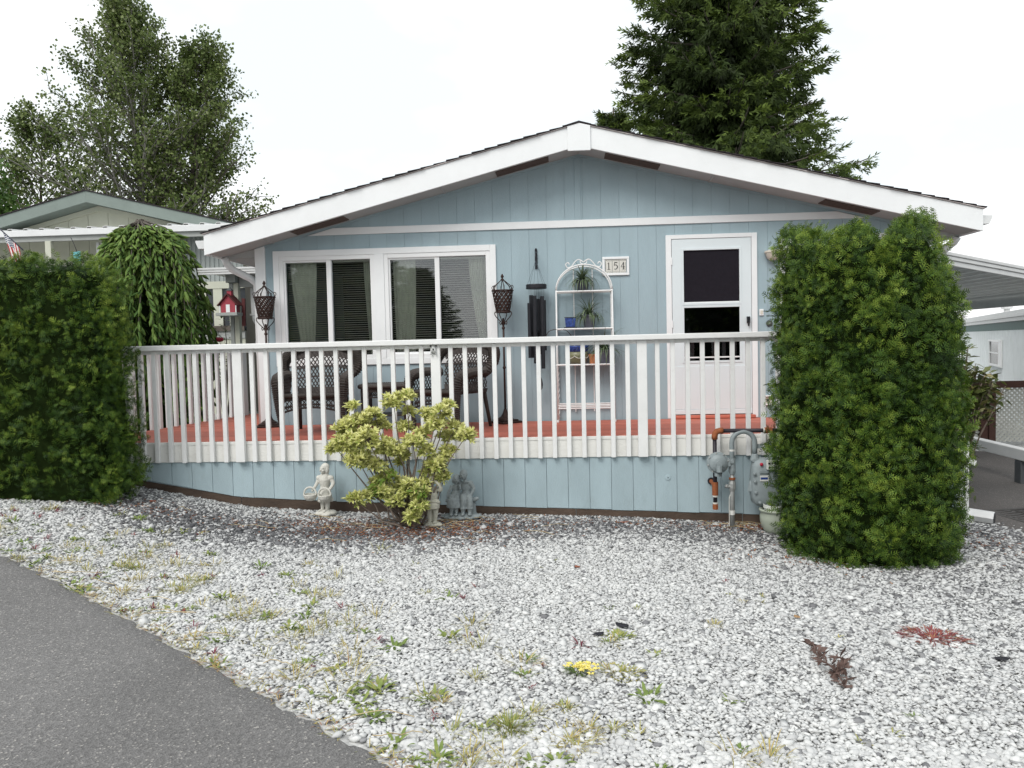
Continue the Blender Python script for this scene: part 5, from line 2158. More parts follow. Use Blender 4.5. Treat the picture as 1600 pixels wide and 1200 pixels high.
m_.lathe([(.1205, .1352), (.122, .17), (.130, .185), (.134, .20), (.126, .203)], (0, 0, 0), 24)
m_.build('blue_band', 'cobalt', t, smooth=True)
MB().lathe([(.118, .19), (.001, .195)], (0, 0, 0), 16).build('soil', 'soil', t)
m_ = MB()
for k in range(3):
    a0 = -2.6 + k * .75
    m_.tube([(.127 * math.cos(a0 + q * .1), .127 * math.sin(a0 + q * .1), .055 + .0035 * (q - 4) ** 2 * .5 + .01) for q in range(9)], .0035, 4)
m_.build('swag', 'tile', t)
t = thing('terracotta_cup', 'small orange terracotta cup beside the glazed bowl', 'cup', (RKX + .085, RKY - .04, .6425))
MB().lathe([(.034, 0), (.038, 0), (.043, .085), (.047, .09), (.047, .105), (.038, .106)], (0, 0, 0), 16).build('cup', 'terracotta', t)
MB().lathe([(.03, .102), (.001, .112)], (0, 0, 0), 12).build('wax', 'cream_light', t)
t = thing('curved_twig_handle', 'thin dark curved wire handle left of the stand', 'wire hook', (RKX - .33, RKY - .12, 1.00))
MB().tube(spline([(-.10, 0, -.05), (-.06, 0, .01), (.02, 0, .03), (.12, 0, .02), (.18, 0, -.04)]), .004, 5).build('wire', 'bronze', t)

# little dog figure fixed on the rail post
t = thing('post_ornament', 'small pewter animal ornament under handrail on the middle post', 'ornament', (-0.957, DY - 0.080, 0.80))
m_ = MB()
m_.ell((0, -.008, .045), (.026, .012, .040)).ell((0, -.014, .098), (.024, .014, .022)).ell((0, -.024, .090), (.011, .012, .010))
for s_ in (-1, 1):
    m_.ell((s_ * .026, -.010, .092), (.008, .008, .026)).tube([(s_ * .014, -.012, .06), (s_ * .020, -.016, .0)], .008, 6).ell((s_ * .021, -.020, .003), (.010, .012, .006))
m_.build('animal_figure', 'pewter', t, smooth=True)
m_ = MB()
for s_ in (-1, 1):
    m_.ell((s_ * .010, -.0265, .103), (.0045, .003, .0045), 8, 5).ell((s_ * .027, -.016, .078), (.006, .004, .012), 8, 5)
m_.ell((0, -.035, .094), (.005, .003, .004), 8, 5).ell((0, -.019, .045), (.007, .004, .010), 8, 5)
m_.build('dark_marks', 'black', t)


# ------------------------------------------------------------------ gas meter
def elbow(mb, c, r, a0, a1, plane, tr, n=10):
    pts = []
    for i in range(n + 1):
        a = a0 + (a1 - a0) * i / n
        pts.append((c[0] + r * math.cos(a), c[1], c[2] + r * math.sin(a)))
    mb.tube(pts, tr, 12, cap=False)
    return pts


YM = -1.78
def gas_meter():
    t = thing('gas_meter', 'grey gas meter with regulator and riser pipes before the blue skirting', 'gas meter', (1.76, YM, gz(1.76, YM)))
    o = Vector((1.76, YM, gz(1.76, YM)))

    def bd(mb, name, m, parent=None, **k):
        ob = mb.build(name, m, parent or t, **k)
        if parent is None:
            ob.location = -o
        return ob
    xb = 1.612
    # house line: black pipe with rusty fittings
    m_ = MB()
    m_.tube([(xb, YM, -0.655), (xb, YM, 0.0)], .0185, 12)
    m_.tube([(xb + .05, YM, .052), (2.45, YM, .047)], .0185, 12)
    pb = bd(m_, 'house_pipe', 'black_pipe', smooth=True)
    m_ = MB()
    m_.tube([(xb, YM, -.025), (xb, YM, .005), (xb + .006, YM, .03), (xb + .022, YM, .047), (xb + .05, YM, .052), (xb + .075, YM, .052)], [.027, .028, .028, .028, .028, .027], 12)
    m_.build('elbow', 'rust', pb, smooth=True)
    m_ = MB()
    m_.tube([(2.055, YM, .050), (2.12, YM, .050)], .027, 12)
    m_.build('coupling', 'rust', pb, smooth=False)
    MB().tube([(2.042, YM, .050), (2.0545, YM, .050)], .024, 12).build('thread_band', 'tile', pb)
    m_ = MB()
    m_.tube([(xb, YM, -.535), (xb, YM, -.415)], .0275, 12).tube([(xb, YM + .002, -.455), (xb, YM + .06, -.45), (xb, YM + .20, -.44)], [.022, .019, .019], 10)
    m_.build('tee', 'rust', pb, smooth=False)
    MB().tube([(xb, YM, -.551), (xb, YM, -.5355)], .024, 12).build('thread_band', 'tile', pb)
    MB().tube([(xb, YM, -.665), (xb, YM, -.615)], .026, 6).build('end_cap', 'rust', pb)
    MB().tube([(xb, YM, -.6145), (xb, YM, -.600)], .023, 12).build('thread_band', 'tile', pb)
    m_ = MB()
    m_.lathe([(.032, 0), (.034, -.01), (.030, -.014)], (xb, DY - .0125, -.44), 16, 'y')
    m_.build('wall_sleeve', 'black_pipe', pb)
    # regulator disc
    cx, cz = 1.632, -.235
    m_ = MB()
    m_.lathe([(.02, .035), (.098, .012), (.100, .0), (.098, -.014), (.084, -.018), (.078, -.040), (.050, -.058), (.030, -.062), (.028, -.084), (.0, -.086)], (cx, YM - .03, cz), 28, 'y')
    reg = bd(m_, 'regulator', 'grey_gas', smooth=False)
    m_ = MB()
    m_.tube([(cx, YM - .10, cz - .02), (cx, YM - .11, cz - .075)], [.03, .026], 10).tube([(cx, YM - .05, cz - .09), (cx, YM - .05, cz - .118)], .034, 12)
    m_.build('vent_spout', 'grey_gas', reg, smooth=False)
    for k in range(8):
        a = k * PI / 4 + .2
        MB().lathe([(.008, 0), (.008, -.012), (.003, -.014)], (cx + .090 * math.cos(a), YM - .042, cz + .090 * math.sin(a)), 6, 'y').build('bolt', 'galv', reg)
    m_ = MB()
    m_.tube([(cx + .09, YM - .02, cz), (1.77, YM - .01, cz)], .026, 10).box(1.708, 1.742, YM - .05, YM + .03, cz - .03, cz + .035)
    m_.build('side_nipple', 'grey_gas', reg)
    # riser and gooseneck
    xr = 1.765
    m_ = MB()
    arc = [(1.8665 - .1015 * math.cos(a), YM, -.06 + .1035 * math.sin(a)) for a in [i * PI / 14 for i in range(15)]]
    m_.tube([(xr, YM, -.34), (xr, YM, -.10)] + arc + [(1.968, YM, -.10), (1.968, YM, -.16)], .0225, 14)
    goose = bd(m_, 'gooseneck', 'grey_gas', smooth=True)
    MB().tube([(xr, YM, -.135), (xr, YM, -.118)], .0236, 14).build('tape_band', 'tape', goose)
    MB().tube([(xr, YM, -.315), (xr, YM, -.200)], [.031, .030], 12).build('union', 'grey_gas', goose)
    MB().tube([(xr, YM, -.345), (xr, YM, -.3155)], [.026, .033], 8).build('union_nut', 'grey_gas', goose)
    m_ = MB()
    m_.tube([(xr - .002, YM, -.86), (xr, YM, -.55), (xr, YM, -.34)], [.0225, .021, .019], 12)
    ris = bd(m_, 'riser', 'galv', smooth=True)
    m_ = MB()
    m_.tube([(xr, YM, -.50), (xr, YM, -.47), (xr, YM, -.43), (xr, YM, -.405)], [.024, .032, .032, .026], 8).tube([(xr - .045, YM - .01, -.455), (xr, YM - .01, -.455)], .015, 8).ell((xr - .05, YM - .012, -.452), .018, 8, 6)
    m_.build('shutoff_valve', 'galv', ris)
    MB().tube([(xr, YM, -.395), (xr, YM, -.375)], .0285, 10).build('brass_ring', 'rust', ris)
    MB().tube([(xr, YM, -.715), (xr, YM, -.675)], .0238, 12).build('tape_band', 'tape', ris)
    MB().tube([(xr - .030, YM - .01, -.82), (xr - .030, YM - .01, -.56), (xr - .018, YM - .005, -.53)], .004, 5).build('tracer_wire', 'tile', ris)
    # meter body
    m_ = MB()
    pr = []
    for (zz, hw, hd) in ((-.205, .10, .055), (-.225, .135, .075), (-.28, .150, .085), (-.40, .160, .095), (-.54, .158, .095), (-.60, .145, .088), (-.625, .11, .065)):
        ring = []
        for k in range(24):
            a = 2 * PI * k / 24
            ca, sa_ = math.cos(a), math.sin(a)
            e = .55
            ring.append((2.085 + hw * math.copysign(abs(ca) ** e, ca), YM - .0 + hd * math.copysign(abs(sa_) ** e, sa_), zz))
        pr.append(ring)
    V = [v for r_ in pr for v in r_]
    F = []
    for j in range(len(pr) - 1):
        for k in range(24):
            F.append((j * 24 + (k + 1) % 24, j * 24 + k, (j + 1) * 24 + k, (j + 1) * 24 + (k + 1) % 24))
    F += [tuple(range(24)), tuple(range(len(V) - 1, len(V) - 25, -1))]
    m_.add(V, F)
    body = bd(m_, 'meter_body', 'grey_gas', smooth=True)
    for (xx, zz) in ((1.945, -.33), (1.95, -.40), (1.955, -.50), (1.99, -.59), (2.06, -.615), (2.13, -.615), (2.19, -.58)):
        MB().lathe([(.014, .02), (.014, -.012), (.006, -.016)], (xx, YM - .088, zz), 8, 'y').build('case_screw', 'grey_gas', body)
    m_ = MB()
    m_.tube([(1.968, YM, -.225), (1.968, YM, -.195), (1.968, YM, -.16)], [.045, .038, .028], 12).tube([(2.19, YM, -.225), (2.19, YM, -.16)], [.04, .03], 12)
    m_.box(1.94, 2.21, YM - .045, YM + .045, -.235, -.200)
    m_.build('meter_head', 'grey_gas', body, bevel=.006)
    m_ = MB()
    m_.box(2.045, 2.185, YM - .125, YM - .09, -.290, -.205)
    idx = m_.build('index_box', 'pot_white', body, bevel=.006)
    m_ = MB()
    for k in range(4):
        m_.lathe([(.0105, 0), (.0105, -.002), (.007, -.002)], (2.066 + k * .026, YM - .1252, -.232), 10, 'y')
    for k in range(3):
        m_.box(2.06 + k * .03, 2.075 + k * .03, YM - .127, YM - .1252, -.278, -.262)
    m_.build('dials', 'digit', idx)
    MB().ell((2.005, YM - .095, -.245), (.016, .01, .016), 10, 6).build('red_seal', 'petal_red', body, smooth=True)
    MB().box(1.985, 2.070, YM - .1015, YM - .095, -.325, -.300).build('name_plate', 'grey_gas', body, bevel=.002)
    s_ = MB().box(1.990, 2.066, YM - .1005, YM - .093, -.395, -.345).build('sticker', 'tape', body)
    MB().box(1.995, 2.058, YM - .1015, YM - .1006, -.380, -.360).build('sticker_print', 'cobalt', s_)
    m_ = MB()
    m_.hexa([(1.90, YM - .01, -.50), (1.95, YM - .06, -.50), (1.96, YM - .05, -.46), (1.91, YM, -.44)], [(1.915, YM - .02, -.43), (1.955, YM - .07, -.47), (1.96, YM - .05, -.42), (1.92, YM - .01, -.40)])
    m_.build('side_tag', 'grey_gas', body)
    m_ = MB()
    m_.box(1.99, 2.30, YM + .012, YM + .017, -.115, -.075).box(2.10, 2.125, YM + .018, YM + .023, -.24, -.05)
    br = bd(m_, 'bracket', 'grey_gas')
    MB().box(2.035, 2.065, YM + .0105, YM + .012, -.100, -.088).build('bracket_slot', 'tape', br)


gas_meter()

t = thing('glazed_pot', 'pale green glazed garden pot half behind the right hedge', 'pot', (2.12, -1.90, gz(2.12, -1.90)))
MB().lathe([(.07, 0), (.085, .0), (.115, .05), (.135, .11), (.138, .16), (.128, .195), (.132, .20), (.142, .205), (.145, .218), (.140, .225), (.125, .226), (.118, .20), (.115, .12), (.09, .03), (.001, .02)], (0, 0, 0), 28).build('pot', 'pot_green', t, smooth=True)
t = thing('white_pot', 'small white plastic pot sitting inside the green glazed pot', 'pot', (2.125, -1.90, gz(2.12, -1.90) + .03))
MB().lathe([(.08, 0), (.085, .0), (.105, .20), (.112, .205), (.112, .232), (.104, .234), (.098, .20), (.08, .03), (.001, .02)], (0, 0, 0), 26).build('pot', 'pot_white', t, smooth=False)


# ------------------------------------------------------------------ garden statues (each figure one continuous surface)
def melt(mb, name, m, parent, voxel=.006, smooth=4):
    me = bpy.data.meshes.new(name)
    me.from_pydata(mb.V, [], mb.F)
    tmp = bpy.data.objects.new(name + '_tmp', me)
    COL.objects.link(tmp)
    md = tmp.modifiers.new('r', 'REMESH')
    md.mode = 'VOXEL'
    md.voxel_size = voxel
    md.use_smooth_shade = True
    s_ = tmp.modifiers.new('s', 'SMOOTH')
    s_.factor = .5
    s_.iterations = smooth
    dg = bpy.context.evaluated_depsgraph_get()
    out = bpy.data.meshes.new_from_object(tmp.evaluated_get(dg))
    bpy.data.objects.remove(tmp)
    bpy.data.meshes.remove(me)
    out.name = name
    o = link(name, out, m, parent, True)
    return o


def head(mb, c, r, yaw=0.0, hair='cap', tilt=0.0):
    R = Matrix.Rotation(yaw, 3, 'Z') @ Matrix.Rotation(tilt, 3, 'Y')
    c = Vector(c)

    def e(off, rad, n=10, m_=7):
        mb.ell(c + R @ (Vector(off) * r), tuple(v * r for v in rad) if hasattr(rad, '__len__') else rad * r, n, m_, R)
    e((0, 0, 0), (.86, .95, 1.08))
    e((0, -.25, -.45), (.62, .66, .55))
    e((0, -1.0, -.16), (.19, .28, .24))                     # nose
    for s_ in (-1, 1):
        e((s_ * .40, -.72, -.32), (.30, .26, .26))          # cheeks
        e((s_ * .35, -.84, .22), (.30, .16, .10))           # brow
        e((s_ * .86, .05, -.10), (.12, .22, .26))           # ear
    e((0, -.86, -.56), (.30, .14, .09))                     # mouth
    e((0, -.72, -.86), (.24, .22, .18))                     # chin
    if hair == 'cap':
        e((0, .30, .34), (.95, .82, .85))
    if hair == 'long':
        e((0, .32, .32), (1.0, .84, .90))
        for s_ in (-1, 1):
            e((s_ * .72, .15, -.35), (.42, .55, .85))
        e((0, .55, -.3), (.8, .55, .9))
    return mb


def limb(mb, pts, rad, n=10):
    mb.tube(spline(pts, 4), [float(np.interp(i, np.linspace(0, 4 * (len(pts) - 1), len(rad)), rad)) for i in range(4 * (len(pts) - 1) + 1)], n)


def girl_statue():
    loc = (-2.005, -1.76, gz(-2.0, -1.76) + .015)
    t = thing('girl_statue', 'pale stone girl statue holding two baskets, left of the shrub', 'statue', loc, math.radians(-8))
    m_ = MB()
    m_.ell((0, 0, .02), (.095, .075, .032), 16, 8).ell((-.05, -.02, .018), (.05, .05, .026)).ell((.055, .01, .02), (.05, .05, .03)).ell((.02, -.05, .014), (.05, .035, .022))
    melt(m_, 'rock_base', 'stone_pale', t, .007, 2)
    m_ = MB()
    # legs (one a little forward), feet
    limb(m_, [(-.028, .005, .155), (-.03, .0, .10), (-.036, .005, .045)], [.024, .022, .015])
    limb(m_, [(.024, -.005, .155), (.022, -.008, .10), (.018, -.005, .045)], [.026, .023, .016])
    m_.ell((-.048, -.025, .043), (.018, .036, .014)).ell((.008, -.035, .045), (.019, .038, .015))
    # skirt with a frill, torso, collar, neck
    m_.lathe([(.050, .130), (.066, .135), (.070, .15), (.060, .185), (.050, .24), (.044, .275), (.05, .30), (.055, .335), (.045, .365), (.02, .385)], (0, 0, 0), 20)
    for k in range(9):
        a = k * 2 * PI / 9
        m_.ell((.064 * math.cos(a), .060 * math.sin(a), .142), (.018, .018, .016), 8, 6)
    m_.ell((0, .0, .375), (.048, .036, .022)).tube([(0, 0, .37), (0, 0, .405)], .018, 10)
    # arms down to the baskets, puffed sleeves
    m_.ell((-.058, 0, .352), (.028, .028, .026)).ell((.060, 0, .352), (.030, .028, .026))
    limb(m_, [(-.060, 0, .345), (-.078, -.015, .295), (-.105, -.035, .245)], [.020, .017, .013])
    limb(m_, [(.064, 0, .345), (.088, -.012, .300), (.070, -.045, .255)], [.021, .019, .015])
    for p in ((-.108, -.04, .240), (.064, -.052, .250)):
        m_.ell(p, (.016, .014, .016))
    head(m_, (0, -.004, .440), .044, -.35, 'long')
    melt(m_, 'figure', 'stone_pale', t, .0046, 1)
    for (cx, cy, cz, tilt) in ((-.125, -.055, .175, .25), (.035, -.085, .175, -.1)):
        m_ = MB()
        m_.lathe([(.02, 0), (.042, .006), (.060, .03), (.068, .062), (.060, .066), (.052, .04), (.03, .018), (.001, .014)], (cx, cy, cz - .03), 20)
        m_.tube([(cx + .062 * math.cos(a), cy - .004, cz + .032 + .065 * math.sin(a)) for a in [i * PI / 12 for i in range(13)]], .010, 8)
        melt(m_, 'basket', 'stone_pale', t, .005, 1)


def boy_statue():
    loc = (-0.930, -2.12, gz(-0.930, -2.12) + .012)
    t = thing('boy_statue', 'pale stone child statue with raised arms, half hidden by the shrub', 'statue', loc, math.radians(-6))
    m_ = MB()
    m_.ell((0, 0, .015), (.082, .070, .026), 16, 8).ell((.05, -.01, .012), (.045, .04, .02)).ell((-.05, .01, .012), (.045, .04, .02))
    melt(m_, 'rock_base', 'stone_tan', t, .007, 2)
    m_ = MB()
    limb(m_, [(-.030, 0, .19), (-.028, 0, .11), (-.022, .0, .035)], [.032, .026, .017])
    limb(m_, [(.030, 0, .19), (.026, 0, .11), (.020, .0, .035)], [.032, .026, .017])
    m_.ell((-.024, -.022, .036), (.018, .036, .014)).ell((.026, -.024, .036), (.018, .036, .014))
    m_.lathe([(.054, .155), (.066, .16), (.068, .20), (.060, .235), (.056, .24)], (0, 0, 0), 18)
    m_.tube([(.066 * math.cos(a), .062 * math.sin(a), .222 + .018 * math.cos(a + 2.2)) for a in [i * PI / 10 for i in range(21)]], .011, 8)
    m_.ell((0, -.006, .275), (.056, .046, .058)).ell((0, 0, .325), (.058, .040, .032)).tube([(0, 0, .33), (0, 0, .375)], .018, 10)
    limb(m_, [(-.052, 0, .335), (-.098, -.02, .355), (-.085, -.045, .40), (-.05, -.04, .41)], [.020, .019, .017, .014])
    limb(m_, [(.052, 0, .335), (.085, -.01, .325), (.080, -.03, .375), (.05, -.035, .40)], [.020, .019, .017, .014])
    m_.ell((-.05, -.04, .412), (.016, .014, .018)).ell((.048, -.036, .405), (.016, .014, .018))
    head(m_, (0, -.004, .415), .045, .1, 'cap')
    melt(m_, 'figure', 'stone_tan', t, .0046, 1)


def couple_statue():
    loc = (-0.715, -1.775, gz(-0.715, -1.775) + .015)
    t = thing('couple_statue', 'blue grey statue of two children cuddling on a small bench', 'statue', loc, math.radians(2))
    m_ = MB()
    m_.ell((0, -.02, .022), (.172, .095, .034), 20, 8)
    r = np.random.default_rng(4)
    for k in range(12):
        a = k * 2 * PI / 12
        m_.ell((.145 * math.cos(a), -.02 + .075 * math.sin(a), .018), (.035 + .02 * r.random(), .03, .022), 8, 6)
    # bench with a tree-stump leg
    m_.box(-.125, .140, -.01, .07, .150, .178).tube([(.105, .03, .02), (.10, .03, .16)], [.034, .028], 9).tube([(-.09, .03, .02), (-.09, .03, .16)], .026, 9)
    m_.tube([(.10, -.005, .165), (.165, -.015, .185)], [.022, .017], 8).tube([(-.10, -.01, .160), (-.145, -.015, .170)], [.02, .016], 8)
    melt(m_, 'bench', 'stone_grey', t, .006, 2)
    # girl
    m_ = MB()
    m_.ell((-.050, .015, .215), (.050, .042, .05)).ell((-.048, .018, .275), (.040, .032, .045))
    for s_ in (-.022, .022):
        limb(m_, [(-.055 + s_, .01, .195), (-.060 + s_, -.055, .192), (-.062 + s_, -.075, .13), (-.062 + s_, -.07, .062)], [.030, .032, .022, .015])
        m_.ell((-.064 + s_, -.092, .052), (.017, .034, .015))
    m_.lathe([(.068, .110), (.074, .115), (.070, .15), (.060, .185), (.045, .20)], (-.060, -.048, 0), 16)
    limb(m_, [(-.085, .012, .300), (-.112, -.005, .245), (-.125, -.01, .188)], [.017, .015, .012])
    limb(m_, [(-.018, .0, .300), (-.004, -.035, .275), (-.008, -.04, .322)], [.017, .014, .011])
    m_.tube([(-.048, .014, .30), (-.044, .010, .34)], .015, 8)
    head(m_, (-.038, .004, .362), .038, .15, 'long', .18)
    melt(m_, 'seated_girl', 'stone_grey', t, .0043, 1)
    # boy
    m_ = MB()
    m_.ell((.048, .015, .215), (.050, .042, .05)).ell((.046, .018, .285), (.048, .036, .058))
    for s_ in (-.026, .026):
        limb(m_, [(.048 + s_, .01, .20), (.052 + s_, -.06, .195), (.055 + s_ * 1.2, -.075, .13), (.052 + s_ * 1.2, -.07, .062)], [.033, .034, .029, .018])
        m_.ell((.052 + s_ * 1.2, -.094, .052), (.019, .036, .017))
        m_.lathe([(.030, .098), (.034, .100), (.030, .12)], (.054 + s_ * 1.2, -.073, 0), 10)
    limb(m_, [(.090, .012, .325), (.118, -.005, .268), (.082, -.045, .212)], [.021, .018, .014])
    m_.ell((.076, -.052, .206), (.018, .016, .013))
    limb(m_, [(.010, .02, .325), (-.03, .045, .31), (-.075, .035, .29)], [.02, .017, .014])
    m_.ell((.088, .012, .318), (.030, .028, .030)).ell((.046, .0, .338), (.034, .024, .012))
    m_.tube([(.046, .012, .33), (.036, .008, .375)], .017, 8)
    head(m_, (.026, .002, .402), .041, -.15, 'cap', -.12)
    melt(m_, 'seated_boy', 'stone_grey', t, .0043, 1)


girl_statue()
boy_statue()
couple_statue()


# ------------------------------------------------------------------ cream neighbour house on the left
def ribbed_x(x0, x1, y0, y1, zf, pitch, depth, th=.012):
    """corrugated sheet: ribs run along y, profile along x; zf(x,y)"""
    m_ = MB()
    n = int((x1 - x0) / pitch)
    V, F = [], []
    prof = []
    for i in range(n):
        a = x0 + i * pitch
        prof += [(a, 0), (a + pitch * .62, 0), (a + pitch * .70, depth), (a + pitch * .92, depth)]
    prof.append((x0 + n * pitch, 0))
    k = len(prof)
    for yy in (y0, y1):
        for (xx, dz) in prof:
            V.append((xx, yy, zf(xx, yy) + dz))
        for (xx, dz) in prof:
            V.append((xx, yy, zf(xx, yy) + dz - th))
    for i in range(k - 1):
        F.append((i, i + 1, 2 * k + i + 1, 2 * k + i))
        F.append((k + i + 1, k + i, 3 * k + i, 3 * k + i + 1))
        F.append((i + 1, i, k + i, k + i + 1))
        F.append((2 * k + i, 2 * k + i + 1, 3 * k + i + 1, 3 * k + i))
    m_.add(V, F)
    return m_


def cream_house():
    gzb = -0.32
    loc = (-8.7, 6.0, gzb)
    t = thing('cream_house', 'cream neighbouring home with grey green gable behind the left hedge', 'house', loc)

    def b(mb, name, m, parent=None, **k):
        o = mb.build(name, m, parent or t, **k)
        if parent is None:
            o.location = (-loc[0], -loc[1], -loc[2])
        return o
    rx_, zp, sl, ew = -8.69, 3.74, .2486, 4.25
    Yg = 6.0

    def un(x_):
        return zp - sl * abs(x_ - rx_)
    for s_ in (-1, 1):
        e = rx_ + s_ * ew
        m_ = MB()
        m_.prism_xz([(rx_, zp), (e, un(e)), (e, un(e) + .215), (rx_, zp + .215)][::(1 if s_ < 0 else -1)], Yg - .45, Yg - .42)
        b(m_, 'rake_fascia', 'n_green', bevel=.003)
        m_ = MB()
        m_.prism_xz([(rx_, zp - .10), (e - s_ * .15, un(e) - .06), (e - s_ * .15, un(e) + .03), (rx_, zp + .0)][::(1 if s_ < 0 else -1)], Yg - .05, Yg - .0125)
        b(m_, 'gable_trim', 'n_cream')
        m_ = MB()
        m_.prism_xz([(rx_, zp + .005), (e, un(e) + .005), (e, un(e) + .22), (rx_, zp + .22)][::(1 if s_ < 0 else -1)], Yg - .4195, 18)
        r_ = b(m_, 'roof_slope', 'n_green')
        m_ = MB()
        m_.prism_xz([(rx_, zp + .2155), (e + s_ * .03, un(e) + .2155), (e + s_ * .03, un(e) + .235), (rx_, zp + .235)][::(1 if s_ < 0 else -1)], Yg - .47, 18)
        m_.build('shingle_course', 'shingle', r_)
    # gable boards
    x_ = rx_ - ew + .35
    while x_ < rx_ + ew - .35:
        xb = x_ + .4064 if abs(x_ - rx_) > .01 else x_ + .4064
        a, c = x_ + .004, xb - .004
        m_ = MB()
        pts = [(a, 2.5), (c, 2.5), (c, un(c))]
        if a < rx_ < c:
            pts.append((rx_, un(rx_)))
        pts.append((a, un(a)))
        m_.prism_xz(pts, Yg - .012, Yg)
        b(m_, 'gable_board', 'n_cream')
        x_ = xb
    m_ = MB()
    m_.prism_xz([(rx_ - ew + .3, gzb), (rx_ + ew - .3, gzb), (rx_ + ew - .3, un(rx_ + ew - .3)), (rx_, zp), (rx_ - ew + .3, un(rx_ - ew + .3))], Yg + .0, Yg + .1)
    b(m_, 'front_wall', 'n_tan')
    b(MB().box(rx_ - ew + .3, rx_ - ew + .4, Yg + .1, 17.8, gzb, un(rx_ + ew) + .0), 'side_wall', 'n_cream')
    b(MB().box(rx_ + ew - .4, rx_ + ew - .3, Yg + .1, 17.8, gzb, un(rx_ + ew) + .0), 'side_wall', 'n_cream')
    # porch awning in front of the gable
    ya = 4.9
    m_ = ribbed_x(-13.0, -5.55, ya, Yg - .02, lambda xx, yy: 3.145 + .08 * (yy - ya), .30, .035)
    aw = b(m_, 'awning_sheet', 'alu')
    MB().box(-13.0, -5.55, ya - .03, ya - .002, 3.03, 3.14).build('awning_gutter', 'gutter', aw, bevel=.006)
    MB().box(-13.0, -5.55, ya + .02, ya + .08, 2.94, 3.11).build('awning_beam', 'n_grey', aw)
    for px_ in (-9.05, -11.3, -6.95):
        b(MB().box(px_ - .055, px_ + .055, ya - .0, ya + .10, gzb, 2.94), 'porch_post', 'n_cream', bevel=.004)
    # things on the porch wall: door with white slats, window, rail
    m_ = MB()
    m_.box(-9.9, -8.9, Yg - .03, Yg - .001, .2, 2.6)
    b(m_, 'porch_window', 'dark_win')
    for k in range(5):
        b(MB().box(-8.32 + k * .09, -8.27 + k * .09, ya + .3, ya + .33, .1, 2.93), 'white_slat', 'vinyl')
    # enclosed sun room at the right: corrugated top band, dark windows, cream panels
    xs0, xs1 = -7.15, -5.62
    yb = 5.35
    m_ = MB()
    n = int((xs1 - xs0) / .085)
    for k in range(n):
        xx = xs0 + k * .085
        m_.box(xx, xx + .052, yb - .012, yb, 2.16, 3.12).box(xx + .052, xx + .085, yb + .002, yb + .012, 2.16, 3.12)
    po = b(m_, 'corrugated_panel', 'panel')
    po['kind'] = 'stuff'
    b(MB().box(xs0, xs1, yb - .03, yb + .03, 2.03, 2.16), 'window_header', 'n_cream')
    b(MB().box(xs0, xs1, yb - .03, yb + .03, 1.10, 1.24), 'window_sill', 'n_grey')
    b(MB().box(xs0, xs1, yb - .06, yb - .031, 1.24, 1.34), 'planter_rail', 'bark')
    for k in range(5):
        xx = xs0 + .05 + k * .30
        b(MB().box(xx, xx + .17, yb - .02, yb + .02, 1.24, 2.03), 'window_post', 'n_cream')
        b(MB().box(xx + .172, xx + .298, yb + .01, yb + .014, 1.24, 2.03), 'pane', 'dark_win')
    for k in range(10):
        xx = xs0 + k * .153
        b(MB().box(xx + .003, xx + .150, yb - .012, yb + .01, gzb, 1.10), 'wall_board', 'n_cream')
    # side annex further right: cream slats above a grey louvre
    ys = 7.4
    b(MB().box(-5.6, -4.2, ys, ys + .08, gzb, 2.55), 'annex_wall', 'n_cream')
    for k in range(9):
        b(MB().box(-5.25 + k * .115, -5.18 + k * .115, ys - .03, ys - .001, 1.25, 2.0), 'annex_slat', 'n_cream')
        b(MB().box(-5.18 + k * .115, -5.135 + k * .115, ys - .012, ys - .002, 1.25, 2.0), 'annex_gap', 'n_grey')
    m_ = MB()
    for k in range(22):
        m_.box(-5.25 + k * .048, -5.225 + k * .048, ys - .03, ys - .002, .85, 1.12)
    lo = b(m_, 'louvre', 'n_grey')
    lo['kind'] = 'stuff'
    b(MB().box(-5.25, -4.2, ys - .008, ys - .0015, .85, 1.12), 'louvre_backing', 'dark_win')
    b(MB().box(-5.27, -4.2, ys - .04, ys - .001, 2.0, 2.12), 'annex_trim', 'n_cream')


cream_house()

# porch cover on the left flank of the blue house
def side_awning():
    loc = (-4.5, 2.3, gz(-4.5, 2.3))
    t = thing('side_awning', 'white ribbed awning on a grey post left of the blue house', 'awning', loc)
    o = Vector(loc)

    def b(mb, name, m, parent=None, **k):
        ob = mb.build(name, m, parent or t, **k)
        if parent is None:
            ob.location = -o
        return ob
    b(MB().box(-4.575, -4.52, 2.25, 2.36, gz(-4.5, 2.3), 1.86), 'post', 'n_grey', bevel=.004)
    b(MB().box(-4.515, -4.445, 2.26, 2.35, gz(-4.5, 2.3), 1.86), 'post', 'n_cream', bevel=.004)
    b(MB().box(-4.60, -4.46, 2.20, 9.0, 1.862, 2.0), 'beam', 'n_grey', bevel=.004)
    sh = b(ribbed_x(-4.90, -3.75, 2.05, 9.0, lambda xx, yy: 2.02 + .02 * (xx + 4.9), .23, .03), 'awning_sheet', 'alu')
    for k in range(3):
        MB().box(-4.92, -3.75, 2.02 - .008 * k, 2.045, 1.965 + k * .033, 1.994 + k * .033).build('front_rib', 'alu', sh, bevel=.004)
    b(MB().box(-4.44, -3.75, 2.30, 2.36, 1.80, 1.99), 'front_beam', 'n_grey')


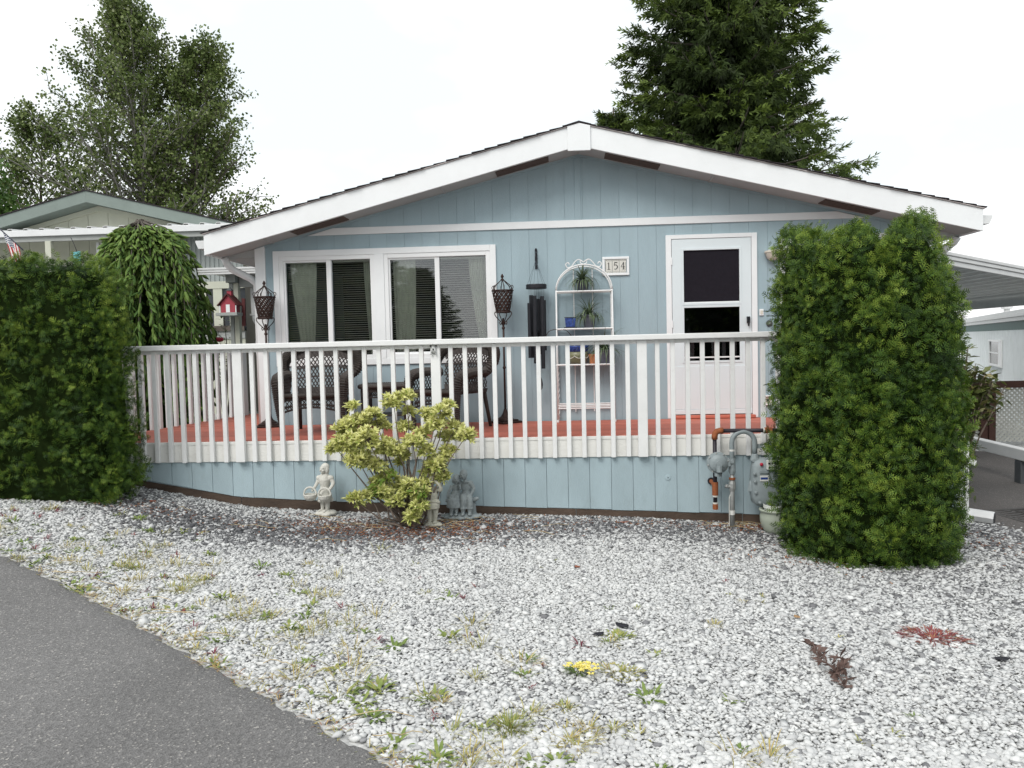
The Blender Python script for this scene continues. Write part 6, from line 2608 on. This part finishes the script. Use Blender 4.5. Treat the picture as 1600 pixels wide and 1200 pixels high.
side_awning()
t = thing('zigzag_downspout', 'white downspout with a jog beside the red birdhouse', 'downspout', (-4.28, 2.45, gz(-4.2, 2.45)))
gg = gz(-4.2, 2.45)
MB().tube([(-.02, 0, 1.86 - gg), (-.01, 0, 1.40 - gg), (.0, 0, 1.33 - gg), (.075, 0, 1.20 - gg), (.085, 0, 1.12 - gg), (.03, 0, .99 - gg), (.025, 0, .92 - gg), (.075, 0, .45 - gg)], .043, 8).build('pipe', 'gutter', t)
for z in (1.40, .95):
    MB().box(-.06, .06, -.05, .05, z - gg - .012, z - gg + .012).build('strap', 'gutter', t, bevel=.003)
MB().tube([(.075, 0, .46 - gg), (.08, -.02, .40 - gg), (.16, -.08, .36 - gg)], .05, 8).build('black_elbow', 'black', t)

# red birdhouse
def birdhouse():
    t = thing('birdhouse', 'red barn birdhouse with white door on the awning post', 'birdhouse', (-4.50, 2.10, 1.42))
    m_ = MB()
    m_.prism_xz([(-.105, .0), (.105, .0), (.105, .13), (0, .245), (-.105, .13)], -.085, .085)
    m_.build('box', 'barn_red', t)
    for s_ in (-1, 1):
        m_ = MB()
        m_.prism_xz([(0, .252), (s_ * .145, .095), (s_ * .152, .106), (0, .272)][::(-1 if s_ < 0 else 1)], -.115, .115)
        m_.build('roof_panel', 'dark_red', t)
    m_ = MB()
    m_.box(-.032, .032, -.03, .03, .245, .315)
    m_.build('cupola', 'barn_red', t)
    m_ = MB()
    m_.hexa([(-.045, -.04, .3155), (.045, -.04, .3155), (.045, .04, .3155), (-.045, .04, .3155)], [(-.006, -.006, .36), (.006, -.006, .36), (.006, .006, .36), (-.006, .006, .36)])
    m_.build('cupola_roof', 'dark_grey', t)
    MB().box(-.028, .028, -.0885, -.0855, .005, .115).build('door', 'white', t)
    MB().box(-.155, .155, -.15, .15, -.045, -.001).build('tray', 'n_grey', t, bevel=.004)
    for s_ in (-1, 1):
        MB().box(s_ * .118 - .006, s_ * .118 + .006, -.095, -.083, 0, .10).build('corner_stick', 'white', t)
    m_ = MB()
    m_.prism_xz([(.135, -.19), (.185, -.19), (.19, .20), (.145, .21)], .06, .09)
    m_.build('bracket_board', 'dark_red', t)


birdhouse()


# climbing rose by the planter
def rose():
    r = np.random.default_rng(17)
    loc = np.array([-5.0, 2.9, gz(-5.0, 2.9)])
    t = thing('rose_bush', 'thin rose bush with one red bloom under the birdhouse', 'rose', tuple(loc))
    st = MB()
    P, D, S = [], [], []
    for k in range(9):
        top = np.array([r.uniform(-.30, .35), r.uniform(-.1, .1), r.uniform(1.25, 2.0)])
        st.tube([(0, 0, 0), tuple(top * .6 + np.array([.05, 0, .1])), tuple(top)], [.012, .008, .003], 4, cap=False)
        for q in range(34):
            f = r.uniform(.55, 1.0)
            P.append(loc + top * f + r.normal(size=3) * .06)
            D.append(np.array([r.normal(), r.normal(), r.uniform(-.4, .8)]))
            S.append(r.uniform(.05, .085))
    P, D, S = map(np.array, (P, D, S))
    V, F, T = scatter(SV * np.array([1.5, 1, 1]), SF, P, frames(D), S, .5 + .25 * r.normal(size=len(P)))
    np_mesh('foliage', place(V, loc), F, 'rose_leaf', t, T)
    st.build('cane', 'twig', t)
    m_ = MB()
    c = (.02, -.12, 1.05 - loc[2])
    m_.ell(c, (.045, .045, .038), 10, 7)
    for k in range(7):
        a = k * .9
        m_.ell((c[0] + .035 * math.cos(a), c[1] + .035 * math.sin(a), c[2] + .008 * math.sin(k * 2)), (.028, .028, .03), 8, 6)
    m_.build('bloom', 'petal_red', t)


rose()


# flag on the neighbour's porch
def flag():
    loc = (-9.45, 4.3, 3.0)
    t = thing('flag', 'stars and stripes flag on an angled pole above the left hedge', 'flag', loc)
    pd = Vector((.78, -.25, -.60)).normalized()
    p0 = Vector((-.05, .05, .06))
    MB().tube([p0 - pd * .3, p0 + pd * .62], .011, 8).build('pole', 'navy_pot', t, smooth=True)
    MB().ell(p0 - pd * .31, .02, 8, 6).build('pole_knob', 'pewter', t)
    # cloth hangs in folds from the pole
    nu, nv = 26, 13
    L_, H_ = .62, .40

    def cl(u, v):
        q = p0 + pd * (.02 + .46 * u * (1 - .25 * v)) + Vector((.16 * v + .03 * v * math.sin(u * 4), -.05 * v, -.52 * v * (1 - .2 * u)))
        return (q.x, q.y + .035 * math.sin(u * 14 + v * 2) * (.3 + v), q.z)
    for s_ in range(13):
        m_ = MB()
        u0 = 0.4 if s_ < 7 else 0.0
        V, F = [], []
        n = 14
        for i in range(n + 1):
            u = u0 + (1 - u0) * i / n
            V += [cl(s_ / 13, u), cl((s_ + 1) / 13, u)]
        for i in range(n):
            F.append((2 * i, 2 * i + 1, 2 * i + 3, 2 * i + 2))
        m_.add(V, F)
        m_.build('stripe', 'flag_red' if s_ % 2 == 0 else 'flag_white', t, smooth=True)
    m_ = MB()
    V, F = [], []
    for i in range(9):
        for j in range(9):
            V.append(cl(7 / 13 * j / 8, .4 * i / 8))
    for i in range(8):
        for j in range(8):
            a = i * 9 + j
            F.append((a, a + 1, a + 10, a + 9))
    m_.add(V, F)
    ca = m_.build('canton', 'flag_blue', t, smooth=True)
    m_ = MB()
    for i in range(9):
        for j in range(6 if i % 2 == 0 else 5):
            u = 7 / 13 * (i + .5) / 9
            v = .4 * (j + (.5 if i % 2 == 0 else 1.0)) / 6
            c = Vector(cl(u, v))
            pts = []
            for k in range(10):
                a = k * PI / 5
                rr = .013 if k % 2 == 0 else .006
                pts.append((c.x + rr * math.sin(a), c.y - .010, c.z + rr * math.cos(a)))
            m_.add(pts, [tuple(range(10))])
    so_ = m_.build('stars', 'flag_white', ca)
    so_['kind'] = 'stuff'


flag()
t = thing('porch_ornament', 'teal card ornament hanging under the cream porch awning', 'ornament', (-8.38, 4.7, 2.60))
MB().box(-.065, .0, -.006, .006, -.10, .10).build('card', 'teal', t)
MB().box(.004, .065, -.006, .006, -.09, .11).build('card', 'teal', t)
MB().tube([(0, 0, .10), (-.05, 0, .25), (-.10, .0, .36)], .006, 5).build('hook', 'black', t)

# ------------------------------------------------------------------ right hand side: carport, far home, fence
def carport():
    loc = (4.3, 1.0, gz(8, 6))
    t = thing('carport', 'flat white carport roof reaching right from the blue house', 'carport', loc)
    o = Vector(loc)

    def b(mb, name, m, parent=None, **k):
        ob = mb.build(name, m, parent or t, **k)
        if parent is None:
            ob.location = -o
        return ob

    def zr(x_):
        return 1.82 - .08 * (x_ - 4.3)

    def yf(x_):
        return .42 + .73 * (x_ - 4.25)
    # pan roof: ribs run along y, each pan its own strip cut to the slanting front
    x_ = 4.26
    while x_ < 8.2:
        xb = x_ + .245
        m_ = MB()
        for (a, c, dz) in ((x_, x_ + .20, 0), (x_ + .20, xb, .03)):
            m_.hexa([(a, yf(a), zr(a) + dz - .012), (c, yf(c), zr(c) + dz - .012), (c, 15, zr(c) + dz - .012), (a, 15, zr(a) + dz - .012)],
                    [(a, yf(a), zr(a) + dz), (c, yf(c), zr(c) + dz), (c, 15, zr(c) + dz), (a, 15, zr(a) + dz)])
        b(m_, 'roof_pan', 'alu_under')
        x_ = xb
    # layered white front edge
    for k, (h0, h1, d) in enumerate(((-.075, -.015, .0), (-.012, .035, .02), (.038, .08, .035))):
        m_ = MB()
        a, c = 4.25, 8.3
        m_.hexa([(a, yf(a) - .05 - d, zr(a) + h0), (c, yf(c) - .05 - d, zr(c) + h0), (c, yf(c) - .002, zr(c) + h0), (a, yf(a) - .002, zr(a) + h0)],
                [(a, yf(a) - .05 - d, zr(a) + h1), (c, yf(c) - .05 - d, zr(c) + h1), (c, yf(c) - .002, zr(c) + h1), (a, yf(a) - .002, zr(a) + h1)])
        b(m_, 'front_edge', 'alu', bevel=.006)
    b(MB().box(7.92, 8.05, yf(8) + .1, 14.8, zr(8) - .19, zr(8) - .014), 'side_beam', 'alu_under')
    for yy in (3.6, 8.5, 13.5):
        b(MB().box(7.93, 8.04, yy, yy + .1, gz(8, yy) - .05, zr(8) - .191), 'post', 'alu', bevel=.004)


carport()


def far_home():
    A, B_ = Vector((9.3, 6.5, 0)), Vector((16.4, 26.0, 0))
    d = (B_ - A).normalized()
    ang = math.atan2(d.y, d.x)
    L_ = (B_ - A).length
    t = thing('white_mobile_home', 'long white ribbed mobile home with dark green stripe beyond the driveway', 'mobile home', (A.x, A.y, -1.7), ang)
    # local: x along the wall, wall faces +y (towards the yard)
    zt = 1.36 + 1.7
    x_ = 0
    n = 0
    while x_ < L_:
        xb = x_ + .46
        m_ = MB()
        m_.box(x_ + .003, xb - .003, -.04, 0, 0.3, zt - .42)
        for q in range(3):
            m_.box(x_ + .06 + q * .14, x_ + .10 + q * .14, .0005, .012, 0.3, zt - .42)
        po = m_.build('wall_panel', 'r_white', t)
        po['kind'] = 'stuff'
        x_ = xb
    MB().box(0, L_, -.04, .006, zt - .42, zt - .22).build('green_stripe', 'r_green', t)
    for k, (h0, h1, dd) in enumerate(((-.22, -.13, .05), (-.13, -.05, .09), (-.05, .02, .07))):
        MB().box(-.1, L_ + .1, -.06, dd, zt + h0 + .001, zt + h1).build('roof_edge', 'alu', t, bevel=.006)
    m_ = MB()
    m_.hexa([(0, -3.8, zt), (L_, -3.8, zt), (L_, -.06, zt - .02), (0, -.06, zt - .02)], [(0, -3.8, zt + .12), (L_, -3.8, zt + .12), (L_, -.06, zt + .02), (0, -.06, zt + .02)])
    m_.build('roof', 'alu', t)
    MB().box(0, L_, -3.8, -.041, 0.0, zt - .03).build('body', 'r_white', t)
    # window
    wx = 6.3
    f = MB()
    f.box(wx - 1.1, wx + 1.0, .0125, .05, 1.72, 1.77).box(wx - 1.1, wx + 1.0, .0125, .06, 2.36, 2.41).box(wx - 1.1, wx - .62, .0125, .045, 1.77, 2.36).box(wx + .95, wx + 1.0, .0125, .045, 1.77, 2.36)
    fo = f.build('window', 'vinyl', t)
    MB().box(wx - .62, wx + .95, .0125, .02, 1.77, 2.36).build('pane', 'dark_win', fo)
    MB().box(wx - .62, wx + .95, .021, .04, 2.05, 2.08).build('sash_bar', 'vinyl', fo)
    # roof vent pipe
    v = MB()
    v.lathe([(.09, 0), (.09, .22), (.16, .23), (.16, .30), (.05, .36)], (11.8, -1.0, zt + .05), 12)
    v.build('vent_pipe', 'alu', t)


far_home()


def lattice_fence():
    x0, x1, Y = 6.3, 10.6, 5.0
    g0 = gz(7.5, Y)
    t = thing('lattice_fence', 'pale lattice fence panel with dark brown posts beside the driveway', 'fence', (7.4, Y, g0))
    o = Vector((7.4, Y, g0))

    def b(mb, name, m, **k):
        ob = mb.build(name, m, t, **k)
        ob.location = -o
        return ob
    zt, zb = .045, g0 + .06
    for px_ in (7.32, 9.6):
        b(MB().box(px_, px_ + .12, Y - .06, Y + .05, g0 - .05, zt + .02), 'post', 'fence_brown', bevel=.004)
        b(MB().box(px_ + .122, px_ + .235, Y - .08, Y + .05, g0 - .05, zt + .02), 'post', 'fence_brown', bevel=.004)
    for a, c in ((x0, 7.318), (7.558, 9.598), (9.838, x1)):
        b(MB().box(a, c, Y - .05, Y + .03, zt - .10, zt + .015), 'top_rail', 'fence_brown', bevel=.004)
        m_ = MB()
        h = (zt - .10) - zb
        p = .083
        for sg in (1, -1):
            k = -int(h / p) - 1
            while a + k * p < c + h:
                xs_ = a + k * p
                pts = []
                # strip from bottom to top, clipped to the panel
                q0, q1 = 0.0, h
                xa = xs_ if sg > 0 else xs_
                for (z_) in (0, h):
                    pass
                def xat(z_):
                    return xs_ + z_ if sg > 0 else xs_ + h - z_
                lo, hi = 0.0, h
                if sg > 0:
                    lo = max(lo, a - xs_)
                    hi = min(hi, c - xs_)
                else:
                    lo = max(lo, xs_ + h - c)
                    hi = min(hi, xs_ + h - a)
                if hi - lo > .03:
                    w = .021
                    yy = Y - .012 if sg > 0 else Y - .004
                    m_.prism_xz([(xat(lo) - w, zb + lo), (xat(lo) + w, zb + lo), (xat(hi) + w, zb + hi), (xat(hi) - w, zb + hi)], yy, yy + .007)
                k += 1
        lo_ = b(m_, 'lattice', 'lattice')
        lo_['kind'] = 'stuff'


lattice_fence()
t = thing('white_guard_beam', 'white beam lying low on blocks along the driveway', 'beam', (5.76, 1.5, gz(5.76, 1.5)))
gb = gz(5.76, 1.5)
MB().box(-.06, .06, -2.6, 3.0, -.66 - gb, -.52 - gb).build('beam', 'alu', t, bevel=.01)
for yy in (-.62, 2.6):
    MB().box(-.055, .055, yy - .07, yy + .07, -.02, -.662 - gb).build('block', 'dark_grey', t, bevel=.01)

# iron grate in the driveway, downspout extension, sprinkler tag
def grate():
    t = thing('drain_grate', 'dark cast iron grate lying at the driveway edge', 'grate', (4.83, -1.28, gz(4.83, -1.28) + .020), math.radians(14))
    w, h = .42, .40
    m_ = MB()
    m_.box(-w, w, -h, -h + .05, 0, .022).box(-w, w, h - .05, h, 0, .022).box(-w, -w + .05, -h + .05, h - .05, 0, .022).box(w - .05, w, -h + .05, h - .05, 0, .022)
    m_.build('frame', 'iron_grate', t, bevel=.003)
    for c in range(3):
        xa = -w + .07 + c * .235
        for k in range(9):
            yy = -h + .08 + k * .072
            m_ = MB()
            m_.hexa([(xa, yy, 0), (xa + .21, yy + (.05 if c != 1 else -.05), 0), (xa + .21, yy + (.085 if c != 1 else -.015), 0), (xa, yy + .035, 0)],
                    [(xa, yy, .02), (xa + .21, yy + (.05 if c != 1 else -.05), .02), (xa + .21, yy + (.085 if c != 1 else -.015), .02), (xa, yy + .035, .02)])
            m_.build('bar', 'iron_grate', t)
    MB().box(-w + .05, w - .05, -h + .05, h - .05, -.01, .003).build('pit', 'black', t)


grate()
t = thing('drain_pipe_end', 'short white pipe with dark mouth beside the corner post', 'pipe', (4.02, -1.55, gz(4.0, -1.55) + .075), math.radians(-35))
MB().tube([(-.16, 0, .01), (.14, 0, -.01)], .058, 6).build('pipe', 'gutter', t)
MB().tube([(.139, 0, -.01), (.146, 0, -.01)], .050, 6).build('mouth', 'black', t)
t = thing('garden_tag', 'small white tag on a stake beside the olive bush', 'tag', (4.20, -1.0, gz(4.2, -1.0) - .25))
MB().tube([(0, 0, .2), (0, 0, .78)], .004, 6).build('stake', 'dark_grey', t)
m_ = MB()
m_.hexa([(-.05, -.02, .76), (.07, -.02, .70), (.07, .02, .70), (-.05, .02, .76)], [(-.035, -.02, .81), (.085, -.02, .75), (.085, .02, .75), (-.035, .02, .81)])
m_.build('tag_plate', 'vinyl', t)

# ------------------------------------------------------------------ litter and weeds
def blades(r, c, n, L_, w, spread, tone, V, F, T, lift=.6):
    for i in range(n):
        az = r.uniform(0, 2 * PI)
        d = np.array([math.cos(az), math.sin(az), 0])
        s_ = np.array([-math.sin(az), math.cos(az), 0])
        e = r.uniform(.1, 1.3) * lift + .1
        l = L_ * r.uniform(.5, 1.2)
        p = np.array(c) + d * r.random() * spread
        o = len(V)
        for k in range(4):
            ww = w * (.5, 1, .75, .05)[k]
            V += [p - s_ * ww, p + s_ * ww]
            tt = tone + r.normal() * .06
            T += [tt, tt]
            p = p + (d * math.cos(e) + np.array([0, 0, math.sin(e)])) * l / 3
            e -= .3
        for k in range(3):
            F.append((o + 2 * k, o + 2 * k + 1, o + 2 * k + 3, o + 2 * k + 2))


def weeds():
    r = np.random.default_rng(23)
    V, F, T = [], [], []
    n = 0
    while n < 310:
        x_ = r.uniform(-4.4, 1.2)
        off = abs(r.normal()) * .75 + .02
        y_ = float(edge_y(x_)) + off * 1.25
        if y_ > -2.5 or (off > 1.1 and r.random() < .4):
            continue
        kind = r.random()
        tone = .22 + .22 * r.random() if kind < .42 else (.48 + .12 * r.random() if kind < .86 else .84 + .15 * r.random())
        sz = r.uniform(.7, 2.0)
        zz = gz(x_, y_) + .012
        if kind < .42:
            blades(r, (x_, y_, zz), r.integers(10, 24), .030 * sz, .0042 * sz, .03 * sz, tone, V, F, T, .7)
        elif kind < .86:
            blades(r, (x_, y_, zz), r.integers(14, 34), .05 * sz, .0022, .05 * sz, tone, V, F, T, 1.0)
        else:
            blades(r, (x_, y_, zz), r.integers(7, 14), .032 * sz, .0030, .02, tone, V, F, T, .9)
        n += 1
    for k in range(34):
        x_ = r.uniform(-2.5, 2.2)
        y_ = r.uniform(-6.2, -3.2)
        if y_ < float(edge_y(x_)) + .1:
            continue
        tone = r.choice([.25, .38, .50, .58, .88])
        blades(r, (x_, y_, gz(x_, y_) + .012), r.integers(6, 14), .030, .0030, .025, tone, V, F, T, .8)
    # dry grass along the very edge of the road
    for k in range(150):
        x_ = r.uniform(-3.8, -.2)
        y_ = float(edge_y(x_)) + abs(r.normal()) * .05
        blades(r, (x_, y_, gz(x_, y_) + .012), 5, .05, .002, .04, r.choice([.52, .58, .62, .72]), V, F, T, .5)
    o = np_mesh('weeds', np.array(V), np.array(F), 'weed', None, np.array(T))
    tag(o, 'small green, straw and dark red weeds sprouting through the gravel', 'weeds', None, 'stuff')


weeds()


def clump(name, label, uvxy, n, L_, w, spread, tone, lift, seed, cat='weed'):
    r = np.random.default_rng(seed)
    V, F, T = [], [], []
    x_, y_ = uvxy
    z_ = gz(x_, y_) + .01
    for (dx, dy, k) in ((0, 0, n),):
        blades(r, (0, 0, 0), k, L_, w, spread, tone, V, F, T, lift)
    t = thing(name, label, cat, (x_, y_, z_))
    np_mesh('leaves', np.array(V), np.array(F), 'weed', t, np.array(T))
    return t


clump('red_weed', 'sprawling crimson weed patch in the gravel at right', (2.17, -4.82), 420, .06, .0030, .15, .82, .35, 31)
clump('moss_weed', 'olive gold low weed below the yellow flowers', (0.50, -5.47), 190, .035, .0035, .11, .50, .6, 32)
clump('straw_tuft', 'green and straw grass tuft near the lower middle of the gravel', (0.03, -6.05), 260, .05, .0022, .08, .46, 1.0, 33, 'grass tuft')
clump('straw_tuft', 'pale straw patch right of the green tuft at the bottom', (0.26, -6.12), 200, .035, .0022, .13, .58, .5, 34, 'grass tuft')
clump('yellow_green_weed', 'yellow green low weed beside dark leaf scraps', (0.52, -4.98), 120, .035, .005, .08, .44, .6, 35)
# yellow flowers
t = thing('yellow_flower', 'little bright yellow flower cluster in the gravel', 'flower', (0.33, -5.50, gz(.33, -5.5) + .01))
r = np.random.default_rng(36)
M['yellow'] = mat('yellow_petal', (0.72, 0.62, 0.16), 0.6, 0.15, 60)
m_ = MB()
for k in range(22):
    cx, cy = r.normal() * .035, r.normal() * .035
    for q in range(5):
        a = q * 1.2566 + r.random()
        m_.add([(cx, cy, .035), (cx + .012 * math.cos(a - .5), cy + .012 * math.sin(a - .5), .042), (cx + .020 * math.cos(a), cy + .020 * math.sin(a), .040), (cx + .012 * math.cos(a + .5), cy + .012 * math.sin(a + .5), .042)], [(0, 1, 2, 3)])
m_.build('petals', 'yellow', t)
V, F, T = [], [], []
blades(r, (-.03, .01, 0), 40, .05, .005, .05, .12, V, F, T, .8)
np_mesh('leaves', np.array(V), np.array(F), 'weed', t, np.array(T))
# dead brown weed
t = thing('dead_weed', 'withered brown forked weed stalk lying on gravel at right', 'weed', (1.42, -5.45, gz(1.42, -5.45) + .02))
m_ = MB()
M['withered'] = mat('withered_leaf', (0.12, 0.078, 0.066), 0.9, 0.4, 60)
for pth in ([(.05, -.12, 0), (.045, .02, .03), (.015, .14, .03), (.055, .36, .02)], [(.04, .0, .02), (.09, .02, .04), (.10, .10, .05)]):
    sp = spline(pth, 5)
    m_.tube(sp, .004, 4)
    for p in sp:
        for q in range(5):
            d = r.normal(size=3) * .028
            s_ = r.normal(size=3) * .007
            m_.add([tuple(p), tuple(Vector(p) + Vector(d) * .5 + Vector(s_)), tuple(Vector(p) + Vector(d)), tuple(Vector(p) + Vector(d) * .5 - Vector(s_))], [(0, 1, 2, 3)])
m_.build('stalk', 'withered', t)


def litter():
    """bark chips and dry leaves gathered about the shrub, the meter and the hedges; countless"""
    r = np.random.default_rng(41)
    TV = np.array([(-1, -.5, 0), (1, -.4, 0), (.9, .5, 0), (-.9, .45, 0), (-.8, -.4, .25), (.9, -.3, .25), (.8, .4, .25), (-.8, .4, .25)], float)
    TF = np.array([(0, 3, 2, 1), (4, 5, 6, 7), (0, 1, 5, 4), (1, 2, 6, 5), (2, 3, 7, 6), (3, 0, 4, 7)])
    pts, tone = [], []
    for (cx, cy, sx, sy, n, tn) in ((-1.15, -2.35, .55, .24, 950, .45), (-0.6, -2.0, .35, .2, 300, .42), (-1.9, -2.1, .35, .2, 160, .5), (1.9, -1.75, .22, .12, 230, .5), (2.2, -2.95, .35, .25, 120, .6),
                                (3.6, -2.3, .3, .3, 120, .6), (-3.6, -2.25, .5, .12, 160, .5), (.9, -1.85, .7, .15, 150, .5)):
        pts.append(np.column_stack([r.normal(cx, sx, n), r.normal(cy, sy, n)]))
        tone.append(np.full(n, tn))
    P = np.concatenate(pts)
    tone = np.concatenate(tone)
    ok = P[:, 1] < DY - .05
    P, tone = P[ok], tone[ok]
    n = len(P)
    P3 = np.column_stack([P, gnd(P[:, 0], P[:, 1]) + .016 + .012 * r.random(n)])
    yaw = r.uniform(0, 2 * PI, n)
    up = np.column_stack([r.normal(size=(n, 2)) * .3, np.ones(n)])
    R = frames(np.column_stack([np.cos(yaw), np.sin(yaw), np.zeros(n)]), up)
    S = np.column_stack([r.uniform(.006, .016, n), r.uniform(.006, .013, n), r.uniform(.008, .014, n)])
    V, F, T = scatter(TV, TF, P3, R, S, tone + .2 * r.normal(size=n))
    o = np_mesh('bark_chips', V, F, 'chips', None, T)
    tag(o, 'rust brown bark chips and dry scraps strewn round the shrub', 'bark chips', None, 'stuff')
    # dry straw stems
    m_ = MB()
    for k in range(60):
        if k < 34:
            x_, y_ = r.normal(-1.3, .9), r.normal(-2.15, .2)
        elif k < 46:
            x_, y_ = r.normal(1.9, .3), -1.75 + r.normal() * .1
        else:
            x_, y_ = r.uniform(-3.5, 0), 0
            y_ = float(edge_y(x_)) + r.uniform(.0, .35)
        if y_ > DY - .04:
            y_ = DY - .1
        a = r.normal() * .35 + (PI if r.random() < .5 else 0)
        L_ = r.uniform(.10, .34)
        pts_ = []
        for q in range(6):
            f = (q / 5 - .5)
            X, Y = x_ + math.cos(a) * L_ * f, y_ + math.sin(a) * L_ * f + .02 * math.sin(q + k)
            pts_.append((X, min(Y, DY - .04), gz(X, Y) + .026 + .02 * (1 - 4 * f * f) * r.random()))
        m_.tube(pts_, .0019, 4, cap=False)
    st = m_.build('straw_stems', M['straw'], None)
    a = st.data.attributes.new('tone', 'FLOAT', 'POINT')
    a.data.foreach_set('value', np.repeat(r.random(len(m_.V) // 4 + 1), 4)[:len(m_.V)].astype(np.float32))
    tag(st, 'dry straw stems scattered over the gravel', 'straw', None, 'stuff')


litter()
# a few single leaves and scraps one can point at
def scrap(name, label, xy, s_, m, cat, yaw=0.0, curl=.4):
    x_, y_ = xy
    t = thing(name, label, cat, (x_, y_, gz(x_, y_) + .022), yaw)
    m_ = MB()
    V, F = [], []
    for i in range(5):
        for j in range(3):
            q = i / 4
            w = (0.2, .9, 1.0, .7, .05)[i]
            V.append(((j - 1) * .5 * w * s_, (q - .5) * 1.5 * s_, s_ * curl * ((q - .5) ** 2 + .25 * abs(j - 1))))
    for i in range(4):
        for j in range(2):
            a = i * 3 + j
            F.append((a, a + 1, a + 4, a + 3))
    m_.add(V, F)
    o = m_.build('blade', m, t, smooth=True)
    md = o.modifiers.new('thickness', 'SOLIDIFY')
    md.thickness = .002


M['black_leaf'] = mat('black_rotten_leaf', (0.012, 0.012, 0.018), 0.6, 0.3, 30)
M['tan_leaf'] = mat('tan_dry_leaf', (0.36, 0.22, 0.11), 0.8, 0.25, 30)
M['rust_leaf'] = mat('rust_dry_leaf', (0.27, 0.09, 0.05), 0.8, 0.25, 30)
scrap('black_leaf', 'black rotten leaf above the yellow green weed', (0.55, -4.83), .055, 'black_leaf', 'leaf', .9)
scrap('black_leaf', 'black rotten leaf left of the yellow green weed', (0.42, -4.98), .040, 'black_leaf', 'leaf', 2.0)
scrap('black_leaf', 'long black scrap in gravel right of the crimson weed', (2.35, -5.15), .045, 'black_leaf', 'leaf', 1.5)
scrap('black_leaf', 'shiny black scrap at the right picture edge', (2.52, -5.22), .05, 'black_leaf', 'leaf', .4)
scrap('tan_leaf', 'tan dry leaf above and left of the crimson weed', (1.55, -4.55), .032, 'tan_leaf', 'leaf', .3)
scrap('rust_leaf', 'rust coloured dry leaf on dark gravel near the left hedge', (-3.55, -2.02), .05, 'rust_leaf', 'leaf', 1.2)
scrap('rust_leaf', 'rust coloured dry leaf in gravel under the plant stand', (0.78, -1.86), .05, 'rust_leaf', 'leaf', 1.6)
scrap('rust_leaf', 'small dark red leaf in the middle of the white gravel', (0.33, -3.52), .035, 'rust_leaf', 'leaf', .6)
